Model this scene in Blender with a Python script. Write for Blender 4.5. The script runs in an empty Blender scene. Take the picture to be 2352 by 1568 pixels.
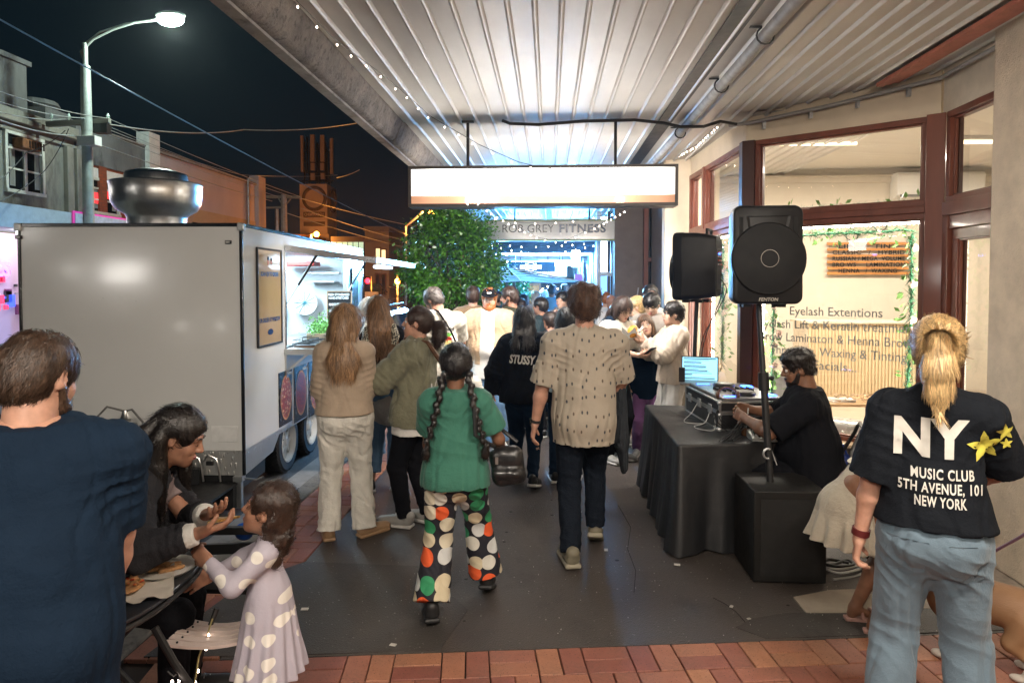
import bpy,math,random
import numpy as np
from mathutils import Vector,Matrix,Quaternion
from mathutils.bvhtree import BVHTree
C=bpy.context.scene.collection
SC=bpy.context.scene
R=math.radians
rnd=random.Random(7)
CAM_Z,YAW,PITCH=1.85,R(3.1),R(2.0)
cd=bpy.data.cameras.new('camera');cam=bpy.data.objects.new('camera',cd);C.objects.link(cam)
cam.location=(0,0,CAM_Z);cam.rotation_euler=(R(90)-PITCH,0,YAW)
cd.lens=24;cd.sensor_width=36;cd.clip_start=0.05;cd.clip_end=1500;cd.shift_y=-0.0337
SC.camera=cam
SC.view_settings.view_transform='Standard';SC.view_settings.look='None'
SC.view_settings.gamma=1;SC.view_settings.use_curve_mapping=False
SC.view_settings.exposure=0.45
SC.render.engine='CYCLES'
cy=SC.cycles
cy.use_denoising=True;cy.max_bounces=6;cy.diffuse_bounces=2;cy.glossy_bounces=3
cy.transmission_bounces=5;cy.transparent_max_bounces=10;cy.caustics_reflective=False;cy.caustics_refractive=False
cy.sample_clamp_indirect=4;cy.blur_glossy=0.5
try:cy.use_light_tree=True
except Exception:pass
W=bpy.data.worlds.new('World');SC.world=W;W.use_nodes=True
wn=W.node_tree;wn.nodes['Background'].inputs[0].default_value=(0.0016,0.0048,0.0075,1)
wn.nodes['Background'].inputs[1].default_value=1.0
_cr=cam.rotation_euler.to_matrix()
def ray(px,py):
 return _cr@Vector(((px-1176)/1568,(784-79.3-py)/1568,-1))
def P(px,py,Y):
 d=ray(px,py);t=Y/d.y
 return Vector((d.x*t,d.y*t,CAM_Z+d.z*t))
def G(px,py,z=0.0):
 d=ray(px,py);t=(z-CAM_Z)/d.z
 return Vector((d.x*t,d.y*t,z))
def V(*a):return Vector(a)
MATS={}
def srgb(h):
 h=h.lstrip('#');c=[int(h[i:i+2],16)/255 for i in(0,2,4)]
 return tuple((x/12.92 if x<=.04045 else((x+.055)/1.055)**2.4) for x in c)
def nodes_of(name):
 m=bpy.data.materials.new(name);m.use_nodes=True
 nt=m.node_tree;return m,nt,nt.nodes,nt.links,nt.nodes['Principled BSDF']
def _noise(nt,scale,detail=4,rough=.6,coord='Object',stretch=None,dist=0):
 N,L=nt.nodes,nt.links
 tc=N.new('ShaderNodeTexCoord');out=tc.outputs[coord]
 if stretch:
  mp=N.new('ShaderNodeMapping');mp.inputs['Scale'].default_value=stretch;L.new(out,mp.inputs[0]);out=mp.outputs[0]
 n=N.new('ShaderNodeTexNoise');n.inputs['Scale'].default_value=scale;n.inputs['Detail'].default_value=detail
 n.inputs['Roughness'].default_value=rough;n.inputs['Distortion'].default_value=dist
 L.new(out,n.inputs['Vector']);return n
def ramp(nt,fac,stops,interp='LINEAR'):
 r=nt.nodes.new('ShaderNodeValToRGB');r.color_ramp.interpolation=interp
 e=r.color_ramp.elements
 while len(e)<len(stops):e.new(0.5)
 for k,(p,c) in enumerate(stops):
  e[k].position=p;e[k].color=(c[0],c[1],c[2],1) if not isinstance(c,(int,float)) else(c,c,c,1)
 nt.links.new(fac,r.inputs[0]);return r
def bump(nt,b,height,strength=.3,dist=.01):
 n=nt.nodes.new('ShaderNodeBump');n.inputs['Strength'].default_value=strength;n.inputs['Distance'].default_value=dist
 nt.links.new(height,n.inputs['Height'])
 prev=b.inputs['Normal'].links
 if prev:nt.links.new(prev[0].from_socket,n.inputs['Normal'])
 nt.links.new(n.outputs[0],b.inputs['Normal']);return n
def mat(name,col,rough=.6,metal=0.,var=.15,vscale=6,bumps=(),spec=.5,coat=0,sheen=0,stretch=None,dirt=None,rvar=.1,island=0,trans=0,sss=0):
 if name in MATS:return MATS[name]
 m,nt,N,L,b=nodes_of(name)
 if isinstance(col,str):col=srgb(col)
 n=_noise(nt,vscale,5,.65,stretch=stretch)
 lo=tuple(c*(1-var) for c in col);hi=tuple(min(1,c*(1+var)) for c in col)
 r=ramp(nt,n.outputs[0],[(.3,lo),(.7,hi)])
 out=r.outputs[0]
 if dirt:
  dcol,dsc,amt=dirt
  n2=_noise(nt,dsc,6,.7,stretch=stretch);r2=ramp(nt,n2.outputs[0],[(1-amt-.08,0),(1-amt+.12,1)])
  mx=N.new('ShaderNodeMix');mx.data_type='RGBA';L.new(r2.outputs[0],mx.inputs[0]);L.new(out,mx.inputs[6])
  mx.inputs[7].default_value=(*dcol,1);out=mx.outputs[2]
 if island:
  g=N.new('ShaderNodeNewGeometry');mr=N.new('ShaderNodeMapRange')
  mr.inputs[3].default_value=1-island;mr.inputs[4].default_value=1+island
  L.new(g.outputs['Random Per Island'],mr.inputs[0])
  hs=N.new('ShaderNodeHueSaturation');L.new(mr.outputs[0],hs.inputs['Value']);L.new(out,hs.inputs['Color']);out=hs.outputs[0]
 L.new(out,b.inputs['Base Color'])
 n3=_noise(nt,vscale*3,4,.6);mr=N.new('ShaderNodeMapRange')
 mr.inputs[3].default_value=max(.02,rough-rvar);mr.inputs[4].default_value=min(1,rough+rvar)
 L.new(n3.outputs[0],mr.inputs[0]);L.new(mr.outputs[0],b.inputs['Roughness'])
 b.inputs['Metallic'].default_value=metal;b.inputs['Specular IOR Level'].default_value=spec
 b.inputs['Coat Weight'].default_value=coat;b.inputs['Coat Roughness'].default_value=.08
 b.inputs['Sheen Weight'].default_value=sheen
 if trans:b.inputs['Transmission Weight'].default_value=trans
 if sss:
  b.inputs['Subsurface Weight'].default_value=sss;b.inputs['Subsurface Radius'].default_value=(.02,.008,.004);b.inputs['Subsurface Scale'].default_value=.5
 for bs in bumps:
  nb=_noise(nt,bs[0],5,.7,stretch=bs[3] if len(bs)>3 else None);bump(nt,b,nb.outputs[0],bs[1],bs[2])
 MATS[name]=m;return m
def emit(name,col,strength,cam_col=None):
 if name in MATS:return MATS[name]
 m,nt,N,L,b=nodes_of(name)
 if isinstance(col,str):col=srgb(col)
 b.inputs['Base Color'].default_value=(*col,1);b.inputs['Roughness'].default_value=.4
 b.inputs['Emission Color'].default_value=(*col,1);b.inputs['Emission Strength'].default_value=strength
 MATS[name]=m;return m
def glass(name,tint=(1,1,1),rough=.0,alpha=.12):
 if name in MATS:return MATS[name]
 m,nt,N,L,b=nodes_of(name);N.remove(b)
 tr=N.new('ShaderNodeBsdfTransparent');tr.inputs[0].default_value=(*tint,1)
 gl=N.new('ShaderNodeBsdfGlossy');gl.inputs['Roughness'].default_value=rough;gl.inputs[0].default_value=(1,1,1,1)
 fr=N.new('ShaderNodeFresnel');fr.inputs[0].default_value=1.5
 ml=N.new('ShaderNodeMath');ml.operation='MULTIPLY_ADD';ml.inputs[1].default_value=1.5;ml.inputs[2].default_value=.01
 mx=N.new('ShaderNodeMixShader');L.new(fr.outputs[0],ml.inputs[0]);L.new(ml.outputs[0],mx.inputs[0])
 L.new(tr.outputs[0],mx.inputs[1]);L.new(gl.outputs[0],mx.inputs[2])
 L.new(mx.outputs[0],N['Material Output'].inputs[0])
 MATS[name]=m;return m
def cloth(name,col,fine=220,rough=.85,var=.08,sheen=.15,wr=.35,dirt=None):
 if max(srgb(col) if isinstance(col,str) else col)<.09:sheen=0
 dk=max(srgb(col) if isinstance(col,str) else col)<.05
 return mat(name,col,rough,var=var,vscale=9,bumps=((fine,.3,.002),(11,wr*1.3,.022),(34,wr*.8,.008)),sheen=sheen,spec=.10 if dk else .25,dirt=dirt)
def skin(name,col,rough=.5):
 return mat(name,col,rough,var=.18,vscale=19,bumps=((260,.15,.0006),(60,.12,.001)),sss=.12,spec=.4,rvar=.08)
def hairm(name,col,rough=.36,spec=.6,isl=.55):
 if name in MATS:return MATS[name]
 m=mat(name,col,rough,var=.3,vscale=30,stretch=(1,1,.12),bumps=((160,.7,.004,(1,1,.06)),),spec=spec,island=isl)
 return m
SKIN_F=skin('skin_fair',(.50,.27,.19));SKIN_T=skin('skin_tan',(.36,.18,.115));SKIN_D=skin('skin_brown',(.20,.095,.055))
SKIN_L=skin('skin_light',(.60,.37,.27))
class MB:
 def __init__(s):s.v=[];s.f=[];s.m=[];s.mi=0;s.uv=None
 def add(s,vs,fs):
  o=len(s.v);s.v+=[tuple(x) for x in vs];s.f+=[tuple(i+o for i in f) for f in fs];s.m+=[s.mi]*len(fs);return s
 def box(s,c,h,rot=None):
  c=Vector(c);hx,hy,hz=h
  vs=[Vector((x,y,z)) for z in(-hz,hz) for y in(-hy,hy) for x in(-hx,hx)]
  if rot is not None:vs=[rot@v for v in vs]
  return s.add([c+v for v in vs],[(0,2,3,1),(4,5,7,6),(0,1,5,4),(2,6,7,3),(0,4,6,2),(1,3,7,5)])
 def bx(s,a,b):
  return s.box([(a[i]+b[i])/2 for i in range(3)],[abs(a[i]-b[i])/2 for i in range(3)])
 def bar(s,a,b,w,h=None,up=(0,0,1)):
  a=Vector(a);b=Vector(b);h=h or w;d=(b-a);l=d.length;d.normalize()
  u=Vector(up)
  if abs(d.dot(u))>.98:u=Vector((1,0,0))
  x=d.cross(u).normalized();z=x.cross(d).normalized()
  M=Matrix((x,d,z)).transposed()
  return s.box((a+b)/2,(w/2,l/2,h/2),M)
 def tube(s,pts,r,n=8,cap=True):
  pts=[Vector(p) for p in pts];rs=r if isinstance(r,(list,tuple)) else[r]*len(pts)
  vs=[];fs=[];prev=None
  for i,p in enumerate(pts):
   d=(pts[min(i+1,len(pts)-1)]-pts[max(i-1,0)]).normalized()
   if prev is None:
    u=Vector((0,0,1)) if abs(d.z)<.9 else Vector((1,0,0));x=d.cross(u).normalized()
   else:
    x=(prev-d*prev.dot(d)).normalized()
   prev=x;y=d.cross(x)
   for k in range(n):
    a=2*math.pi*k/n;vs.append(p+(x*math.cos(a)+y*math.sin(a))*rs[i])
  for i in range(len(pts)-1):
   for k in range(n):
    a,b=i*n+k,i*n+(k+1)%n;fs.append((a,b,b+n,a+n))
  if cap:fs.append(tuple(range(n-1,-1,-1)));fs.append(tuple((len(pts)-1)*n+k for k in range(n)))
  return s.add(vs,fs)
 def lathe(s,prof,c=(0,0,0),n=24,rot=None,cap=True):
  c=Vector(c);vs=[];fs=[]
  for r_,z in prof:
   for k in range(n):
    a=2*math.pi*k/n;v=Vector((r_*math.cos(a),r_*math.sin(a),z))
    if rot is not None:v=rot@v
    vs.append(c+v)
  for i in range(len(prof)-1):
   for k in range(n):
    a,b=i*n+k,i*n+(k+1)%n;fs.append((a,b,b+n,a+n))
  if cap:fs.append(tuple(range(n-1,-1,-1)));fs.append(tuple((len(prof)-1)*n+k for k in range(n)))
  return s.add(vs,fs)
 def prism(s,poly,d):
  n=len(poly);d=Vector(d);vs=[Vector(p) for p in poly]+[Vector(p)+d for p in poly]
  fs=[tuple(range(n-1,-1,-1)),tuple(range(n,2*n))]+[(i,(i+1)%n,(i+1)%n+n,i+n) for i in range(n)]
  return s.add(vs,fs)
 def quad(s,a,b,c,d):return s.add([a,b,c,d],[(0,1,2,3)])
 def sph(s,c,r,n=10,m=6,sc=(1,1,1)):
  c=Vector(c);prof=[(math.sin(math.pi*i/m),-math.cos(math.pi*i/m)) for i in range(m+1)]
  prof[0]=(.02,-1);prof[-1]=(.02,1)
  vs=[];fs=[]
  for a_,z in prof:
   for k in range(n):
    a=2*math.pi*k/n;vs.append(c+Vector((a_*math.cos(a)*r*sc[0],a_*math.sin(a)*r*sc[1],z*r*sc[2])))
  for i in range(m):
   for k in range(n):
    a,b=i*n+k,i*n+(k+1)%n;fs.append((a,b,b+n,a+n))
  return s.add(vs,fs)
 def mesh(s,name):
  me=bpy.data.meshes.new(name);me.from_pydata(s.v,[],s.f);me.update();return me
 def build(s,name,m=None,parent=None,smooth=False,bevel=0,label=None,kind=None,world=True,seg=2):
  me=s.mesh(name)
  ms=m if isinstance(m,(list,tuple)) else[m]
  for x in ms:
   if x:me.materials.append(x)
  if len(ms)>1:me.polygons.foreach_set('material_index',s.m)
  o=link(name,me,parent,world)
  if smooth:shade(me,40 if smooth is True else smooth)
  if bevel:
   bv=o.modifiers.new('bevel','BEVEL');bv.width=bevel;bv.segments=seg;bv.limit_method='ANGLE';bv.angle_limit=R(40)
   bv.harden_normals=False
   shade(me,45)
  if label:o['label']=label
  if kind:o['kind']=kind
  return o
def shade(me,ang=40):
 me.polygons.foreach_set('use_smooth',[True]*len(me.polygons))
 try:me.set_sharp_from_angle(angle=R(ang))
 except Exception:pass
def link(name,me,parent=None,world=True):
 o=bpy.data.objects.new(name,me);C.objects.link(o)
 if parent is not None:
  o.parent=parent
  if world:o.matrix_parent_inverse=PINV(parent)
 return o
def WM(q):return q.matrix_basis if q.parent is None else WM(q.parent)@q.matrix_parent_inverse@q.matrix_basis
def PINV(p):return WM(p).inverted()
def thing(name,label,cat,loc=(0,0,0),rz=0,group=None):
 o=bpy.data.objects.new(name,None);C.objects.link(o);o.location=loc;o.rotation_euler=(0,0,rz)
 o.empty_display_size=.1
 return tag(o,label,cat,group)
def tag(o,label,cat,group=None):
 o['label']=label;o['category']=cat
 if group:o['group']=group
 return o
def struct(o):o['kind']='structure';return o
def sub(o,child_of):
 o.parent=child_of;o.matrix_parent_inverse=Matrix.Identity(4);return o
def copy_tree(o,parent=None):
 c=o.copy();C.objects.link(c);c.parent=parent
 for ch in list(o.children):copy_tree(ch,c)
 return c
def text_mb(s,size,bold=0,align='CENTER',extrude=0,width=None,spacing=1.0,grid=0,shear=0):
 cu=bpy.data.curves.new('t','FONT');cu.body=s;cu.size=size;cu.offset=bold;cu.align_x=align;cu.align_y='CENTER'
 cu.space_character=spacing;cu.extrude=extrude;cu.resolution_u=3;cu.shear=shear
 o=bpy.data.objects.new('t',cu);C.objects.link(o)
 bpy.context.view_layer.update()
 me=bpy.data.meshes.new_from_object(o.evaluated_get(bpy.context.evaluated_depsgraph_get()))
 bpy.data.objects.remove(o);bpy.data.curves.remove(cu)
 if grid:
  import bmesh
  bm=bmesh.new();bm.from_mesh(me)
  xs=[v.co.x for v in bm.verts];ys=[v.co.y for v in bm.verts]
  for ax,arr in((0,xs),(1,ys)):
   t=min(arr)+grid
   while t<max(arr):
    co=Vector((t,0,0)) if ax==0 else Vector((0,t,0));no=Vector((1,0,0)) if ax==0 else Vector((0,1,0))
    bmesh.ops.bisect_plane(bm,geom=bm.verts[:]+bm.edges[:]+bm.faces[:],plane_co=co,plane_no=no);t+=grid
  bm.to_mesh(me);bm.free()
 vs=[v.co.copy() for v in me.vertices];fs=[tuple(p.vertices) for p in me.polygons]
 bpy.data.meshes.remove(me)
 if width and vs:
  w=max(v.x for v in vs)-min(v.x for v in vs);k=width/w
  for v in vs:v.x*=k
 return vs,fs
def text(s,m,origin,ux,uy,size,parent=None,name='lettering',bold=0,width=None,spacing=1.0,align='CENTER',label=None,shear=0,lift=.002,world=True,extrude=0):
 vs,fs=text_mb(s,size,bold,align,extrude,width,spacing,shear=shear)
 ux=Vector(ux).normalized();uy=Vector(uy).normalized();n=ux.cross(uy).normalized();o=Vector(origin)+n*lift
 mb=MB();mb.add([o+ux*v.x+uy*v.y+n*v.z for v in vs],fs)
 return mb.build(name,m,parent,label=label,world=world)
def _a(v):return np.array(v,dtype=np.float32)
class SDF:
 def __init__(s):s.p=[]
 def cone(s,a,b,r1,r2,k=.02,sq=None,flat=False,op='u'):
  s.p.append(('c',_a(a),_a(b),float(r1),float(r2),k,(_a(Vector(sq[0]).normalized()),sq[1]) if sq else None,flat,op));return s
 def ell(s,c,r,rot=None,k=.02,op='u'):
  s.p.append(('e',_a(c),_a(r),np.array(rot,dtype=np.float32) if rot is not None else None,k,op));return s
 def box(s,c,h,rot=None,r=.01,k=.01,op='u'):
  s.p.append(('b',_a(c),_a(h),np.array(rot,dtype=np.float32) if rot is not None else None,r,k,op));return s
 def cut(s,p,n,k=.004,box=None):
  s.p.append(('h',_a(p),_a(Vector(n).normalized()),k,box));return s
 def bounds(s,pr):
  if pr[0]=='c':r=max(pr[3],pr[4]);return np.minimum(pr[1],pr[2])-r,np.maximum(pr[1],pr[2])+r
  if pr[0]=='e':r=float(pr[2].max()) if pr[3] is not None else pr[2];return pr[1]-r,pr[1]+r
  if pr[0]=='b':r=(float(np.linalg.norm(pr[2])) if pr[3] is not None else pr[2])+pr[4];return pr[1]-r,pr[1]+r
 def mesh(s,res):
  lo=np.full(3,1e9);hi=-lo
  for pr in s.p:
   if pr[0]=='h' or pr[-1]!='u':continue
   a,b=s.bounds(pr);lo=np.minimum(lo,a);hi=np.maximum(hi,b)
  lo=lo-3*res;hi=hi+3*res
  n=np.ceil((hi-lo)/res).astype(int)+1
  ax=[(lo[i]+np.arange(n[i])*res).astype(np.float32) for i in range(3)]
  D=np.full(n,.1,dtype=np.float32)
  for pr in s.p:
   if pr[0]=='h':
    a,b=(lo,hi) if pr[4] is None else(np.array(pr[4][0]),np.array(pr[4][1]));m=0
   else:
    a,b=s.bounds(pr);kk=pr[5] if pr[0]=='c' else pr[4] if pr[0]=='e' else pr[5];m=kk+2.5*res
   i0=np.clip(np.floor((a-m-lo)/res).astype(int),0,n);i1=np.clip(np.ceil((b+m-lo)/res).astype(int)+1,0,n)
   if(i1<=i0).any():continue
   sl=tuple(slice(i0[i],i1[i]) for i in range(3))
   X=ax[0][sl[0]][:,None,None];Y=ax[1][sl[1]][None,:,None];Z=ax[2][sl[2]][None,None,:]
   op='u'
   if pr[0]=='c':
    A,B,r1,r2,k,sq,flat,op=pr[1:]
    x,y,z=X-A[0],Y-A[1],Z-A[2];d=B-A;L2=float(d@d)+1e-9
    t=(x*d[0]+y*d[1]+z*d[2])/L2;tc=np.clip(t,0,1)
    qx,qy,qz=x-d[0]*tc,y-d[1]*tc,z-d[2]*tc
    if flat:
     qx,qy,qz=x-d[0]*t,y-d[1]*t,z-d[2]*t
    f=1.
    if sq is not None:
     v,f=sq;c=(qx*v[0]+qy*v[1]+qz*v[2])*(1/f-1)
     qx=qx+v[0]*c;qy=qy+v[1]*c;qz=qz+v[2]*c
    d_=np.sqrt(qx*qx+qy*qy+qz*qz)-(r1+(r2-r1)*tc)
    if f<1:d_=d_*(f+(1-f)*.4)
    if flat:d_=np.maximum(d_,(np.abs(t-.5)-.5)*math.sqrt(L2))
   elif pr[0] in 'eb':
    x,y,z=X-pr[1][0],Y-pr[1][1],Z-pr[1][2];Rm=pr[3]
    if Rm is not None:
     x,y,z=(x*Rm[0,0]+y*Rm[1,0]+z*Rm[2,0],x*Rm[0,1]+y*Rm[1,1]+z*Rm[2,1],x*Rm[0,2]+y*Rm[1,2]+z*Rm[2,2])
    if pr[0]=='e':
     r=pr[2];k,op=pr[4],pr[5]
     q=np.sqrt((x/r[0])**2+(y/r[1])**2+(z/r[2])**2)+1e-6
     q2=np.sqrt((x/r[0]**2)**2+(y/r[1]**2)**2+(z/r[2]**2)**2)+1e-6
     d_=q*(q-1)/q2
    else:
     h,rr=pr[2],pr[4];k,op=pr[5],pr[6]
     ex,ey,ez=np.abs(x)-h[0]+rr,np.abs(y)-h[1]+rr,np.abs(z)-h[2]+rr
     d_=np.sqrt(np.maximum(ex,0)**2+np.maximum(ey,0)**2+np.maximum(ez,0)**2)+np.minimum(np.maximum(ex,np.maximum(ey,ez)),0)-rr
   else:
    p,nn,k=pr[1],pr[2],pr[3];op='i'
    d_=(p[0]-X)*nn[0]+(p[1]-Y)*nn[1]+(p[2]-Z)*nn[2]
    d_=-d_
   c=D[sl]
   if op=='u':
    h=np.clip(.5+.5*(c-d_)/k,0,1);D[sl]=c+(d_-c)*h-k*h*(1-h)
   elif op=='s':
    e=-d_;h=np.clip(.5-.5*(c-e)/k,0,1);D[sl]=c+(e-c)*h+k*h*(1-h)
   else:
    D[sl]=np.maximum(c,d_)
  return surface_nets(D,lo,res)
def surface_nets(D,lo,res):
 S=D<0
 c=[S[i:S.shape[0]-1+i,j:S.shape[1]-1+j,k:S.shape[2]-1+k] for i in(0,1) for j in(0,1) for k in(0,1)]
 cnt=sum(x.astype(np.int8) for x in c)
 idx=np.argwhere((cnt>0)&(cnt<8))
 if len(idx)==0:return np.zeros((0,3)),np.zeros((0,4),int)
 offs=[(i,j,k) for i in(0,1) for j in(0,1) for k in(0,1)]
 val=[D[idx[:,0]+o[0],idx[:,1]+o[1],idx[:,2]+o[2]] for o in offs]
 acc=np.zeros((len(idx),3),np.float32);num=np.zeros(len(idx),np.float32)
 for a in range(8):
  for b in range(a+1,8):
   oa,ob=offs[a],offs[b]
   if sum(abs(oa[i]-ob[i]) for i in range(3))!=1:continue
   m=(val[a]<0)!=(val[b]<0)
   t=val[a]/(val[a]-val[b]+1e-12);t=np.where(m,t,0)
   for i in range(3):acc[:,i]+=np.where(m,oa[i]+(ob[i]-oa[i])*t,0)
   num+=m
 v=(idx+acc/num[:,None])*res+lo
 im=np.full(cnt.shape,-1,np.int32);im[idx[:,0],idx[:,1],idx[:,2]]=np.arange(len(idx))
 F=[]
 for axis in range(3):
  sa=[slice(None)]*3;sb=[slice(None)]*3;sa[axis]=slice(0,-1);sb[axis]=slice(1,None)
  A=S[tuple(sa)];B=S[tuple(sb)];e=np.argwhere(A!=B)
  u,w=(axis+1)%3,(axis+2)%3
  ok=(e[:,u]>0)&(e[:,w]>0)&(e[:,u]<S.shape[u]-1)&(e[:,w]<S.shape[w]-1);e=e[ok]
  def at(du,dw):
   q=e.copy();q[:,u]-=du;q[:,w]-=dw;return im[q[:,0],q[:,1],q[:,2]]
  q=np.stack([at(1,1),at(0,1),at(0,0),at(1,0)],1)
  fl=A[e[:,0],e[:,1],e[:,2]]
  q[~fl]=q[~fl][:,::-1]
  F.append(q)
 F=np.concatenate(F);F=F[(F>=0).all(1)]
 return v.astype(np.float64),F
def normals(v,f):
 n=np.zeros_like(v);d=np.cross(v[f[:,2]]-v[f[:,0]],v[f[:,3]]-v[f[:,1]])
 for k in range(4):np.add.at(n,f[:,k],d)
 return n/(np.linalg.norm(n,axis=1,keepdims=True)+1e-12)
def wob(v,freq,seed=0,octv=3):
 rs=np.random.RandomState(seed);f=np.asarray(freq,float)*np.ones(3);out=np.zeros(len(v));amp=1;tot=0
 w=v*f
 for o in range(octv):
  M=rs.normal(size=(3,3));M/=np.linalg.norm(M,axis=1,keepdims=True)
  q=w@M.T*(1.9**o);ph=rs.uniform(0,6.28,3)
  q=q+1.3*np.sin(q[:,[1,2,0]]*.7+ph[[2,0,1]])
  out+=amp*(np.sin(q[:,0]+ph[0])*np.sin(q[:,1]+ph[1])+.5*np.sin(q[:,2]*1.3+ph[2]));tot+=amp*1.2;amp*=.5
 return out/tot
def ridged(v,freq,seed):return 1-2*np.abs(wob(v,freq,seed,2))
def np_obj(name,v,f,m,parent=None,smooth=True,world=False,label=None,kind=None):
 me=bpy.data.meshes.new(name)
 f=np.asarray(f);nf=len(f);k=f.shape[1]
 me.vertices.add(len(v));me.vertices.foreach_set('co',np.asarray(v,np.float32).ravel())
 me.loops.add(nf*k);me.loops.foreach_set('vertex_index',f.ravel().astype(np.int32))
 me.polygons.add(nf);me.polygons.foreach_set('loop_start',np.arange(0,nf*k,k,dtype=np.int32))
 me.update(calc_edges=True)
 if smooth:me.polygons.foreach_set('use_smooth',np.ones(nf,bool))
 if m:me.materials.append(m)
 o=link(name,me,parent,world)
 if label:o['label']=label
 if kind:o['kind']=kind
 return o
def merge(parts):
 vs,fs,o=[],[],0
 for v,f in parts:
  if len(v)==0:continue
  vs.append(v);fs.append(np.asarray(f)+o);o+=len(v)
 return np.concatenate(vs),np.concatenate(fs)
# people
def Rx(a):return Matrix.Rotation(a,3,'X')
def Ry(a):return Matrix.Rotation(a,3,'Y')
def Rz(a):return Matrix.Rotation(a,3,'Z')
def ik(A,T,l1,l2,pole):
 A,T=Vector(A),Vector(T);d=T-A;L=d.length;mx=(l1+l2)*.999
 if L>mx:T=A+d*(mx/L);d=T-A;L=mx
 u=d.normalized();a=(l1*l1-l2*l2+L*L)/(2*L);h=math.sqrt(max(l1*l1-a*a,0))
 p=Vector(pole);p=p-u*p.dot(u)
 if p.length<1e-4:p=Vector((0,1,0))-u*u.y
 return A+u*a+p.normalized()*h,T
class Fig:
 def __init__(s,H=1.72,fem=False,g=1.0,lean=0,side=0,twist=0,head=(0,0,0),pel=(0,0,0),lh=None,rh=None,lp=(-.5,-.7,-.2),rp=(.5,-.7,-.2),lf=(-.1,0,0),rf=(.1,0,0),lheel=0,rheel=0,ltoe=-8,rtoe=8,sit=None,kneepole=(0,1,0),sw=None,hip=1.0,neck=1.0,headk=1.0,pz=None):
  k=H/1.75;s.k=k;s.H=H;s.fem=fem;s.g=g;s.hipk=hip;s.neckk=neck;s.hs=headk*(.55+.45*k)
  pz=(.925*k if pz is None else pz)
  s.pel=Vector((pel[0],pel[1],pz+pel[2]))
  ln=R(lean);s.T1=Rz(R(twist)*.5)@Ry(R(side)*.5)@Rx(-ln*.6);s.T=Rz(R(twist))@Ry(R(side))@Rx(-ln)
  s.waist=s.pel+s.T1@V(0,0,.17*k);s.chest=s.waist+s.T@V(0,.005,.17*k)
  s.nb=s.waist+s.T@V(0,-.02*k,.365*k)
  sw=(sw or(.152 if fem else .176))*k;s.sw=sw
  s.shL=s.waist+s.T@V(-sw,-.012,.297*k);s.shR=s.waist+s.T@V(sw,-.012,.297*k)
  s.Hd=Rz(R(head[0]))@Rx(-R(head[1]))@Ry(R(head[2]))
  mid=(Quaternion().slerp(s.T.to_quaternion(),.55)).to_matrix()
  s.hc=s.nb+mid@V(0,.012,.075*k)+s.Hd@V(0,.018,.085)*s.hs
  ua,fa=.285*k,.255*k;s.ua,s.fa=ua,fa
  dl=s.shL+V(-.07*k,.02,-.515*k);dr=s.shR+V(.07*k,.02,-.515*k)
  s.elL,s.wrL=ik(s.shL,Vector(lh) if lh is not None else dl,ua,fa,lp)
  s.elR,s.wrR=ik(s.shR,Vector(rh) if rh is not None else dr,ua,fa,rp)
  hw=.088*k;s.hipL=s.pel+V(-hw,0,-.02);s.hipR=s.pel+V(hw,0,-.02)
  th,sh=.43*k,.42*k
  s.lf,s.rf=Vector(lf),Vector(rf)
  s.legs=[]
  for hp,f,hl,toe in((s.hipL,s.lf,lheel,ltoe),(s.hipR,s.rf,rheel,rtoe)):
   fd=Rz(R(-toe))@V(0,1,0);a=R(hl)
   ball=f+fd*.13*k
   ank=ball+fd*(-.13*k*math.cos(a)-.08*k*math.sin(a)*0)+V(0,0,.08*k+.15*k*math.sin(a))
   kn,an=ik(hp,ank,th,sh,kneepole)
   s.legs.append((hp,kn,an,fd,a,f))
 def torso(s,S,e=0.,k=.05,dep=1.0,belly=0.):
  K=s.k;g=s.g;q=K*g;fy=s.T@V(0,1,0)
  cw,ww,pw=((.142,.118,.155) if s.fem else(.160,.140,.150))
  f=.66*dep
  S.cone(s.pel+V(-.05*K,0,0),s.pel+V(.05*K,0,0),.115*q*s.hipk+e,.115*q*s.hipk+e,k,sq=((0,1,0),.88))
  S.cone(s.pel,s.waist,pw*q*s.hipk*.93+e,ww*q+e,k,sq=(fy,.74*dep))
  S.cone(s.waist,s.chest+s.T@V(0,0,.05*K),ww*q+e,cw*q+e,k,sq=(fy,f))
  if belly:S.ell(s.waist+s.T1@V(0,.07*K,-.02),(.12*q+e,.09*q+belly+e,.14*K),k=.06)
  if s.fem:
   for sx in(-1,1):S.ell(s.chest+s.T@V(sx*.065*K,.08*q,.0),(.062*q+e,)*3,k=.05)
  S.cone(s.shL+s.T@V(.02,0,.0),s.shR+s.T@V(-.02,0,.0),.046*q+e,.046*q+e,k,sq=(fy,.95))
  S.cone(s.nb+s.T@V(0,0,-.02),s.shL+s.T@V(.03*K,0,0),.050*q+e,.040*q+e,k)
  S.cone(s.nb+s.T@V(0,0,-.02),s.shR+s.T@V(-.03*K,0,0),.050*q+e,.040*q+e,k)
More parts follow.
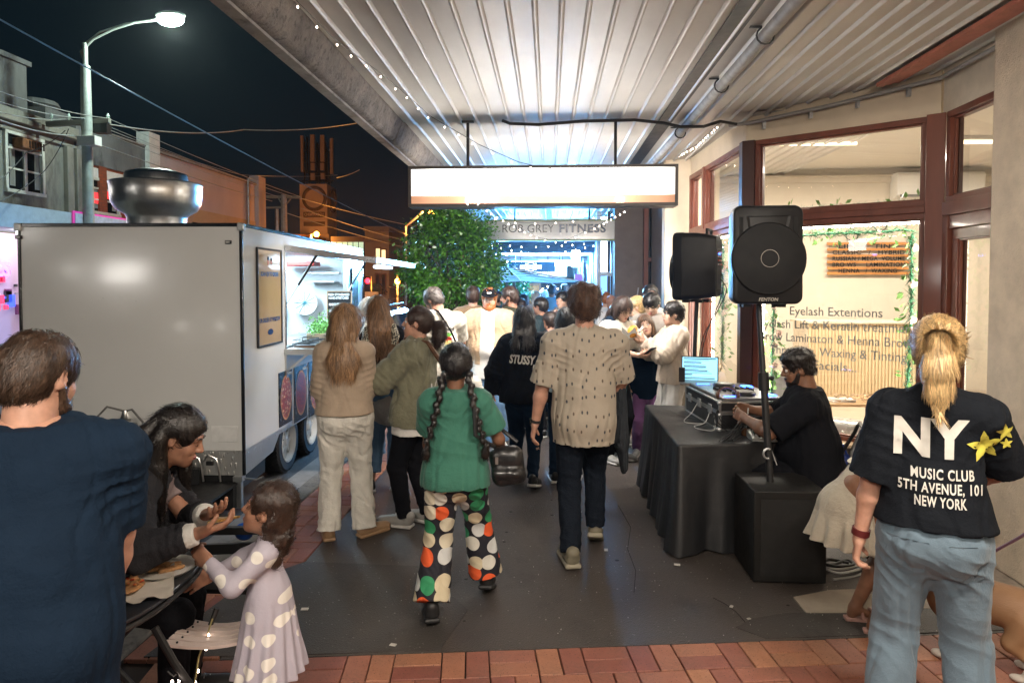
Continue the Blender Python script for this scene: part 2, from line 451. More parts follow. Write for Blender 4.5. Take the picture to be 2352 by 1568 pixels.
 def headprims(s,S,ears=True,jaw=1.0,face=True):
  h=s.hs;M=s.Hd;c=s.hc
  def q(x,y,z):return c+M@V(x,y,z)*h
  S.ell(q(0,-.014,.032),V(.074,.094,.088)*h,M,.02)
  S.ell(q(0,.022,-.03),V(.060*(.94 if s.fem else 1),.066,.078)*h,M,.03)
  S.ell(q(0,.045,-.072),V(.046*jaw,.045,.040)*h,M,.025)
  S.ell(q(0,.068,-.096),V(.022*jaw,.020,.018)*h,M,.02)
  if face:
   for sx in(-1,1):S.ell(q(sx*.036,.056,-.028),V(.024,.026,.026)*h,M,.02)
   S.cone(q(-.036,.076,.026),q(.036,.076,.026),.012*h,.012*h,.012)
   for sx in(-1,1):S.ell(q(sx*.031,.098,.008),V(.019,.014,.013)*h,M,.012,op='s')
   S.cone(q(0,.086,.014),q(0,.107,-.020),.0085*h,.0115*h,.010)
   for sx in(-1,1):S.ell(q(sx*.012,.094,-.026),V(.009,.010,.008)*h,M,.006)
   S.ell(q(0,.083,-.058),V(.026,.014,.012)*h,M,.012)
   S.ell(q(0,.098,-.0585),V(.022,.006,.0022)*h,M,.004,op='s')
  if ears:
   for sx in(-1,1):
    E=M@Rz(sx*-.35)
    S.ell(q(sx*.077,-.008,-.004),V(.011,.020,.032)*h,E,.006)
    S.ell(q(sx*.088,.000,.000),V(.007,.011,.020)*h,E,.004,op='s')
  K=s.k
  S.cone(q(0,-.022,-.045),s.nb+s.T@V(0,0,-.03),.054*h*s.neckk,(.052 if s.fem else .062)*K*s.neckk,.03)
 def hand(s,S,side,wr,el,curl=.5,spread=.5,pn=None,grip=None,size=1.0,dirv=None,res=0):
  K=.6+.4*s.k;K*=size*(.92 if s.fem else 1)
  d=Vector(dirv).normalized() if dirv is not None else(wr-el).normalized()
  n=Vector(pn) if pn is not None else V(-side*1,0,0)
  n=(n-d*n.dot(d)).normalized();x=d.cross(n)*side
  if side<0:x=d.cross(n)*-1
  x=x.normalized()
  if x.dot(V(0,1,0))<0 and pn is None:x=-x
  pc=wr+d*.048*K
  M=Matrix((x,d,n)).transposed()
  S.cone(wr-d*.02,wr+d*.015*K,.026*K,.027*K,.02,sq=(n,.7))
  S.box(pc,V(.039,.048,.014)*K,M,.013*K,.012)
  ls=(.070,.078,.072,.056)
  for i,l in enumerate(ls):
   ox=(.030-.0205*i)*K;b=wr+d*(.088-.004*abs(i-1))*K+x*ox
   dd=(d+x*(.06*(1.5-i))*spread).normalized();cu=curl*(1+.12*i);p=b
   for j,fr in enumerate((.45,.32,.23)):
    a=cu*(.55,.8,.6)[j]
    dd=(dd*math.cos(a)+n*math.sin(a)).normalized() if j==0 else _bend(dd,n,d,a)
    p2=p+dd*l*fr*K;rr=(.0098,.0088,.0078)[j]*K
    S.cone(p,p2,rr,rr*.93,.004);p=p2
  tb=wr+d*.022*K+x*.030*K;td=(d*.75+x*.75+n*.35).normalized()
  t2=tb+td*.038*K;S.cone(tb,t2,.0145*K,.0115*K,.012)
  td2=(d*.95+x*.15+n*(.25+curl*.6)).normalized();t3=t2+td2*.030*K;S.cone(t2,t3,.0105*K,.0095*K,.004)
  td3=(d+n*(.3+curl)-x*.1).normalized();S.cone(t3,t3+td3*.022*K,.0095*K,.008*K,.004)
 def body(s,res=.01,hands=((),()),legs=False,feet=False,face=True,jaw=1.0,coarse=.02):
  parts=[]
  K=s.k;g=s.g**.5
  S=SDF();s.headprims(S,face=face,jaw=jaw);S.ell(s.nb+s.T@V(0,0,-.06),V(.09,.06,.06)*K,s.T,.03)
  parts.append(S.mesh(min(res,.008) if face else res))
  for sd,sh,el,wr,hk in((-1,s.shL,s.elL,s.wrL,hands[0]),(1,s.shR,s.elR,s.wrR,hands[1])):
   if hk is None:continue
   S=SDF();af=.9 if s.fem else 1.0
   S.cone(sh,el,.050*K*g*af,.040*K*g*af,.02);S.cone(el,el+(wr-el)*.3,.041*K*g*af,.042*K*g*af,.02)
   S.cone(el+(wr-el)*.3,wr,.042*K*g*af,.025*K*af,.02)
   s.hand(S,sd,wr,el,**dict(hk));parts.append(S.mesh(min(res,.0055) if res<.011 else res*.8))
  S=SDF();s.torso(S,-.006)
  for hp,kn,an,fd,a,f in s.legs:
   S.cone(hp,kn,.078*K*g,.052*K*g,.03)
   S.cone(kn,kn+(an-kn)*.35,.050*K*g,.053*K*g,.03);S.cone(kn+(an-kn)*.35,an,.053*K*g,.034*K,.03)
   if feet:
    S.cone(an,an-V(0,0,.04*K)+fd*-.015,.036*K,.030*K,.015)
    S.cone(an-V(0,0,.02*K)+fd*.03,f+fd*.15*K+V(0,0,.022*K),.034*K,.020*K,.02,sq=((0,0,1),.8))
  if legs:
   parts.append(S.mesh(res))
  else:parts.append(S.mesh(coarse))
  return merge(parts)
def _bend(dd,n,d,a):
 ax=d.cross(n)
 if ax.length<1e-5:return dd
 return Quaternion(ax.normalized(),a)@dd
def cloth_disp(v,f,amp,kind=0,seed=1,freq=(9,9,4),ref=None):
 n=normals(v,f)
 fr=np.asarray(freq,float)*np.ones(3);r1=ridged(v,fr*(1.5,1.5,1.2),seed+9);r2=ridged(v+.1*wob(v,5,seed,2)[:,None],fr*(2.2,2.2,.9),seed+5)
 d=wob(v,freq,seed,3)*amp*.8-np.clip(r1-.45,0,1)*amp*1.9-np.clip(r2-.4,0,1)*amp*1.7
 return v+n*d[:,None]
def fold_at(v,f,c,r,amp,axis,nw=60,seed=0):
 c=np.array(c);ax=np.array(Vector(axis).normalized());q=v-c;w=np.exp(-(q**2).sum(1)/(r*r));n=normals(v,f)
 ph=(q@ax)*nw+1.5*wob(v,12,seed,2)
 s_=np.sin(ph);return v+n*((1-np.abs(s_)**.7*1.6)*w*amp*1.5)[:,None]
def strands(v,f,n,length,flow,width=.0022,lift=.004,seed=0,segs=3,jit=.25,curl=0.,mask=None):
 rs=np.random.RandomState(seed);nr=normals(v,f)
 cand=np.arange(len(v)) if mask is None else np.nonzero(mask(v))[0]
 if len(cand)==0:return v[:0],f[:0]
 i=cand[rs.randint(0,len(cand),n)]
 p=v[i]+nr[i]*lift*rs.uniform(-.4,1,(n,1));nn=nr[i]
 L=length*rs.uniform(.6,1.3,n);vs=[];seed_v=rs.normal(size=(n,3))*jit;ph=rs.uniform(0,6.28,n)
 for j in range(segs+1):
  d=flow(p,nn)+seed_v
  d=d-nn*(d*nn).sum(1,keepdims=True)*.85;d/=np.linalg.norm(d,axis=1,keepdims=True)+1e-9
  side=np.cross(d,nn);side/=np.linalg.norm(side,axis=1,keepdims=True)+1e-9
  w=width*(1-(j/segs)**2*.92)
  cc=side*(curl*np.sin(ph+j*2.1))[:,None]
  vs.append(p+cc-side*w);vs.append(p+cc+side*w)
  p=p+d*(L/segs)[:,None]-nn*(.0006*j)
 A=np.stack(vs,1)
 V_=A.reshape(-1,3);m=2*(segs+1);F=[]
 base=np.arange(n)*m
 for j in range(segs):F.append(np.stack([base+2*j,base+2*j+1,base+2*j+3,base+2*j+2],1))
 return V_,np.concatenate(F)
class Person:
 def __init__(s,label,loc,heading,Y,fig=None,group=None,skin=None,res=None,name='person',**kw):
  s.F=Fig(**kw);s.res=res or max(.0065,min(.02,Y/683*.95));s.skin=skin or SKIN_F
  s.root=thing('person',label,'person',loc,R(heading),group);s.Y=Y;s.seed=len(label)*7+int(Y*10)
 def body(s,**kw):
  v,f=s.F.body(res=s.res,**kw);s.bodyobj=np_obj('body',v,f,s.skin,s.root);return s
 def face(s,eye='#2b1a10',brow=None,lip=(.42,.14,.12),closed=False,look=(0,0),teeth=False,browm=None,openm=False):
  F=s.F;h=F.hs;M=F.Hd;c=F.hc
  def q(x,y,z):return c+M@V(x,y,z)*h
  wm=mat('eye_white',(.7,.68,.65),.2,var=.03);im=mat('iris_dark',(.02,.012,.008),.15)
  for sx in(-1,1):
   if closed:
    mb=MB();mb.tube([q(sx*.031-.015,.0865,.004),q(sx*.031,.0895,.0),q(sx*.031+.015,.0865,.004)],.0018*h,5)
    mb.build('eyelashes',im,s.root,world=False)
   else:
    mb=MB();mb.sph(q(sx*.031,.0755,.008),.0128*h,12,8);e=mb.build('eye',wm,s.root,smooth=True,world=False)
    mb=MB();mb.sph(q(sx*.031+look[0]*.004,.0842,.008+look[1]*.003),.0050*h,8,6);mb.build('iris',im,e,smooth=True,world=False)
    mb=MB();mb.tube([q(sx*.031-.015,.084,.012),q(sx*.031,.0895,.0175),q(sx*.031+.015,.084,.012)],.0017*h,5)
    mb.build('eyelashes',im,s.root,world=False)
   if browm is not None:
    mb=MB();mb.tube([q(sx*.014,.0905,.030),q(sx*.030,.0895,.036),q(sx*.048,.078,.030)],[.0032*h,.0036*h,.0015*h],6)
    mb.build('eyebrow',browm,s.root,smooth=True,world=False)
  S=SDF()
  S.ell(q(0,.0935,-.0545),V(.021,.007,.0042)*h,M,.004);S.ell(q(0,.0925,-.0625),V(.018,.008,.0052)*h,M,.004)
  if openm:S.ell(q(0,.1,-.0585),V(.013,.008,.0035)*h,M,.002,op='s')
  v,f=S.mesh(.003);np_obj('lips',v,f,mat('lips_%.2f'%lip[0],lip,.4,var=.1),s.root)
  if teeth or openm:
   mb=MB();mb.box(q(0,.090,-.0585),(.013*h,.006*h,.003*h),M);mb.build('teeth',mat('teeth',(.75,.72,.66),.3),s.root,world=False)
  return s
 def cloth(s,name,S,m,amp=.004,seed=None,freq=(9,9,4),folds=(),res=None,label=None,parent=None,post=None):
  v,f=S.mesh(res or s.res*1.1)
  v=cloth_disp(v,f,amp,seed=seed or s.seed,freq=freq)
  for fo in folds:v=fold_at(v,f,*fo)
  if post:v=post(v)
  o=np_obj(name,v,f,m,parent or s.root,label=label);o['_s']=1;del o['_s']
  s.last=(v,f,o);return o
 def top(s,m,name='tshirt',sleeve=.5,ease=.016,hem=-.02,puff=.0,seed=None,neck=True,cuffease=.012,belly=0,flare=0.,hemtilt=(0,0),amp=.0045,label=None,arms=True,collar=0,hood=0,cuff=0,dep=1.05,openf=None,res=None):
  F=s.F;K=F.k;S=SDF();q=F.g
  F.torso(S,ease,.05,dep,belly)
  hz=F.pel+F.T1@V(0,0,hem*K)
  fy=F.T@V(0,1,0)
  S.cone(hz+F.T1@V(0,0,-.06),F.waist,((.165 if F.fem else .155)*q*F.hipk**.6+ease+flare)*K,(.140 if F.fem else .152)*q*K+ease,.06,sq=(fy,.76*dep))
  if hem<.03:
   for sx in(-1,1):S.ell(F.pel+V(sx*.062*K,-.065*q*K,-.02*K),V(.09,.082,.09)*K*q*F.hipk+V(1,1,1)*ease*.6,k=.05)
  fo=[]
  for sh,el,wr in((F.shL,F.elL,F.wrL),(F.shR,F.elR,F.wrR)):
   if not arms:continue
   r0=(.052 if not F.fem else .046)*K*q**.5+ease*.8+puff*.8
   if sleeve<=1:
    e=sh+(el-sh)*sleeve;S.ell(sh,(r0,r0,r0),k=.035);S.cone(sh,e,r0,r0*.86+cuffease,.03,flat=True)
   else:
    e=el+(wr-el)*(sleeve-1);r1=.047*K*q**.5+ease*.8+puff*.9;r2=.036*K+ease*.55+puff*.75
    S.cone(sh,el,r0,r1,.035);S.cone(el,e,r1,r2,.03,flat=True)
    fo.append((el,.11,.006,el-sh,75,3));
    fo.append((e-(wr-el).normalized()*.05,.07,.004,wr-el,110,5))
   fo.append((sh+(F.pel-sh)*.22,.10,.006,(el-sh)+V(0,0,.1),70,8))
  if neck:
   S.cone(F.nb+F.T@V(0,.03,-.005),F.nb+F.T@V(0,.06,.14),.050*K,.075*K,.004,op='s')
   S.cut(F.nb+F.T@V(0,0,.045*K),F.T@V(0,-.35,1),box=_bb(F.nb,.13))
  fo.append((F.waist,.14,.005,F.T@V(.3,0,1),42,2))
  hn=F.T1@V(hemtilt[0],hemtilt[1],-1)
  S.cut(hz,hn,box=_bb(hz-V(0,0,.12),(.33,.33,.20)))
  if hood:
   for a in range(9):
    t=math.pi*(a/8*1.5-.25);c=F.nb+F.T@V(math.cos(t)*.085*K,-.012-math.sin(t)*.06*K,-.012*K+.02*math.cos(2*t))
    S.ell(c,V(.045,.045,.035)*K*hood,k=.03)
   S.ell(F.nb+F.T@V(0,-.085*K,-.06*K),V(.12,.055,.095)*K*hood,F.T,k=.03)
  if collar:
   for a in range(13):
    t=math.pi*(a/12*1.5-.25);c=F.nb+F.T@V(math.cos(t)*.066*K,.0-math.sin(t)*.060*K,.012*K)
    c2=F.nb+F.T@V(math.cos(t)*.074*K,.0-math.sin(t)*.068*K,(.012+collar)*K)
    S.cone(c,c2,.010,.009,.012)
  if openf:
   S.box(F.chest+F.T@V(openf[1],.16,-.10),(openf[0],.1,.5),F.T,.002,.01,op='s')
  o=s.cloth(name,S,m,amp,seed,folds=fo,label=label,res=res)
  return o
 def trousers(s,m,name='trousers',r=(.105,.075,.062),ease=0.,length=1.0,amp=.005,seed=None,waist=.06,label=None,res=None,flare=0):
  F=s.F;K=F.k;S=SDF();q=F.g
  S.cone(F.pel+V(-.045*K,0,0),F.pel+V(.045*K,0,0),.125*q*K*F.hipk+ease,.125*q*K*F.hipk+ease,.04,sq=((0,1,0),.86))
  S.cone(F.pel,F.pel+F.T1@V(0,0,waist*K),.16*q*K*F.hipk+ease,.150*q*K+ease,.04,sq=((0,1,0),.76))
  for sx in(-1,1):S.ell(F.pel+V(sx*.062*K,-.065*q*K,-.02*K),V(.085,.075,.085)*K*q*F.hipk,k=.04)
  fo=[]
  for hp,kn,an,fd,a,f in F.legs:
   e=kn+(an-kn)*(length if length<=1 else 1);e=e+(an-kn).normalized()*max(0,length-1)*.4
   S.cone(hp,kn,r[0]*K*q*F.hipk**.5+ease,r[1]*K+ease,.03,sq=(V(0,1,0),.95))
   S.cone(kn,e,r[1]*K+ease,r[2]*K+ease+flare,.03,flat=True)
   fo+=[(kn-V(0,.05,0),.12,.003,V(.5,0,1),42,4),(e+(kn-e)*.15,.10,.004,V(.4,0,1),48,6),(hp+V(0,-.05,-.08),.12,.005,V(.6,0,1),55,7)]
  return s.cloth(name,S,m,amp,seed,freq=(8,8,3),folds=fo,label=label,res=res)
 def shoes(s,m,sole,size=1.0,name='shoe',high=0,skip=()):
  F=s.F;K=F.k*size
  for i,(hp,kn,an,fd,a,f) in enumerate(F.legs):
   if i in skip:continue
   x=Vector((fd.y,-fd.x,0));rot=Quaternion(x,-a).to_matrix()
   ball=f+fd*.13*F.k
   def q(u,w,z):
    v=x*w+fd*u+V(0,0,z)
    return ball+(rot@v if u<.02 else v)
   Rm=rot@Matrix((x,fd,V(0,0,1))).transposed()
   S=SDF();S.cone(q(-.15*K,0,.062*K),q(-.16*K,0,.085*K+high),.037*K,.038*K,.02)
   S.cone(q(-.14*K,0,.045*K),q(.06*K,0,.036*K),.042*K,.040*K,.02,sq=(V(0,0,1),.8))
   S.cone(q(-.07*K,0,.055*K),q(.03*K,0,.04*K),.04*K,.03*K,.02)
   S.cut(q(0,0,.012*K),rot@V(0,0,-1) if a else V(0,0,-1),box=_bb(q(-.08,0,0),.25))
   v,f_=S.mesh(max(.005,s.res*.8));so=np_obj(name,v,f_,m,s.root)
   S=SDF();S.box(q(-.05*K,0,.014*K),(.046*K,.135*K,.014*K),Rm,.013*K,.004)
   v,f_=S.mesh(max(.005,s.res*.8));np_obj('sole',v,f_,sole,so)
   if s.Y<8.5:
    mb=MB()
    for j in range(4):mb.tube([q((-.055+.024*j)*K,-.022*K,(.083-.010*j)*K),q((-.052+.024*j)*K,0,(.097-.011*j)*K),q((-.055+.024*j)*K,.022*K,(.083-.010*j)*K)],.0028,5)
    mb.build('laces',sole,so,world=False)
  return s
 def hq(s,x,y,z):return s.F.hc+s.F.Hd@V(x,y,z)*s.F.hs
 def hair(s,m,style='short',length=.0,n=1400,seed=3,thick=.012,amp=.003,extra=None,face_cut=.062,curl=0.,front=True,slen=None,swid=None,down=None,nape=-.075,fringe=0,w=1.0):
  F=s.F;h=F.hs;M=F.Hd;q=s.hq;S=SDF();t=thick
  S.ell(q(0,-.018,.034),V(.078+t,.096+t,.090+t)*h,M,.02)
  S.ell(q(0,-.050,-.022),V(.068+t*.6,.060+t*.6,.062)*h,M,.03)
  if style=='curly':S.ell(q(0,-.01,.075),V(.085,.1,.06)*h,M,.03)
  if fringe:S.ell(q(0,.105,-.045),V(.066,.06,.072-fringe)*h,M,.008,op='s')
  else:S.ell(q(0,.105,-.02),V(.064,.066,.086)*h,M,.01,op='s')
  for sx in(-1,1):
   if style in('short','pony','curly','crop'):S.ell(q(sx*.088,.012,-.035),V(.030,.045,.052)*h,M,.008,op='s')
  if style in('short','crop','curly'):S.cut(q(0,-.05,nape),M@V(0,.3,-1),k=.01)
  if extra:extra(S,q,h,M)
  K=F.k
  if style=='long':
   L=length;up=M@V(0,0,1)
   for sx in(-1,0,1):
    a=q(sx*.045,-.05+.012*abs(sx),.0);b=q(sx*.055,-.070,-.09)
    c=s.F.nb+F.T@V(sx*.055*w*K,-.105*K,.02-L*.55);e=s.F.nb+F.T@V(sx*.052*w*K,-.118*K,.03-L)
    S.cone(a,b,.055*h,.048*h,.03);S.cone(b,c,.046*h,.045*h,.03,sq=(F.T@V(0,1,0),.6));S.cone(c,e,.045*h,.026*h,.03,sq=(F.T@V(0,1,0),.55))
   if front:
    for sx in(-1,1):S.cone(q(sx*.072,.012,.02),q(sx*.080,.012,-.10),.022*h,.024*h,.02)
  v,f=S.mesh(max(.006,s.res*.9));n_=normals(v,f)
  dn=-np.array(M@V(0,0,1))
  v=v+n_*(wob(v,(30,30,9),seed,3)*amp*1.6-np.clip(ridged(v,(60,60,14),seed+3)-.3,0,1)*.006)[:,None]
  if style=='curly':v=v+n_*(ridged(v,42,seed)*.009)[:,None]
  parts=[(v,f)];c=np.array(q(0,-.02,.06));zc=np.array(q(0,0,0));hd=np.array(M)
  back=-hd[:,1];upv=hd[:,2]
  if style in('short','curly','crop'):
   def flow(p,nn):return-upv*1.0+(p-c)*4+back*.25+wob(p,30,seed,2)[:,None]*(1.5 if style=='curly' else .5)*np.array([1,.3,.2])
   sl,sw_=.030 if style!='curly' else .036,.0024
  elif style=='pony':
   tie=np.array(q(0,-.112,.045))
   def flow(p,nn):return(tie-p)/(np.linalg.norm(tie-p,axis=1,keepdims=True)+1e-6)
   sl,sw_=.05,.0016
  else:
   def flow(p,nn):return np.where((p-zc)@upv[:,None]>.05,(p-c)*6-upv*.7,np.array([0,0,-1.])+(p-c)*.3)
   sl,sw_=.08,.0018
  if n:
   sc_=max(1,s.res/.0065)
   parts.append(strands(v,f,int(n),slen or sl*h,flow,(swid or sw_)*sc_,.007 if style!='curly' else .014,seed,4,.18 if style=='long' else .34 if style!='curly' else .8,curl))
  v,f=merge(parts);s.hairobj=np_obj('hair',v,f,m,s.root);return s.hairobj
 def tail(s,m,pts,rad,n=500,seed=5,name='ponytail',sq=None,curl=.0,amp=.002,jit=.06):
  S=SDF()
  for i in range(len(pts)-1):S.cone(pts[i],pts[i+1],rad[i],rad[i+1],.015,sq=sq)
  v,f=S.mesh(max(.005,s.res*.8));v=v+normals(v,f)*(wob(v,(35,35,8),seed)*amp)[:,None]
  P_=np.array([list(p) for p in pts]);T_=np.diff(P_,axis=0);T_/=np.linalg.norm(T_,axis=1,keepdims=True);mid=(P_[1:]+P_[:-1])/2
  def flow(p,nn):
   i=((p[:,None]-mid[None])**2).sum(2).argmin(1);return T_[i]
  sc_=max(1,s.res/.0065)
  v2,f2=strands(v,f,n,.07,flow,.0015*sc_,.003,seed,4,jit,curl)
  v,f=merge([(v,f),(v2,f2)]);return np_obj(name,v,f,m,s.hairobj if hasattr(s,'hairobj') else s.root)
 def glasses(s,m):
  q=s.hq;h=s.F.hs;mb=MB()
  for sx in(-1,1):
   c=q(sx*.032,.103,.004)
   mb.tube([c+s.F.Hd@V(math.cos(a)*.024,-.004*abs(math.cos(a)),math.sin(a)*.020)*h for a in[2*math.pi*i/14 for i in range(15)]],.0016,5,cap=False)
   mb.tube([q(sx*.056,.099,.008),q(sx*.076,.07,.008),q(sx*.080,.0,.004)],.0016,5)
  mb.tube([q(-.009,.105,.007),q(.009,.105,.007)],.0016,5)
  return mb.build('glasses',m,s.root,world=False)
 def project(s,vs,fs,m,origin,ux,uy,obj=None,name='print',lift=.0045,label=None):
  v,f,o=s.last if obj is None else obj
  bv=BVHTree.FromPolygons([Vector(x) for x in v],[tuple(int(i) for i in q) for q in f])
  ux=Vector(ux).normalized();uy=Vector(uy).normalized();n=ux.cross(uy).normalized();out=[]
  for p in vs:
   w=Vector(origin)+ux*p.x+uy*p.y;h=bv.ray_cast(w+n*.35,-n)
   out.append((h[0]+n*lift) if h[0] is not None else w)
  mb=MB();mb.add(out,fs);pr=mb.build(name,m,o,world=False,label=label)
  shade(pr.data,180)
  return pr
def _bb(c,r):
 if isinstance(r,(int,float)):r=(r,r,r)
 return(tuple(c[i]-r[i] for i in range(3)),tuple(c[i]+r[i] for i in range(3)))
# lamp builders, for seen lamps and for added unseen ones
def area(name,loc,rot,sx,sy,power,col,parent=None,spread=None):
 l=bpy.data.lights.new(name,'AREA');l.shape='RECTANGLE';l.size=sx;l.size_y=sy;l.energy=power;l.color=col
 o=bpy.data.objects.new(name,l);C.objects.link(o);o.location=loc;o.rotation_euler=rot
 if spread:l.spread=spread
 if parent is not None:o.parent=parent;o.matrix_parent_inverse=PINV(parent)
 return o
def point(name,loc,power,col,r=.1,parent=None,spot=None):
 l=bpy.data.lights.new(name,'SPOT' if spot else 'POINT');l.energy=power;l.color=col;l.shadow_soft_size=r
 if spot:l.spot_size=R(spot);l.spot_blend=.6
 o=bpy.data.objects.new(name,l);C.objects.link(o);o.location=loc
 if parent is not None:o.parent=parent;o.matrix_parent_inverse=PINV(parent)
 return o
# materials of the place
def asphalt_mat(name,base,chip,chipamt,rough=.8,scale=1.0):
 if name in MATS:return MATS[name]
 m,nt,N,L,b=nodes_of(name)
 big=_noise(nt,.9,5,.6,dist=.8);r1=ramp(nt,big.outputs[0],[(.3,tuple(c*.68 for c in base)),(.52,base),(.75,tuple(c*1.35 for c in base))])
 vo=N.new('ShaderNodeTexVoronoi');vo.inputs['Scale'].default_value=150*scale;tc=N.new('ShaderNodeTexCoord');L.new(tc.outputs['Object'],vo.inputs[0])
 r2=ramp(nt,vo.outputs['Color'],[(1-chipamt-.02,0),(1-chipamt+.02,1)])
 fine=_noise(nt,320,3,.7);mm=N.new('ShaderNodeMath');mm.operation='MULTIPLY';L.new(r2.outputs[0],mm.inputs[0]);L.new(fine.outputs[0],mm.inputs[1])
 mx=N.new('ShaderNodeMix');mx.data_type='RGBA';L.new(mm.outputs[0],mx.inputs[0]);L.new(r1.outputs[0],mx.inputs[6]);mx.inputs[7].default_value=(*chip,1)
 st=_noise(nt,3.2,6,.75,stretch=(1,.5,1));r3=ramp(nt,st.outputs[0],[(.52,0),(.66,.6)])
 mx2=N.new('ShaderNodeMix');mx2.data_type='RGBA';L.new(r3.outputs[0],mx2.inputs[0]);L.new(mx.outputs[2],mx2.inputs[6]);mx2.inputs[7].default_value=(base[0]*.45,base[1]*.45,base[2]*.45,1)
 L.new(mx2.outputs[2],b.inputs['Base Color'])
 rr=ramp(nt,big.outputs[0],[(.3,rough-.14),(.7,rough+.1)]);L.new(rr.outputs[0],b.inputs['Roughness'])
 bump(nt,b,vo.outputs['Distance'],.6,.005);bump(nt,b,fine.outputs[0],.35,.002);bump(nt,b,big.outputs[0],.3,.02)
 MATS[name]=m;return m
M_ASPH=asphalt_mat('footpath_asphalt',(.066,.055,.049),(.30,.28,.26),.06,.50)
M_ASPH2=asphalt_mat('coarse_asphalt',(.050,.044,.040),(.34,.32,.30),.07,.60,.9)
M_ROAD=asphalt_mat('road_asphalt',(.045,.045,.047),(.22,.22,.22),.10,.7,.8)
def brick_mat(name,col,isl=.16):
 if name in MATS:return MATS[name]
 m,nt,N,L,b=nodes_of(name)
 n=_noise(nt,7,5,.7);r=ramp(nt,n.outputs[0],[(.28,tuple(c*.72 for c in col)),(.5,col),(.75,tuple(min(1,c*1.3) for c in col))])
 oi=N.new('ShaderNodeObjectInfo');mr=N.new('ShaderNodeMapRange');mr.inputs[3].default_value=1-isl*1.5;mr.inputs[4].default_value=1+isl*1.6;L.new(oi.outputs['Random'],mr.inputs[0])
 hs=N.new('ShaderNodeHueSaturation');L.new(mr.outputs[0],hs.inputs['Value']);L.new(r.outputs[0],hs.inputs['Color'])
 mh=N.new('ShaderNodeMapRange');mh.inputs[3].default_value=.487;mh.inputs[4].default_value=.513;L.new(oi.outputs['Random'],mh.inputs[0]);L.new(mh.outputs[0],hs.inputs['Hue'])
 vo=_noise(nt,75,3,.75,stretch=(1,1.9,1));r2=ramp(nt,vo.outputs[0],[(.345,1),(.40,0)])
 mx=N.new('ShaderNodeMix');mx.data_type='RGBA';L.new(r2.outputs[0],mx.inputs[0]);L.new(hs.outputs[0],mx.inputs[6]);mx.inputs[7].default_value=(.03,.018,.014,1)
 gr=_noise(nt,2.1,6,.8);r3=ramp(nt,gr.outputs[0],[(.48,0),(.72,.6)]);mx2=N.new('ShaderNodeMix');mx2.data_type='RGBA'
 L.new(r3.outputs[0],mx2.inputs[0]);L.new(mx.outputs[2],mx2.inputs[6]);mx2.inputs[7].default_value=(.07,.045,.035,1)
 L.new(mx2.outputs[2],b.inputs['Base Color']);b.inputs['Roughness'].default_value=.62
 bump(nt,b,r2.outputs[0],-.6,.003);bump(nt,b,_noise(nt,200,4,.7).outputs[0],.25,.002);bump(nt,b,n.outputs[0],.3,.006)
 MATS[name]=m;return m
M_BRICK=brick_mat('clay_paver',(.31,.12,.075))
M_CONC=mat('concrete',(.26,.24,.22),.85,vscale=3,var=.25,bumps=((90,.4,.003),(8,.3,.02)),dirt=((.08,.07,.06),5,.35))
M_CREAM=mat('cream_render',(.62,.52,.39),.8,vscale=2,var=.10,bumps=((70,.15,.002),(4,.2,.02)),dirt=((.35,.27,.19),3,.25))
M_ROUGHC=mat('roughcast_render',(.72,.61,.48),.95,vscale=5,var=.14,bumps=((110,.9,.010),(45,.6,.010),(10,.2,.02)),dirt=((.48,.39,.31),2.5,.25))
M_WOOD=mat('red_brown_timber',(.15,.042,.024),.38,vscale=5,var=.3,stretch=(1,1,.15),bumps=((60,.2,.002,(1,1,.1)),),coat=.25,rvar=.12)
M_BLACK=mat('black_metal',(.012,.012,.013),.45,var=.2,rvar=.12)
M_PLASTIC=mat('black_plastic',(.009,.009,.010),.5,spec=.35,var=.25,bumps=((350,.25,.001),))
M_GALV=mat('galvanised_steel',(.45,.46,.47),.42,metal=.8,var=.25,vscale=12,dirt=((.25,.18,.12),6,.22))
M_STEEL=mat('stainless_steel',(.66,.65,.63),.33,metal=1,var=.08,vscale=8,bumps=((130,.12,.001,(.05,.05,1)),),rvar=.06)
M_ALU=mat('aluminium_edge',(.62,.62,.62),.33,metal=1,var=.1)
M_WHITE=mat('white_gelcoat',(.80,.80,.78),.16,var=.03,vscale=1.5,bumps=((2.5,.10,.02),(9,.035,.008)),coat=.3,rvar=.04,dirt=((.55,.54,.5),3,.12))
M_WPAINT=mat('white_paint',(.72,.70,.66),.5,var=.12,vscale=4,dirt=((.4,.36,.30),6,.3))
M_RUBBER=mat('rubber',(.018,.017,.017),.7,var=.3,bumps=((60,.3,.003),))
M_WIRE=mat('black_cable',(.012,.012,.012),.5)
M_GLASS=glass('window_glass')
M_DGLASS=mat('dark_glass',(.01,.012,.014),.04,spec=.8,rvar=.02)
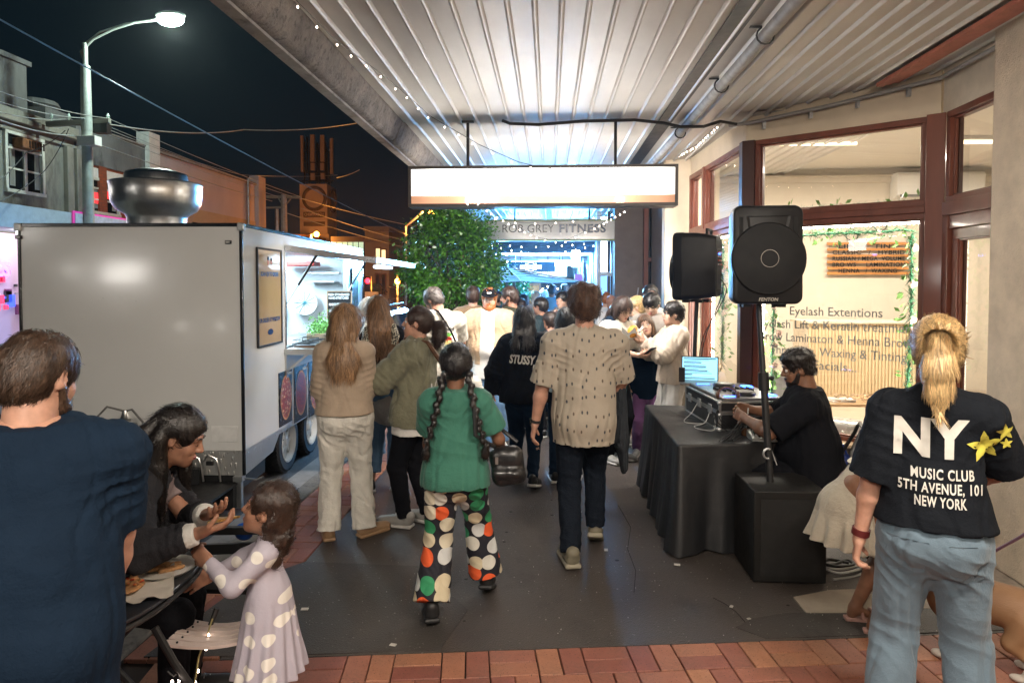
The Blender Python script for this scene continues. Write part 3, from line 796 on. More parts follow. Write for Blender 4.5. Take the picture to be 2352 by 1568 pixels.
# ground
mb=MB();mb.quad((-400,-60,-.135),(400,-60,-.135),(400,700,-.135),(-400,700,-.135))
struct(mb.build('ground',mat('far_ground',(.05,.05,.048),.9,bumps=((3,.3,.02),))))
mb=MB();mb.quad((-14.4,-20,-.130),(-2.28,-20,-.130),(-2.28,130,-.130),(-14.4,130,-.130));struct(mb.build('road',M_ROAD))
mb=MB();mb.bx((-19,-20,-.13),(-14.4,45,.0));struct(mb.build('far_footpath',M_CONC,bevel=.01))
EX=(.985,.0,0)
mb=MB();mb.quad((-2.62,-6,-.124),(-2.27,-6,-.118),(-2.27,60,-.118),(-2.62,60,-.124));struct(mb.build('gutter',M_CONC))
kerb=struct(thing('kerb','grey stone kerb','kerb',(-2.19,3,0)));del kerb['category'],kerb['label']
y=-4.
mk=MB();mk.box((0,0,0),(.078,.548,.075));kme=mk.mesh('kerb_stone');kme.materials.append(mat('kerb_stone',(.20,.185,.165),.85,vscale=7,var=.3,bumps=((70,.6,.005),(12,.4,.02)),dirt=((.06,.055,.05),7,.4)))
for i in range(24):
 o=link('kerb_stone',kme,kerb);o.location=(-2.19+rnd.uniform(-.004,.004),y,-.076+rnd.uniform(-.003,.001));y+=1.106
 bv=o.modifiers.new('bevel','BEVEL');bv.width=.014;bv.segments=2
E0,E1=G(690,1507),G(1932,1464);U=(E1-E0).normalized();Vn=Vector((U.y,-U.x,0))
if Vn.y>0:Vn=-Vn
fp=struct(bpy.data.objects.new('footpath',None));C.objects.link(fp)
mb=MB();mb.bx((-2.115,-6,-.128),(3.6,60,-.022));mb.build('brick_bed',mat('joint_sand',(.035,.025,.02),.95,bumps=((200,.5,.004),)),fp)
cell=.2335;KX=-1.62
org=E0-U*(cell*4);lft=[]
def along(x):
 t=(x-E0.x)/U.x;return E0+U*t
mb=MB();a,b_=along(KX+.004),along(3.6)
def slab(mb,poly,z0=-.06,z1=0):mb.prism([(p[0],p[1],z0) for p in poly],(0,0,z1-z0))
slab(mb,[(a.x,a.y),(b_.x,b_.y),(3.6,60),(KX,60)],z1=-.001)
asph=mb.build('asphalt_surface',M_ASPH,fp)
def brick_mesh(lx,ly,seed):
 r_=random.Random(seed);hx,hy=lx/2-.0030,ly/2-.0030;j=lambda s:s+r_.uniform(-.0014,.0014);ch=.0035
 vs=[(j(sx*hx),j(sy*hy),-.022) for sx,sy in((-1,-1),(1,-1),(1,1),(-1,1))]
 vs+=[(x,y_,-ch) for x,y_,z in vs]+[(x-math.copysign(ch,x),y_-math.copysign(ch,y_),r_.uniform(-.0008,.0006)) for x,y_,z in vs]
 fs=[(0,1,5,4),(1,2,6,5),(2,3,7,6),(3,0,4,7),(4,5,9,8),(5,6,10,9),(6,7,11,10),(7,4,8,11),(8,9,10,11)]
 me=bpy.data.meshes.new('brick');me.from_pydata(vs,[],fs);me.materials.append(M_BRICK);return me
BM_=[brick_mesh(cell/2,cell,s) for s in range(5)]
bang=math.atan2(U.y,U.x);nb_=0
def put_brick(cx,cy_,horiz,ang,stuff=None):
 c,s_=math.cos(ang),math.sin(ang)
 me=BM_[rnd.randrange(5)];a2=ang+(math.pi/2 if horiz else 0)+(math.pi if rnd.random()<.5 else 0)+rnd.uniform(-.006,.006)
 z=rnd.uniform(-.003,.001)
 if stuff is not None:
  ca,sa=math.cos(a2),math.sin(a2);stuff.add([(cx+v.co.x*ca-v.co.y*sa,cy_+v.co.x*sa+v.co.y*ca,v.co.z+z) for v in me.vertices],[tuple(p.vertices) for p in me.polygons]);return
 o=link('brick',me,fp);o.location=(cx,cy_,z);o.rotation_euler=(rnd.uniform(-.006,.006),rnd.uniform(-.006,.006),a2)
rest=MB()
for jr in range(8):
 for ic in range(-6,24):
  o_=org+U*(ic+.5)*cell+Vn*(jr+.5)*cell
  if o_.x<-2.0 or o_.x>3.4:continue
  far=jr>=3 or o_.x>2.6;hor=(ic+jr)%2==0
  for d in(-.25,.25):
   q=o_+(Vn if hor else U)*d*cell;put_brick(q.x,q.y,hor,bang,rest if far else None)
for jr in range(0,90):
 for ic in range(2):
  cx=KX-.006-(ic+.5)*cell;cyy=along(cx).y+.02+(jr+.5)*cell;hor=(ic+jr)%2==0
  for d in(-.25,.25):put_brick(cx+(0 if hor else d*cell),cyy+(d*cell if hor else 0),hor,0,None if jr<26 else rest)
rest.build('brick_rows',M_BRICK,fp,kind='stuff')
def patch(name,pts,m,z,lab=None):
 q=[G(x,y_) for x,y_ in pts];mb=MB();slab(mb,[(p.x,p.y) for p in q],z-.02,z);return struct(mb.build(name,m))
patch('coarse_asphalt_patch',[(330,1508),(640,1505),(1010,1492),(1075,1400),(960,1300),(700,1290),(560,1340)],M_ASPH2,.003)
patch('coarse_asphalt_verge',[(1760,1466),(2352,1445),(2352,1392),(2060,1398),(1800,1408),(1730,1420),(1690,1440)],M_ASPH2,.003)
patch('concrete_slab',[(1852,1408),(2012,1408),(2010,1352),(1905,1356),(1822,1372)],mat('pale_concrete',(.36,.31,.25),.8,var=.15,bumps=((60,.2,.003),),dirt=((.12,.1,.08),5,.3)),.006)
patch('shop_threshold',[(2240,1405),(2352,1400),(2352,1345),(2268,1285),(2160,1265),(2070,1262),(2000,1290),(2005,1345),(2080,1395)],mat('worn_concrete',(.23,.19,.155),.75,var=.3,vscale=5,bumps=((60,.3,.004),(9,.3,.01)),dirt=((.07,.055,.045),4,.4)),.0045)
ml=MB()
for px,py in((1555,1296),(1563,1264),(1680,1392),(1392,1262),(1075,985),(1560,1215),(2320,1400),(1720,1420),(1290,1150),(1330,1175),(700,1398),(903,1480)):
 p=G(px,py,.006);s_=rnd.uniform(.006,.014);ml.box((p.x,p.y,.007),(s_*1.5,s_,.002),Rz(rnd.uniform(0,3)))
tag(ml.build('paper_scraps',mat('litter_white',(.55,.52,.48),.8)),'small pale scraps of paper scattered on the dark footpath','litter');bpy.data.objects['paper_scraps']['kind']='stuff'
def Rz(a):return Matrix.Rotation(a,3,'Z')
ml=MB()
for i in range(650):
 x_,y_=rnd.uniform(-1.6,2.8),rnd.uniform(3.55,8)**1;s_=rnd.uniform(.0008,.0018)
 ml.box((x_,y_,.0035+s_*.3),(s_,s_,s_),Rz(rnd.uniform(0,3)))
g_=ml.build('grit',mat('quartz_grit',(.5,.48,.45),.3));g_['kind']='stuff';g_['label']='pale grit on the dark asphalt of the footpath';g_['category']='grit'
# awning over the footpath
CZ=3.33
M_IRON=mat('painted_corrugated_iron',(.60,.57,.52),.42,vscale=3.5,var=.08,bumps=((220,.35,.0025),(70,.25,.003),(5,.15,.01)),dirt=((.28,.23,.18),5,.20),stretch=(1,.35,1),rvar=.1)
def iron_sheet(x0,nr,y0,y1,z,per=.1455,slope=0):
 prof=[]
 for i in range(nr):
  b0=x0+i*per
  prof+=[(b0,0),(b0+.046,.0),(b0+.090,0)]
  for k in range(7):
   t=k/6;prof.append((b0+.100+.034*t,-.024*math.sin(math.pi*t)**.8 if 0<k<6 else 0))
 prof.append((x0+nr*per,0));n=len(prof);vs=[]
 ys=[y0,(y0+y1)/2,y1]
 for y_ in ys:vs+=[(x,y_,z+h+slope*(x-1.25)) for x,h in prof]
 fs=[(r*n+i,(r+1)*n+i,(r+1)*n+i+1,r*n+i+1) for r in range(2) for i in range(n-1)]
 m_=MB();m_.add(vs,fs)
 return m_
aw=thing('awning','cream corrugated iron awning over the footpath with a concrete outer beam','awning',(0,5,3.3))
PER=.1455
for(y0,y1,dz) in((-2.5,6.28,0),(6.24,11.6,.012),(11.56,17.2,.024)):
 for g in range(4):
  x0=-1.36+g*5*PER;o=iron_sheet(x0,5 if g<3 else 3,y0,y1,CZ+dz).build('roof_sheet',M_IRON,aw);shade(o.data,50)
 x=-1.36+18*PER;sl=.095 if y0<6 else .05
 for g in range(3):
  o=iron_sheet(x+g*5*PER,5,y0,y1 if y0>6 else 6.28,CZ+dz,slope=sl).build('roof_sheet',M_IRON,aw);shade(o.data,50)
M_BEAM=mat('stained_concrete',(.20,.17,.14),.9,vscale=6,var=.35,bumps=((110,.8,.008),(25,.7,.016),(4,.4,.05)),dirt=((.03,.026,.022),22,.40))
mb=MB();sec=[(-1.34,CZ+.02),(-1.34,CZ-.03),(-1.40,CZ-.17),(-1.425,CZ-.185),(-1.485,CZ-.185),(-1.485,CZ+.18),(-1.34,CZ+.18)]
for a,b_ in((-2.5,6.2),(6.205,11.55),(11.56,17.2)):mb.prism([(x,a,z) for x,z in sec],(0,b_-a,0))
mb.build('edge_beam',M_BEAM,aw,bevel=.012)
mb=MB();mb.bx((-1.52,-2.5,CZ-.205),(-1.46,17.2,CZ-.188));mb.bx((-1.535,-2.5,CZ-.205),(-1.52,17.2,CZ+.12));mb.build('drip_flashing',mat('weathered_flashing',(.26,.24,.22),.6,var=.3,dirt=((.06,.05,.04),8,.4)),aw)
mb=MB();mb.bx((-1.4,-2.5,CZ+.40),(3.9,17.2,CZ+.44));mb.bx((-1.33,6.20,CZ+.002),(1.2,6.235,CZ+.045));mb.build('roof_deck',M_BLACK,aw)
pip=thing('downpipe','grey pipe clipped along the underside of the iron awning','pipe',(1.24,0,3.2))
mb=MB();pz=CZ-.058
mb.tube([(1.24,-2.5,pz),(1.24,2,pz-.004),(1.24,5.9,pz),(1.22,8,pz-.004),(1.2,13,pz)],.038,12);mb.build('pipe',mat('grey_pipe',(.33,.32,.30),.62,var=.3,vscale=9,dirt=((.15,.12,.1),8,.3)),pip,smooth=True)
for y_ in(3.15,4.05,5.05,6.6):
 mb=MB();mb.tube([(1.24+math.cos(a)*.050,y_,pz+math.sin(a)*.050) for a in[2*math.pi*i/12 for i in range(13)]],.006,5,cap=False);mb.bx((1.15,y_-.012,pz+.045),(1.33,y_+.012,pz+.052));mb.build('pipe_clip',M_BLACK,pip)
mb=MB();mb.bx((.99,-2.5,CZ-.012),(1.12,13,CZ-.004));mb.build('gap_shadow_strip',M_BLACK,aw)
FP={'D':V(2.98,4.9,0),'B':V(3.02,5.5,0),'A':V(1.80,6.45,0),'C':V(1.70,8.45,0)}
def fz(x):return CZ+(.095*(x-1.25) if x>1.25 else 0)-.05
con=thing('conduit','grey electrical conduit running under the awning and along the shop fascia','conduit',(1.5,6.2,3.2))
mb=MB();pts=[V(-.42,6.14,CZ-.03),V(-.35,6.13,CZ-.06),V(-.1,6.12,CZ-.075),V(.3,6.12,CZ-.05),V(.75,6.12,CZ-.045),V(1.0,6.1,CZ-.08),V(1.15,6.1,CZ-.115),V(1.35,6.12,CZ-.11),V(1.5,6.15,CZ-.06),V(1.68,6.3,CZ-.05)]
mb.tube(pts,.014,8);mb.build('cable_run',M_BLACK,con,smooth=True)
mb=MB();off=V(-.03,-.05,0)
mb.tube([FP['A']+off+V(-.1,.1,fz(1.8)-.02),FP['A']+off+V(.05,-.04,fz(1.8)-.03),FP['B']*.5+FP['A']*.5+off+V(0,0,fz(2.45)-.05),FP['B']+off+V(0,0,fz(3.1)-.04),FP['D']+V(-.05,0,fz(3.1)-.06),V(2.93,4.5,fz(3.1)-.06)],.017,8)
mb.build('conduit_pipe',mat('grey_conduit',(.30,.29,.28),.5,var=.2),con,smooth=True)
for t in(.12,.38,.62,.86):
 p=FP['A'].lerp(FP['B'],t)+off*.6;z=fz(p.x)-.045
 mb=MB();mb.box((p.x,p.y,z-.03),(.014,.014,.035));mb.sph((p.x,p.y-.012,z-.05),.008);mb.build('saddle',M_GALV,con)
# lit sign hanging from the awning
def hang_sign(name,label,y,x0,x1,z0,z1,frame,face,depth=.22,fw=.028,cat='sign'):
 t=thing(name,label,cat,((x0+x1)/2,y,z0))
 mb=MB();mb.bx((x0,y-depth/2,z0),(x1,y+depth/2,z0+.022));mb.bx((x0,y-depth/2,z1-.022),(x1,y+depth/2,z1));mb.bx((x0,y-depth/2,z0+.0225),(x0+.022,y+depth/2,z1-.0225));mb.bx((x1-.022,y-depth/2,z0+.0225),(x1,y+depth/2,z1-.0225))
 for s_ in(-1,1):
  yy=y+s_*depth/2;a,b_=(yy-.006,yy+.001) if s_<0 else(yy-.001,yy+.006)
  mb.bx((x0,a,z0),(x1,b_,z0+fw));mb.bx((x0,a,z1-fw),(x1,b_,z1));mb.bx((x0,a,z0+fw+.0005),(x0+fw,b_,z1-fw-.0005));mb.bx((x1-fw,a,z0+fw+.0005),(x1,b_,z1-fw-.0005))
 mb.build('sign_frame',frame,t)
 f=MB();f.bx((x0+.023,y-depth/2+.006,z0+.023),(x1-.023,y+depth/2-.006,z1-.023));fo=f.build('sign_face',face,t)
 for xx in(x0+(x1-x0)*.22,x0+(x1-x0)*.775):
  mb=MB();mb.tube([(xx,y,z1),(xx,y,CZ-.03)],.014,8);mb.box((xx,y,CZ-.02),(.055,.02,.008));mb.build('hanger_rod',M_BLACK,t)
 return t
pA,pB=P(943,387,6.22),P(1552,475,6.22)
def sign_face_mat():
 m,nt,N,L,b=nodes_of('backlit_sign_panel');tc=N.new('ShaderNodeTexCoord');sp=N.new('ShaderNodeSeparateXYZ');L.new(tc.outputs['Generated'],sp.inputs[0])
 r=ramp(nt,sp.outputs['Z'],[(.232,(.95,.50,.30)),(.236,(1,.955,.90))],'CONSTANT');L.new(r.outputs[0],b.inputs['Emission Color']);L.new(r.outputs[0],b.inputs['Base Color'])
 r2=ramp(nt,sp.outputs['X'],[(0,.10),(.10,.32),(.32,1.0),(.72,1.0),(.93,.26),(1,.08)],'EASE')
 r3=ramp(nt,sp.outputs['Z'],[(.0,.085),(.232,.10),(.236,.8),(.5,1)]);mm=N.new('ShaderNodeMath');mm.operation='MULTIPLY';L.new(r2.outputs[0],mm.inputs[0]);L.new(r3.outputs[0],mm.inputs[1])
 m2=N.new('ShaderNodeMath');m2.operation='MULTIPLY_ADD';L.new(mm.outputs[0],m2.inputs[0]);m2.inputs[1].default_value=19.0;m2.inputs[2].default_value=.0
 L.new(m2.outputs[0],b.inputs['Emission Strength']);return m
sg=hang_sign('lightbox_sign','glowing white lightbox sign with a dusty pink base strip hanging under the awning',6.22,pA.x,pB.x,pB.z,pA.z,mat('bronze_sign_frame',(.035,.024,.020),.4),sign_face_mat())
M_LET=emit('lit_lettering',(1,.95,.9),5.5);tz=P(1100,459,6.1).z;M_LINE=emit('pink_line',(.9,.62,.50),3.2)
text('(03) 919',M_LET,(P(1105,460,6.1).x,6.105,tz),(1,0,0),(0,0,1),.083,sg,name='phone_number',bold=.002)
text('au',M_LET,(P(1424,460,6.1).x,6.105,tz),(1,0,0),(0,0,1),.083,sg,name='web_address',bold=.002)
mb=MB()
def arcs(mb,pts,w,y):
 pp=[P(x,y_,y) for x,y_ in pts];
 for a,b_ in zip(pp[:-1],pp[1:]):mb.bar(a,b_,w,.001)
arcs(mb,[(1067,418),(1074,411),(1080,403),(1087,399),(1096,398)],.012,6.1);arcs(mb,[(1072,435),(1082,437),(1092,432),(1099,424)],.012,6.1)
for i in range(6):arcs(mb,[(1080+3.4*i,436-1.5*i),(1083+3.6*i,430-2.2*i)],.004,6.1)
mb.build('eye_drawing',M_LINE,sg)
area('sign_back_light',((pA.x+pB.x)/2,6.36,(pA.z+pB.z)/2),(R(50),0,0),2.2,.2,135,(1,.94,.88),sg)
q0,q1=P(1115,507,12.2),P(1423,553,12.2)
M_LIME=mat('lime_green_frame',(.17,.22,.035),.45)
s2=hang_sign('fitness_sign','unlit white fitness sign in a thin green frame hanging beyond the lightbox',12.2,q0.x,q1.x,q1.z,q0.z,M_LIME,mat('sign_acrylic',(.55,.54,.52),.12,var=.04),.3,.022)
zc=(q0.z+q1.z)/2+.02;xa=P(1153,530,12.05).x;xb=P(1272,530,12.05).x;xc=P(1284,530,12.05).x;xd=P(1391,530,12.05).x
text('ROB GREY',mat('sign_black_vinyl',(.012,.012,.012),.3),((xa+xb)/2,12.045,zc),(1,0,0),(0,0,1),.20,s2,width=xb-xa,name='lettering')
text('FITNESS',mat('sign_navy_vinyl',(.012,.03,.06),.3),((xc+xd)/2,12.045,zc),(1,0,0),(0,0,1),.20,s2,bold=.007,spacing=1.12,width=xd-xc,name='lettering')
rs_=hang_sign('lightbox_sign','added unseen white lightbox behind the viewer that lights the foreground',-2.6,-.9,1.7,2.62,2.98,mat('bronze_sign_frame',(0,0,0)),emit('fill_sign_face',(1,.90,.78),9))  # unseen second lightbox, added to light the foreground
area('fill_sign_light',(.4,-2.44,2.80),(R(80),0,0),2.5,.34,8,(1,.89,.77),rs_)
for k,(x,y_) in enumerate(((-.9,-.9),(1.35,.9))):  # unseen battens added overhead as fill for the foreground
 t=thing('fill_batten','added unseen batten over the viewer that lights the foreground, %s one'%('street side','wall side')[k],'ceiling light',(x,y_,CZ-.1),group='added fill battens over the viewer')
 mb=MB();mb.bx((x-.6,y_-.04,CZ-.07),(x+.6,y_+.04,CZ-.03));mb.build('housing',M_WPAINT,t);mb=MB();mb.tube([(x-.57,y_,CZ-.09),(x+.57,y_,CZ-.09)],.018,8);mb.build('tube',emit('fill_batten_tube',(1,.86,.70),10),t)
 area('fill_batten_light',(x,y_,CZ-.12),(R(28),0,0),1.2,.12,110 if k==0 else 80,(1,.88,.74),t)
hm_=bpy.data.materials.new('night_air');hm_.use_nodes=True;nt=hm_.node_tree;nt.nodes.remove(nt.nodes['Principled BSDF']);pv=nt.nodes.new('ShaderNodeVolumePrincipled')
pv.inputs['Color'].default_value=(.8,.86,.9,1);pv.inputs['Density'].default_value=.00035;pv.inputs['Anisotropy'].default_value=.8;nt.links.new(pv.outputs[0],nt.nodes['Material Output'].inputs['Volume'])
mb=MB();mb.bx((-70,-18,-1.3),(70,118,24));hz=mb.build('haze',hm_);hz['kind']='stuff';cy.volume_bounces=0
mb=MB()
for pts in([(1725,1452),(1708,1425),(1690,1404),(1664,1386),(1640,1372)],[(1420,1160),(1450,1210),(1442,1260),(1462,1310),(1455,1360)]):
 q_=[G(x+rnd.uniform(-3,3),y_,.0) for x,y_ in pts]
 for a,b_ in zip(q_[:-1],q_[1:]):mb.bar(a,b_,.0035,.003)
struct(mb.build('pavement_crack',mat('crack_dark',(.012,.010,.009),.95)))
mb=MB()
for i in range(70):
 p=V(rnd.uniform(-1.5,1.6),rnd.uniform(3.6,9),0);mb.lathe([(rnd.uniform(.008,.02),-.002),(.006,.0012)],p,9)
o=mb.build('gum_spots',mat('old_gum',(.022,.020,.019),.7));o['kind']='stuff'
# beauty shop with its angled glass front
shop=thing('beauty_shop','cream corner shop with angled red-brown timber windows, a warm lit room and white strip lights','shop',(2.4,6,0))
def wallseg(mb,p,q,z0,z1,th=.1,back=1):
 p,q=Vector((p[0],p[1],0)),Vector((q[0],q[1],0));d=(q-p).normalized();n=V(d.y,-d.x,0)*back
 mb.prism([p+V(0,0,z0),q+V(0,0,z0),q+n*th+V(0,0,z0),p+n*th+V(0,0,z0)],(0,0,z1-z0));return mb
A,B,Cc,D=FP['A'],FP['B'],FP['C'],FP['D']
def inw(p,q):
 d=(q-p).normalized();n=V(-d.y,d.x,0)
 return n if n.dot(V(3.5,7.5,0)-p)>0 else-n
def seg_box(mb,p,q,z0,z1,th,o=0.0):
 n=inw(p,q);a=p+n*o;b_=q+n*o
 mb.prism([a+V(0,0,z0),b_+V(0,0,z0),b_+n*th+V(0,0,z0),a+n*th+V(0,0,z0)],(0,0,z1-z0));return mb
mb=MB();seg_box(mb,Cc,A,3.15,CZ+.25,.14,.02);seg_box(mb,A,B,3.15,CZ+.4,.14,.02);mb.build('fascia',M_CREAM,shop)
mb=MB();seg_box(mb,B,D-V(0,1.0,0),3.15,CZ+.4,.14,.021);mb.build('fascia',mat('cream_render_light',(.66,.58,.46),.8,vscale=3,bumps=((70,.15,.002),)),shop)
mb=MB();seg_box(mb,Cc,A,.0,.50,.12,.03);seg_box(mb,A,B,.0,.50,.12,.03);mb.build('stall_riser',mat('riser_tile',(.30,.22,.15),.35,var=.2),shop)
n=inw(A,B);d=(B-A).normalized();Lab=(B-A).length
for i in range(5):
 a=A+d*(Lab*i/5+.004)-n*.14;b_=A+d*(Lab*(i+1)/5-.004)-n*.14
 mb=MB();mb.prism([a+V(0,0,.485),b_+V(0,0,.485),b_+n*.30+V(0,0,.485),a+n*.30+V(0,0,.485)],(0,0,.028));mb.build('tile',mat('sill_tile',(.55,.40,.26),.3,var=.1),shop,bevel=.004)
def frame_window(p,q,z0,z1,w=.05,dep=.10,name='window',pane=True,parent=shop,lip=.0):
 dd=(q-p).normalized();nn=inw(p,q);mb=MB()
 seg_box(mb,p,q,z0,z0+w,dep,-lip);seg_box(mb,p,q,z1-w,z1,dep,-lip)
 seg_box(mb,p,p+dd*w,z0+w+.0005,z1-w-.0005,dep,-lip);seg_box(mb,q-dd*w,q,z0+w+.0005,z1-w-.0005,dep,-lip)
 for e in(0,1):
  s_=.014;a,b_=p+dd*w,q-dd*w
  seg_box(mb,a,b_,z0+w+.0002,z0+w+s_,.025,.03+.028*e);seg_box(mb,a,b_,z1-w-s_,z1-w-.0002,.025,.03+.028*e)
  seg_box(mb,a,a+dd*s_,z0+w+s_+.0005,z1-w-s_-.0005,.025,.03+.028*e);seg_box(mb,b_-dd*s_,b_,z0+w+s_+.0005,z1-w-s_-.0005,.025,.03+.028*e)
 f=mb.build(name,M_WOOD,parent,bevel=.003)
 if pane:
  g=MB();a=p+dd*w+nn*.056;b_=q-dd*w+nn*.056;g.quad(a+V(0,0,z0+w),b_+V(0,0,z0+w),b_+V(0,0,z1-w),a+V(0,0,z1-w));g.build('pane',M_GLASS,f)
 return f
tM=(Cc.lerp(A,.30));tM2=Cc.lerp(A,.33)
TR0,TR1=2.40,2.455
for p,q in((Cc,tM),(tM2,A-(A-Cc).normalized()*.03)):
 frame_window(p,q,.50,TR0);frame_window(p,q,TR1,3.15)
pA2=A+d*.10;pB2=B-d*.075
frame_window(pA2,pB2,.50,TR0,w=.045);frame_window(pA2,pB2,TR1,3.15,w=.045)
mb=MB();seg_box(mb,Cc,A,TR0+.0005,TR1-.0005,.13,-.02);seg_box(mb,A+d*.05,B,TR0+.0005,TR1-.0005,.13,-.021);mb.build('transom_rail',M_WOOD,shop,bevel=.004)
mb=MB();mb.prism([tM+V(-.01,0,.5),tM2+V(-.01,0,.5),tM2+V(.11,0,.5),tM+V(.11,0,.5)],(0,0,2.65));mb.build('mullion',M_WOOD,shop)
mb=MB();mb.prism([A+V(-.03,-.03,.5),A+d*.10-n*.03+V(0,0,.5),A+d*.10+n*.12+V(0,0,.5),A+V(.10,.12,.5),A+V(-.03,.07,.5)][::-1],(0,0,2.65));mb.build('corner_post',mat('dark_timber',(.045,.016,.011),.4,var=.25,stretch=(1,1,.1),bumps=((60,.15,.002,(1,1,.1)),),coat=.2),shop)
mb=MB();mb.box((B.x-.02,B.y+.0,1.83),(.065,.055,1.32),Rz(math.atan2(d.y,d.x)));mb.build('corner_post',M_WOOD,shop,bevel=.005)
Dn=V(2.98+(B.x-2.98)*.2,4.2,0);Bd=B-V(0.0,.06,0)
dd_=(Dn-Bd).normalized()
frame_window(Bd+dd_*.03,Dn,TR1,3.15,w=.05)
mb=MB();seg_box(mb,Bd,Dn,TR0-.04,TR1+.012,.14,-.015);seg_box(mb,Bd,Bd+dd_*.09,0,TR0-.0405,.12,-.01);seg_box(mb,Bd+dd_*.0905,Dn,2.26,2.359,.10,.0);mb.build('door_frame',M_WOOD,shop,bevel=.004)
df=frame_window(Bd+dd_*.10,Dn,.16,2.255,w=.075,name='door',dep=.05,lip=-.02)
hp_=Bd+dd_*.15;mb=MB();mb.tube([hp_+V(-.02,0,1.36),hp_+V(-.055,0,1.36),hp_+V(-.06,-.12,1.365)],.010,8);mb.box(hp_+V(-.018,0,1.33),(.004,.018,.07));mb.build('handle',M_STEEL,df,smooth=True)
mb=MB();mb.bx((1.42,8.50,0),(1.76,8.72,CZ+.25));mb.build('pier',M_CREAM,shop,bevel=.006)
nw=thing('rendered_wall','rough cream rendered wall close by at the right edge of the view','wall',(3.1,3,0))
mb=MB();mb.bx((2.885,-6,0),(3.35,4.66,CZ+.5));mb.build('wall',M_ROUGHC,nw,bevel=.02,seg=3)
mb=MB()
for k in range(3):mb.bx((2.70-k*.06,3.2,3.425-k*.002-.012*k),(2.752-k*.06,5.6,3.45-k*.012))
mb.build('timber_trim',mat('pink_timber',(.42,.14,.10),.5,var=.25),shop)
M_ROOM=mat('room_wall',(.70,.62,.50),.75,var=.03)
mb=MB();mb.bx((1.9,10.2,.1),(8.2,10.3,3.7));mb.bx((8.2,3,.1),(8.3,10.3,3.7));mb.bx((1.72,8.75,.1),(1.95,10.2,3.7));mb.bx((3.36,2.9,.1),(8.3,3,3.7));mb.build('room_walls',M_ROOM,shop)
mb=MB();mb.prism([V(1.95,8.7,3.50),V(1.98,6.62,3.50),V(3.12,5.64,3.50),V(3.4,3.0,3.5),V(8.2,3.0,3.5),V(8.2,10.2,3.5),V(1.95,10.2,3.5)],(0,0,.05));mb.build('room_ceiling',mat('room_ceiling',(.72,.68,.60),.8,var=.02),shop)
mb=MB();mb.prism([V(1.9,8.7,.25),V(1.95,6.6,.25),V(3.1,5.65,.25),V(3.4,3.0,.25),V(8.2,3.0,.25),V(8.2,10.2,.25),V(1.9,10.2,.25)],(0,0,.05));mb.build('room_floor',mat('room_floor',(.45,.36,.27),.4),shop)
mb=MB();mb.bx((1.96,10.11,3.38),(8.19,10.199,3.40));mb.bx((1.96,10.15,3.30),(8.19,10.199,3.3795));mb.build('cornice',M_ROOM,shop)
for x in(2.9,5.2):
 t=thing('ceiling_batten','fluorescent batten on the %s of the beauty shop ceiling'%('left' if x<3 else 'right'),'ceiling light',(x,8.0,3.44),group='ceiling battens in the beauty shop')
 mb=MB();mb.bx((x-.6,7.96,3.455),(x+.6,8.04,3.499));mb.build('housing',M_WPAINT,t);mb=MB();mb.tube([(x-.58,8,3.43),(x+.58,8,3.43)],.02,8);mb.build('tube',emit('warm_tube',(1,.80,.56),2),t)
 area('room_light',(x,8.0,3.38),(0,0,0),1.3,.35,118 if x<3 else 88,(1,.90,.76),t)
M_LED=emit('led_white',(1,.93,.80),45)
def led(pts,lab):
 t=thing('strip_light',lab,'strip light',pts[0])
 mb=MB();mb.tube(pts,.012,6);mb.build('strip',M_LED,t)
 mb=MB()
 for a,b_ in zip(pts[:-1],pts[1:]):
  L_=(b_-a).length;k=int(L_/.035)
  for i in range(k):mb.sph(a.lerp(b_,(i+.5)/k)-n*.008,.015,6,4)
 mb.build('diodes',M_LED,t,kind='stuff');return t
n2=inw(Cc,A);d2=(A-Cc).normalized()
wl=pA2+d*.055+n*.09;wr_=pB2-d*.052+n*.09
led([wl+V(0,0,.56),wl+V(0,0,TR0-.062),wr_+V(0,0,TR0-.062),wr_+V(0,0,.56)],'white strip light framing the large front window of the beauty shop')
a_,b_=tM2+d2*.06+n2*.10,A-d2*.16+n2*.10
led([a_+V(0,0,.56),a_+V(0,0,TR0-.062),b_+V(0,0,TR0-.062)],'white strip light framing the narrow side window behind the left loudspeaker')
a3=Cc+d2*.30+n2*.10
led([a3+V(0,0,.56),a3+V(0,0,TR0-.07)],'white strip light down the farthest side window of the beauty shop')
def leafm(name,col):return mat(name,col,.5,var=.35,vscale=30,island=.35,spec=.4)
M_PINE=leafm('garland_pine',(.05,.17,.09));M_LEAF=leafm('garland_leaf',(.20,.40,.10));M_ROSE=mat('silk_rose',(.75,.50,.42),.7,island=.15)
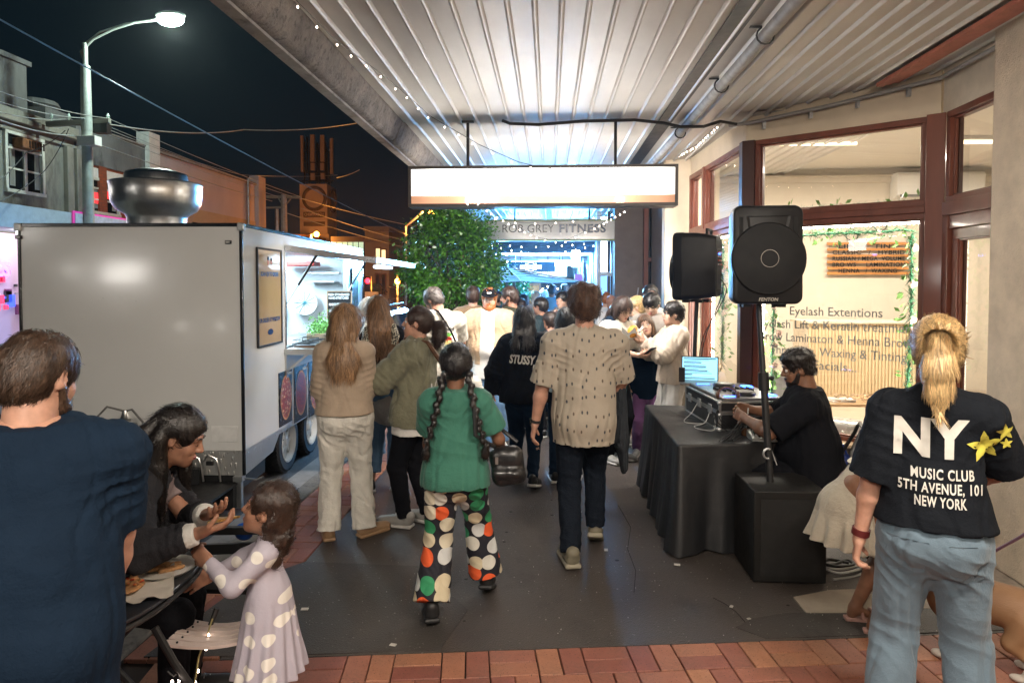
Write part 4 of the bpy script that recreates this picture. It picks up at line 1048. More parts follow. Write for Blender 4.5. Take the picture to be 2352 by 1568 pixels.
def garland(pts,lab,rad=.095,dens=420,seed=0,up=0):
 rs=random.Random(seed);t=thing('flower_garland',lab,'garland',pts[0]);pine,leaf,rose,twig=MB(),MB(),MB(),MB()
 twig.tube(pts,.006,5)
 for a,b_ in zip(pts[:-1],pts[1:]):
  L_=(b_-a).length;ax=(b_-a).normalized()
  for i in range(int(L_*dens)):
   c=a.lerp(b_,rs.random());dv=Vector((rs.gauss(0,1),rs.gauss(0,1),rs.gauss(0,1)+up));dv.normalize();l=rs.uniform(.5,1.1)*rad
   s_=dv.cross(ax).normalized()*.006;pine.add([c-s_,c+s_,c+dv*l],[(0,1,2)])
  for i in range(int(L_*60)):
   c=a.lerp(b_,rs.random());dv=Vector((rs.gauss(0,1),rs.gauss(0,1),rs.gauss(0,1)-.4)).normalized();c=c+dv*rad*rs.uniform(.4,1);q=dv.cross(Vector((rs.gauss(0,1),rs.gauss(0,1),rs.gauss(0,1)))).normalized();l=rs.uniform(.05,.085)
   leaf.add([c,c+dv*l*.5+q*l*.26,c+dv*l,c+dv*l*.5-q*l*.26],[(0,1,2,3)])
  for i in range(max(1,int(L_*3.2))):
   c=a.lerp(b_,rs.random())+Vector((rs.gauss(0,.02),-.03,rs.gauss(0,.02)))
   for k in range(9):
    an=k*2.4;rr=.006+.0026*k;o_=c+Vector((math.cos(an)*rr,-.012+.002*k,math.sin(an)*rr));rose.sph(o_,.012,6,4,(1,.5,1))
 pine.build('needles',M_PINE,t,kind='stuff');leaf.build('leaves',M_LEAF,t,kind='stuff');rose.build('flowers',M_ROSE,t,smooth=True);twig.build('stem',M_PINE,t)
 return t
wl2,wr2=wl+d*.07+n*.05,wr_-d*.08+n*.05
garland([wl2+V(0,0,.6),wl2+d*.01+V(0,0,TR0-.15)],'green garland down the left edge of the large shop window',seed=1)
garland([wl2+V(0,0,TR0-.13),A.lerp(B,.5)+n*.14+V(0,0,TR0-.12),wr2+V(0,0,TR0-.12)],'green garland with pale roses across the top of the large shop window',seed=2)
garland([wr2+V(0,0,TR0-.15),wr2+d*.01+V(0,0,1.6),wr2-d*.01+V(0,0,.8)],'green garland down the right edge of the large shop window',.11,520,seed=3)
g0=tM2+d2*.18+n2*.16;garland([g0+V(0,0,TR0-.12),g0+d2*.03+V(0,0,1.6),g0+V(0,0,.9)],'green garland with roses hanging in the narrow side window',.12,520,seed=4)
garland([A.lerp(B,.12)+n*.15+V(0,0,TR1+.06),A.lerp(B,.9)+n*.15+V(0,0,TR1+.055)],'dark pine sprigs standing on the transom inside the upper window',.05,180,seed=5,up=1.0)
def onAB(px,py,off=.0):
 r_=ray(px,py);p0=A+n*(.056+off);t=(p0.x*n.x+p0.y*n.y)/(r_.x*n.x+r_.y*n.y);return V(r_.x*t,r_.y*t,CAM_Z+r_.z*t)
wt=bpy.data.objects['window'];M_VIN=mat('grey_window_vinyl',(.34,.36,.34),.5)
for s_,x0,x1,y_ in(('Eyelash Extentions',1814,2027,717),('Eyelash Lift & Keratin treatments',1745,2116,749),('Brow Laminaton & Henna Brows',1745,2108,780),('Threading, Waxing & Tinting',1768,2083,811),('Facials...',1868,1968,842)):
 p,q=onAB(x0,y_+1),onAB(x1,y_-1);ux=V(q.x-p.x,q.y-p.y,0)
 text(s_,M_VIN,(p+q)/2,ux,(0,0,1),.108,shop,name='window_lettering',width=ux.length,lift=.003,bold=.0008)
lb=thing('letter_board','board of orange timber rails with black letters on the back wall of the shop','sign',P(1995,594,10.15))
wy=10.14;
rows=['LIFT  /  TINT','CLASSIC   /   HYBRID','RUSSIAN / MEGA  VOLUME','BRO WS     LAMINATION','HENNA   /  WAXING']
M_OR=mat('orange_timber',(.52,.22,.06),.5,var=.2);M_BLK=mat('black_letters',(.01,.01,.01),.4)
for i,y_ in enumerate((560,573,588,602,616,628)):
 a,b_=P(1900,y_,wy),P(2093,y_-1,wy);mb=MB();mb.box((a+b_)/2,((b_.x-a.x)/2,.012,.020));mb.build('rail',M_OR,lb)
for i,(s_,y_) in enumerate(zip(rows,(566,580,594,608,622))):
 a,b_=P(1912 if i in(1,2,3) else 1926,y_,wy-.02),P(2078 if i in(1,2,3) else 2060,y_,wy-.02)
 text(s_,M_BLK,(a+b_)/2,(1,0,0),(0,0,1),.085,lb,name='letters',bold=.0016,spacing=1.1,width=b_.x-a.x)
dc=thing('wall_decal','two black lashed eyes painted on the wall above the letter board','wall decal',P(1990,535,10.15))
for cx,cy_,sx in((1957,543,1),(2022,521,-1)):
 c=P(cx,cy_,10.16);mb=MB()
 for i in range(11):
  a=R(15+i*15);u=V(math.cos(a),0,math.sin(a)*.6)*.085;mb.bar(c+u,c+u*(1.55+.2*(i%2))+V(sx*.02,0,.01),.010,.004)
 mb.tube([c+V(math.cos(a)*.085,0,math.sin(a)*.055) for a in[math.pi*2*i/14 for i in range(15)]],.008,4,cap=False);mb.build('eye',M_BLK,dc)
ac=thing('air_conditioner','white split air conditioner high on the back wall of the shop','air conditioner',P(2130,430,10.1))
c=P(2150,430,10.1);mb=MB();w_,h_=.60,.20
mb.prism([V(c.x-w_,10.19,c.z-h_),V(c.x-w_,9.98,c.z-h_+.07),V(c.x-w_,9.95,c.z+h_-.04),V(c.x-w_,9.98,c.z+h_),V(c.x-w_,10.19,c.z+h_)],(2*w_,0,0));mb.build('casing',mat('ac_white',(.78,.75,.68),.35,var=.03),ac,bevel=.015)
mb=MB();mb.bx((c.x-w_+.04,9.968,c.z-h_+.05),(c.x+w_-.04,9.974,c.z-h_+.085));mb.build('outlet',mat('ac_slot',(.2,.19,.17),.5),ac)
ct=thing('counter','cream ribbed reception counter inside the beauty shop','counter',(4.5,9,.3))
c0,c1=P(1858,738,8.9),P(2180,738,8.9);mb=MB();k=int((c1.x-c0.x)/.042)
for i in range(k):mb.tube([(c0.x+.042*(i+.5),8.92,.3),(c0.x+.042*(i+.5),8.92,c0.z-.03)],.0205,8,cap=False)
mb.build('ribbed_front',mat('ribbed_cream',(.68,.52,.31),.5,var=.06),ct,smooth=True);mb=MB();mb.bx((c0.x-.03,8.88,c0.z-.03),(c1.x,9.5,c0.z));mb.bx((c0.x,8.93,.3),(c1.x,9.45,c0.z-.031));mb.build('counter_top',mat('counter_top',(.66,.56,.42),.3),ct,bevel=.004)
sf=thing('tufted_bench','silver buttoned bench just inside the shop window','bench',(3.0,6.8,.3))
mb=MB();a=A+d*.35+n*.28;b_=B-d*.02+n*.28
seg_box(mb,a,b_,.3,.62,.25);mb.build('bench_back',mat('silver_vinyl',(.62,.60,.57),.28,metal=.3,var=.06,bumps=((6,.4,.03),)),sf,bevel=.05,seg=4)
mb=MB();seg_box(mb,a,b_,.3,.44,.10,-.12);mb.build('bench_seat',mat('silver_vinyl',(0,0,0)),sf,bevel=.04,seg=4)
for i in range(9):
 c=a.lerp(b_,(i+.5)/9)-n*.0;mb=MB();mb.sph(c+V(0,0,.53),.016,8,5);mb.build('button',M_STEEL,sf,smooth=True)
tb=thing('magazine_table','low table with magazines and dried leaves behind the bench','table',P(1960,925,7.4))
mb=MB();c=P(1950,922,7.4);mb.box(c,(.34,.25,.012));mb.box(c+V(.28,0,-.2),(.02,.2,.2));mb.box(c+V(-.28,0,-.2),(.02,.2,.2));mb.build('table_top',mat('table_board',(.42,.26,.13),.4),tb)
mb=MB();rs=random.Random(4)
for i in range(46):
 p=c+V(rs.uniform(-.2,.25),rs.uniform(-.2,.1),.02+rs.random()*.04);mb.add([p,p+V(rs.uniform(-.05,.05),rs.uniform(-.03,.03),.02),p+V(rs.uniform(-.05,.05),.02,rs.uniform(0,.03))],[(0,1,2)])
mb.build('dried_leaves',mat('dried_leaf',(.40,.27,.16),.8,island=.3),tb,kind='stuff')
mb=MB();mb.box(c+V(-.12,-.05,.022),(.13,.09,.008),Rz(.3));mb.box(c+V(-.10,-.05,.036),(.12,.085,.005),Rz(-.1));mb.build('magazines',mat('magazine',(.6,.55,.5),.3),tb)
sc_=thing('office_chair','grey office chair seen through the window beside the seated man','chair',P(1788,900,7.2))
mb=MB();c=P(1786,900,7.2);mb.box(c,(.20,.04,.20));mb.box(c+V(0,-.15,-.26),(.21,.2,.04));mb.build('seat_shell',mat('grey_chair',(.30,.29,.28),.6),sc_,bevel=.04,seg=4);mb=MB();mb.tube([c+V(0,-.15,-.3),c+V(0,-.15,-.6)],.025,8);mb.build('chair_stem',M_BLACK,sc_)
cm=thing('window_card','small printed card with a grey photograph stuck inside the side window','card',P(1600,720,8.0))
p=Cc+d2*.45+n2*.03;mb=MB();mb.prism([p+V(-.012,0,1.45),p+d2*.18+V(-.012,0,1.45),p+d2*.18+V(-.012,0,1.95),p+V(-.012,0,1.95)],(-.003,0,0));mb.build('card',mat('card_grey',(.30,.26,.23),.6,var=.4,vscale=20),cm)
bpy.data.materials['silver_vinyl']
# the next shops along the footpath
def fmat(nm,c,s_):return emit(nm,c,s_)
M_DARKF=mat('navy_frame',(.012,.022,.05),.4,var=.2);M_PAN=mat('grey_brown_paint',(.15,.115,.10),.7,var=.12,bumps=((40,.2,.004),))
gy=thing('fitness_studio_front','grey-brown pilaster and dark framed shop window of the next shop','shop front',(1.5,12,0))
pl0,pl1=P(1412,600,12.0),P(1472,600,12.0)
mb=MB();mb.bx((pl0.x,12.0,0),(pl1.x+.04,12.5,CZ+.1));mb.build('pilaster',M_PAN,gy,bevel=.01)
mb=MB();mb.bx((pl1.x+.041,11.93,0),(pl1.x+.12,12.1,CZ+.1));mb.bx((pl1.x+.1205,11.97,2.22),(3.3,12.05,2.29));mb.bx((pl1.x+.1205,11.97,.4),(3.3,12.05,.5));mb.build('window_frame',M_WOOD,gy,bevel=.004)
mb=MB();mb.quad((pl1.x+.12,12.0,.5),(3.3,12.0,.5),(3.3,12.0,3.4),(pl1.x+.12,12.0,3.4));mb.build('pane',mat('mirror_glass',(.02,.025,.03),.03,metal=.0,spec=1.0,coat=1.0),gy)
mb=MB();mb.bx((pl1.x+.13,12.2,0),(3.3,12.25,3.4));mb.build('inner_wall',M_BLACK,gy)
mb=MB();mb.bx((1.76,8.73,.5),(1.80,11.9,3.4));mb.build('side_wall',M_PAN,gy)
iw=thing('hand_sanitiser_box','small clear box fixed to the grey-brown pilaster','box',P(1455,695,11.9));mb=MB();c=P(1457,700,11.95);mb.box(c,(.10,.05,.11));mb.bar(c+V(.04,0,.1),c+V(.07,0,.3),.02);mb.build('box',mat('clear_plastic',(.35,.36,.38),.3,var=.2),iw)
M_BLIT=emit('shop_glow_blue',(.20,.52,1.0),1.15);M_BLIT2=emit('shop_glow_white',(.66,.87,1.0),5.0);M_BPANEL=mat('blue_grey_panel',(.22,.27,.34),.4,var=.2);M_BW=mat('white_post',(.62,.64,.68),.45)
sh3=thing('glass_shop_row','row of narrow shop fronts with tall panes lit blue and white','shop front',(1.2,16,0))
x=1.17;rs=random.Random(11)
yy=13.2
while yy<27:
 w_=rs.uniform(.32,.75);kindp=rs.random();xo=x+rs.uniform(-.03,.08)-(yy-13)*.012
 mb=MB();mb.bx((xo,yy,0),(xo+.09,yy+.055,3.1));mb.build('post',[M_DARKF,M_BW,M_BPANEL][int(kindp*2.99)],sh3)
 mb=MB();mb.bx((xo+.05,yy+.056,.35),(xo+.06,yy+w_+.05,2.28));mb.bx((xo+.05,yy+.056,2.36),(xo+.06,yy+w_+.05,3.0));f=mb.build('pane',M_BLIT2 if kindp<.28 else M_BLIT if kindp<.75 else M_DGLASS,sh3)
 mb=MB();mb.bx((xo+.02,yy+.056,2.281),(xo+.09,yy+w_+.05,2.359));mb.bx((xo+.02,yy+.056,0),(xo+.09,yy+w_+.05,.349));mb.build('rail',M_BW if kindp>.5 else M_DARKF,sh3);yy+=w_+.11
for(a,b_,m_) in((1370,1380,M_BW),(1395,1402,M_DARKF),(1403,1411,M_DARKF)):
 p,q=P(a,600,13.0),P(b_,600,13.0);mb=MB();mb.bx((p.x,13.0,0),(q.x,13.08,3.2));mb.build('post',m_,sh3)
p,q=P(1380,600,13.02),P(1395,600,13.02);mb=MB();mb.bx((p.x,13.03,2.06),(q.x+.02,13.04,3.1));mb.build('pane',M_BLIT2,sh3);mb=MB();mb.bx((p.x,13.03,.5),(q.x+.1,13.04,1.98));mb.build('pane',M_BLIT,sh3);mb=MB();mb.bx((p.x-.05,12.99,1.985),(q.x+.18,13.06,2.055));mb.build('rail',M_BW,sh3)
def small_sign(lab,x0,y0,x1,y1,Y,face,frame=M_BLACK,words=None,wm=None,size=.2,name='hanging_sign',wid=None,bold=0):
 a,b_=P(x0,y0,Y),P(x1,y1,Y);t=thing(name,lab,'sign',(a.x,Y,b_.z))
 mb=MB();mb.bx((a.x,Y,b_.z),(b_.x,Y+.12,a.z));mb.build('sign_box',face,t)
 mb=MB();mb.bar((a.x+.2,Y+.06,a.z),(a.x+.2,Y+.06,a.z+.35),.02);mb.bar((b_.x-.2,Y+.06,a.z),(b_.x-.2,Y+.06,a.z+.35),.02);mb.build('hanger',M_BLACK,t)
 if words:text(words,wm,((a.x+b_.x)/2,Y-.004,(a.z+b_.z)/2),(1,0,0),(0,0,1),size,t,width=wid,bold=bold)
 return t,a,b_
t,a,b_=small_sign('dark teal restaurant sign with a round white emblem and banner',1166,601,1275,624,19,mat('teal_sign',(.006,.05,.085),.4,var=.05))
mb=MB();c=V(a.x+.58*(b_.x-a.x)-.12,18.99,(a.z+b_.z)/2)
mb.tube([c+V(math.cos(q)*.125,0,math.sin(q)*.12) for q in[2*math.pi*i/16 for i in range(17)]],.012,5,cap=False)
for sx in(-1,1):
 for sz in(-1,1):mb.sph(c+V(sx*.135,0,sz*.08),.022,8,4,(1,.2,1))
mb.build('emblem',emit('sign_white',(.9,.97,1),1.4),t);mb=MB();mb.box(c+V(0,-.004,0),(.30,.002,.045));mb.box(c+V(0,-.004,-.06),(.30,.002,.006));mb.build('banner',emit('sign_white',(0,0,0),0),t)
text('TANDOORI TADKA',mat('teal_ink',(.01,.06,.10),.5),c+V(0,-.009,0),(1,0,0),(0,0,1),.07,t,bold=.003,width=.52)
t,a,b_=small_sign('white kebab shop sign below the dark teal sign',1180,618,1300,635,20.5,emit('kebab_sign_white',(.80,.92,1),1.3))
text('HUNTLY KEBAB',mat('teal_ink',(0,0,0)),P(1238,627,20.48),(1,0,0),(0,0,1),.17,t,width=P(1264,620,20.4).x-P(1212,620,20.4).x)
small_sign('white square sign with a pale food picture',1275,613,1302,635,18.8,emit('picture_sign',(.78,.9,.88),1.2))
t,a,b_=small_sign('red and white sign of the farther takeaway',1193,636,1268,644,23,emit('red_sign',(.75,.03,.09),1.2));text('pizza & pasta',emit('sign_white2',(1,.9,.9),1.6),P(1232,640,22.98),(1,0,0),(0,0,1),.14,t,width=.75)
small_sign('small purple projecting sign with a white shape',1320,629,1338,645,15.5,mat('purple_sign',(.20,.05,.22),.5))
t=thing('hanging_lightbox','tall blown-out white lightbox of two panels hanging by the blue shops','sign',P(1320,665,15))
for y0,y1 in((575,594),(595,613)):
 a,b_=P(1313,y0,15),P(1332,y1,15);mb=MB();mb.bx((a.x,15,b_.z),(b_.x,15.12,a.z));mb.build('panel',emit('white_panel',(.75,.92,1),7),t)
mb=MB();mb.bar(P(1322,575,15.06),P(1322,575,15.06)+V(0,0,.5),.03);mb.build('hanger',M_BLACK,t)
aw2=thing('concrete_awning','pale concrete awning with peeling soffit beyond the iron awning','awning',(0,20,2.7))
M_SOF=mat('peeling_soffit',(.42,.44,.46),.8,var=.3,vscale=5,bumps=((20,.6,.02),),dirt=((.10,.12,.14),7,.3))
zb=P(1250,579,17.4).z;mb=MB();mb.bx((-1.7,17.4,zb),(3.5,34,zb+.12));mb.build('slab',M_SOF,aw2)
mb=MB();mb.bx((-1.75,17.22,zb-.02),(3.5,17.395,zb+.45));mb.bx((-1.9,17.22,zb-.02),(-1.751,34,zb+.45));mb.build('fascia_beam',mat('slate_beam',(.045,.055,.075),.7,var=.2),aw2)
for i,y_ in enumerate((21,26)):mb=MB();mb.bx((-1.7,y_,zb-.14),(3.4,y_+.15,zb-.001));mb.build('cross_beam',M_SOF,aw2)
M_TUBE=emit('cool_tube',(.55,.82,1.0),30)
for i,(x0,x1,y_,Y_) in enumerate(((1160,1245,603,19.3),(1235,1318,601,19.6),(1175,1262,609,21.5),(1262,1320,608,22.0),(1215,1300,606,24.5))):
 a,b_=P(x0,y_,Y_),P(x1,y_,Y_);t=thing('fluorescent_light',['left','right','low left','low right','farthest'][i]+' tube of the bright cold fluorescent lights under the concrete awning','ceiling light',a,group='cold fluorescent tubes under the far awning')
 z_=min(a.z,zb-.16);a.z=b_.z=z_
 mb=MB();mb.bx((a.x,Y_-.05,z_+.03),(b_.x,Y_+.05,z_+.07));mb.build('housing',M_BW,t);mb=MB();mb.tube([a,b_],.028,8);mb.build('tube',M_TUBE,t)
 if i in(0,1,4):area('tube_light',((a.x+b_.x)/2,Y_-.08,z_-.05),(R(-68),0,0),1.6,.5,1900,(.16,.50,1.0),t)
for k,(xx,yy_) in enumerate(((-.6,14.6),(.5,14.6),(-.6,16.6),(.5,16.6))):
 t=thing('fluorescent_light','%s of the cold blue battens at the far end of the iron awning'%('nearest left','nearest right','farthest left','farthest right')[k],'ceiling light',(xx,yy_,3.25),group='blue batten lights behind the fitness sign')
 mb=MB();mb.bx((xx-.45,yy_-.04,CZ-.155),(xx+.45,yy_+.04,CZ-.115));mb.build('housing',M_BW,t);mb=MB();mb.tube([(xx-.42,yy_,CZ-.17),(xx+.42,yy_,CZ-.17)],.016,6);mb.build('tube',emit('blue_tube',(.10,.42,1.0),12),t);area('blue_light',(xx,yy_-.02,CZ-.19),(R(-38),0,0),.85,.12,95 if k<2 else 110,(.10,.46,1.0),t)
en=thing('restaurant_front','dark restaurant front closing the view along the footpath','shop front',(0,30,0))
mb=MB();mb.bx((-1.2,30,0),(1.3,30.2,2.6));mb.build('wall',M_DARKF,en)
for k in range(7):
 mb=MB();mb.sph((-.5+k*.22,29.9,1.5+.1*(k%3)),.035,6,4);mb.build('lamp',emit('warm_point',(1,.75,.4),6),en)
cb=thing('carved_door','orange-brown carved timber door panel beyond the crowd','door',P(1225,690,21));a,b_=P(1217,655,21),P(1238,700,21)
mb=MB();mb.bx((a.x,21,b_.z-.5),(b_.x,21.06,a.z));mb.build('panel',mat('orange_wood',(.50,.17,.03),.45,var=.35,vscale=12,bumps=((25,.8,.02),)),cb);mb=MB();mb.bx((a.x-.05,20.97,a.z),(b_.x+.05,21.08,a.z+.06));mb.bx((a.x-.06,20.98,b_.z-.6),(a.x-.001,21.07,a.z-.001));mb.bx((b_.x+.001,20.98,b_.z-.6),(b_.x+.06,21.07,a.z-.001));mb.build('frame',mat('dark_orange_wood',(.20,.07,.02),.5),cb)
# buildings across the road
FX=-15.8
def fpx(px):return FX/((px-1261)/1568) if False else None
def onfac(px,py,X=FX):
 r_=ray(px,py);t=X/r_.x;return V(X,r_.y*t,CAM_Z+r_.z*t)
M_GREYR=mat('grey_render',(.23,.215,.18),.9,vscale=1.2,var=.25,bumps=((18,.4,.02),),dirt=((.07,.065,.055),1.6,.42),stretch=(1,1,.35))
M_DKR=mat('dark_render',(.15,.15,.145),.9,vscale=1.5,var=.3,dirt=((.05,.05,.05),2,.4),stretch=(1,1,.4));M_PINKW=mat('pinkish_white_render',(.50,.44,.45),.85,vscale=.8,var=.1,dirt=((.3,.25,.25),1.2,.3),stretch=(1,1,.4))
M_BEIGE=mat('beige_render',(.46,.36,.23),.85,vscale=1,var=.12);M_REDB=None
def wallbrick(name,c1,c2,mortar,scale):
 m,nt,N,L,b=nodes_of(name);tc=N.new('ShaderNodeTexCoord');sp=N.new('ShaderNodeSeparateXYZ');cb_=N.new('ShaderNodeCombineXYZ');L.new(tc.outputs['Object'],sp.inputs[0])
 L.new(sp.outputs['Y'],cb_.inputs[0]);L.new(sp.outputs['Z'],cb_.inputs[1]);t=N.new('ShaderNodeTexBrick');L.new(cb_.outputs[0],t.inputs[0]);t.inputs['Scale'].default_value=scale
 t.inputs['Color1'].default_value=(*c1,1);t.inputs['Color2'].default_value=(*c2,1);t.inputs['Mortar'].default_value=(*mortar,1);t.inputs['Mortar Size'].default_value=.012;L.new(t.outputs[0],b.inputs['Base Color']);b.inputs['Roughness'].default_value=.85;return m
M_REDB=wallbrick('red_brickwork',(.30,.065,.025),(.22,.05,.02),(.12,.06,.04),2.2)
def house(name,lab,y0,y1,z1,m,deep=9,zb=3.2):
 t=thing(name,lab,'building',(FX,(y0+y1)/2,0));mb=MB();mb.bx((FX-deep,y0,0),(FX,y1,z1));mb.build('wall',m,t);return t
def sash(t,p0,p1,panes=2,wm=None,ac=False,lab=None):
 y0,y1,z0,z1=p0.y,p1.y,p1.z,p0.z;wm=wm or mat('white_window_paint',(.62,.62,.55),.6,var=.15,dirt=((.3,.28,.22),9,.3));mb=MB()
 x=FX+.05
 for a,b_ in(((x-.1,y0-.1,z0-.10),(x+.06,y1+.1,z0)),((x-.1,y0-.1,z1),(x+.04,y1+.1,z1+.10)),((x-.1,y0-.1,z0+.0005),(x+.03,y0,z1-.0005)),((x-.1,y1,z0+.0005),(x+.03,y1+.1,z1-.0005))):mb.bx(a,b_)
 for k in range(1,panes):yy=y0+(y1-y0)*k/panes;mb.bx((x-.08,yy-.06,z0),(x+.02,yy+.06,z1))
 zm=z0+(z1-z0)*.38;zt=z0+(z1-z0)*.75;mb.bx((x-.07,y0+.0005,zm-.025),(x+.01,y1-.0005,zm+.025));mb.bx((x-.07,y0+.0005,zt-.03),(x+.012,y1-.0005,zt+.03))
 w=mb.build('window',wm,t,label=lab)
 for k in range(panes):
  a,b_=y0+(y1-y0)*k/panes,y0+(y1-y0)*(k+1)/panes;g=MB();g.quad((x-.03,a+.05,z0),(x-.03,b_-.05,z0),(x-.03,b_-.05,z1),(x-.03,a+.05,z1));g.build('pane',M_DGLASS,w)
  g=MB();g.bx((x-.024,a+.09+.3*(k%2),z0+.1),(x-.018,a+.30+.3*(k%2),z1-.3));g.build('curtain',mat('grey_curtain',(.22,.22,.20),.9,var=.3,stretch=(1,3,.3)),w)
 return w
yA,yB,yC=onfac(172,400).y,onfac(331,400).y,onfac(601,430).y
h1=house('grey_shop_building','grey weathered two-storey building with a white sash window and a rusty air conditioner',13,yA,6.75,M_GREYR)
mb=MB();mb.bx((FX-.3,13,6.55),(FX+.30,yA,6.72));mb.bx((FX-.3,13,6.7205),(FX+.18,yA,6.95));mb.bx((FX-.3,13,6.30),(FX+.10,yA,6.40));mb.build('cornice',M_GREYR,h1,bevel=.02)
for y_ in(21.55,22.0,22.5):mb=MB();mb.bx((FX,y_,3),(FX+.16,y_+.30,6.295));mb.build('pilaster',M_GREYR,h1,bevel=.02)
w=sash(h1,onfac(12,305),onfac(94,446));
mb=MB();a,b_=onfac(26,316),onfac(70,350);mb.bx((FX,a.y,b_.z),(FX+.35,b_.y,a.z));mb.build('window_air_conditioner',mat('rusty_metal',(.22,.09,.035),.7,metal=.2,var=.5,vscale=8),h1,bevel=.02)
mb=MB();
for k in range(6):yy=a.y+.25+k*.11;mb.bx((FX+.351,yy,b_.z+.04),(FX+.37,yy+.05,a.z-.04))
mb.build('louvre',M_BLACK,h1)
mb=MB();mb.bx((FX-2.2,18.6,6.9),(FX-.5,20.7,8.6));mb.bx((FX-2.3,18.5,8.6),(FX-.4,20.8,8.75));mb.build('chimney',M_DKR,h1);mb=MB();mb.bx((FX-2.0,21.6,6.9),(FX-.6,22.7,7.6));mb.lathe([(.45,7.6),(.7,7.75),(.62,7.9),(.3,7.95)],(FX-1.3,22.1,0),12);mb.build('chimney',M_DKR,h1)
h2=house('red_brick_building','red brick building with a grey parapet, white lintel and a window with a red glow',yA+.02,yB,5.95,M_REDB)
mb=MB();mb.bx((FX-5,yA+.02,5.951),(FX+.05,yB,7.15));mb.build('parapet',M_DKR,h2);mb=MB();mb.bx((FX-5,yA+.02,7.151),(FX+.1,yB,7.22));mb.build('coping',M_CONC,h2)
a,b_=onfac(207,372),onfac(296,402);mb=MB();mb.bx((FX,a.y,5.52),(FX+.06,b_.y,5.85));mb.build('lintel',M_WPAINT,h2,bevel=.01)
w=sash(h2,V(FX,onfac(208,400).y,5.42),V(FX,onfac(268,470).y,4.35),lab='white window with a red reflection in its panes')
mb=MB();y0=onfac(208,430).y;mb.bx((FX+.028,y0,4.62),(FX+.034,y0+.55,5.0));mb.bx((FX+.028,y0+.7,4.85),(FX+.034,y0+1.1,5.12));mb.build('neon_reflection',emit('red_reflection',(.9,.04,.05),1.0),w)  # glowing slabs that put a red reflection into the panes
for y_ in(23.2,27.0):
 mb=MB();mb.bx((FX,y_,3),(FX+.10,y_+.4,5.94));mb.build('brick_pier',M_REDB,h2)
h3=house('long_white_building','long pale building with a pinkish upper wall running away to the corner',yB+.02,yC,7.1,M_PINKW)
mb=MB();mb.bx((FX-.3,yB+.02,3),(FX+.22,yB+.75,7.75));mb.build('pier',M_WPAINT,h3);mb=MB();mb.bx((FX-.3,yC-.9,3),(FX+.22,yC,7.6));mb.build('pier',M_PINKW,h3)
mb=MB();mb.bx((FX-.4,yB+.76,7.1),(FX+.12,yC-.91,7.2));mb.build('coping',M_CONC,h3);mb=MB();mb.bx((FX,yB+.76,3),(FX+.04,yC-.91,5.15));mb.build('lower_wall',M_BEIGE,h3)
mb=MB();mb.tube([(FX+.12,35,3),(FX+.12,35,7.3)],.05,6);mb.build('drainpipe',M_GALV,h3)
for y_ in(29.5,32.2):mb=MB();mb.bx((FX+.041,y_,3.6),(FX+.06,y_+1.2,4.55));mb.build('window',M_DGLASS,h3)
aw3=thing('street_awning','pale blue-white awning fascia of the shops across the road','awning',(-14,20,3.2));mb=MB();mb.bx((FX,12,3.35),(-14.15,yA+.3,3.5));mb.bx((-14.1499,12,3.30),(-14.05,yA+.3,3.92));mb.build('fascia',mat('pale_blue_fascia',(.42,.52,.55),.6,var=.12,dirt=((.2,.22,.2),3,.3)),aw3)
a,b_=onfac(168,491,-14.0),onfac(310,507,-14.0)
sb=thing('pink_edged_sign','white shop sign board with a magenta border across the road','sign',(-14.0,(a.y+b_.y)/2,3.3));mb=MB();mb.bx((-14.04,a.y,3.22),(-14.0,b_.y+2,3.98));mb.build('border',emit('magenta',(.65,.05,.35),.35),sb);mb=MB();mb.bx((-14.0,a.y+.07,3.28),(-13.98,b_.y+1.9,3.92));mb.build('board',mat('white_board',(.55,.58,.66),.5,var=.2),sb)
lsp=thing('lit_shopfront','brightly lit shop across the road with pink neon letters','shop front',(FX,19,0))
mb=MB();mb.bx((FX,13,.1),(FX+.02,yA,3.3));mb.build('window',emit('pinkish_shop_glow',(.62,.45,.62),.22),lsp)
for k in range(40):
 y_=17.5+rnd.random()*3.5;z_=.8+rnd.random()*1.4;s_=rnd.uniform(.03,.12)
 mb=MB();mb.box((FX+.06,y_,z_),(.03,s_,s_*rnd.uniform(.5,1.6)));mb.build('goods',[mat('goods_a',(.05,.06,.08),.5),mat('goods_b',(.5,.5,.52),.5),emit('goods_c',(.8,.05,.12),1.2),emit('goods_d',(.05,.1,.9),1.5),mat('goods_e',(.30,.08,.22),.5)][k%5],lsp)
pz_=onfac(6,620,-15.6);text('ES',emit('pink_neon',(1,.12,.5),3.5),(-15.6,pz_.y,pz_.z),(0,1,0),(0,0,1),.55,lsp,bold=.02,name='neon_letters')
# street lamp and wires
lp=thing('street_lamp','tall pale street lamp with a curved arm and a brilliant white lantern','street lamp',(-13.9,20,0))
lx,ly=-13.9,20.;zt=P(163,100,20).z;za=P(166,190,20).z
M_POLE=mat('pale_green_steel',(.42,.46,.42),.5,metal=.3,var=.2,vscale=4,dirt=((.2,.2,.17),3,.3))
mb=MB();mb.tube([(lx,ly,0),(lx,ly,P(170,300,20).z)],[.17,.145],12);mb.tube([(lx,ly,P(170,300,20).z-.01),(lx,ly,P(164,152,20).z)],[.155,.13],12);mb.tube([(lx,ly,P(164,152,20).z-.02),(lx,ly,zt)],.075,10);mb.build('pole',M_POLE,lp,smooth=True)
LZ=P(392,44,20);mb=MB();mb.tube([V(lx,ly,zt-.02)]+[P(x,y_,20) for x,y_ in((230,74),(290,55),(350,48))],.03,6);mb.tube([V(lx,ly,P(166,150,20).z)]+[P(x,y_,20) for x,y_ in((185,120),(215,90),(260,68),(310,52),(360,46))],.035,6);mb.build('arm',M_POLE,lp,smooth=True)
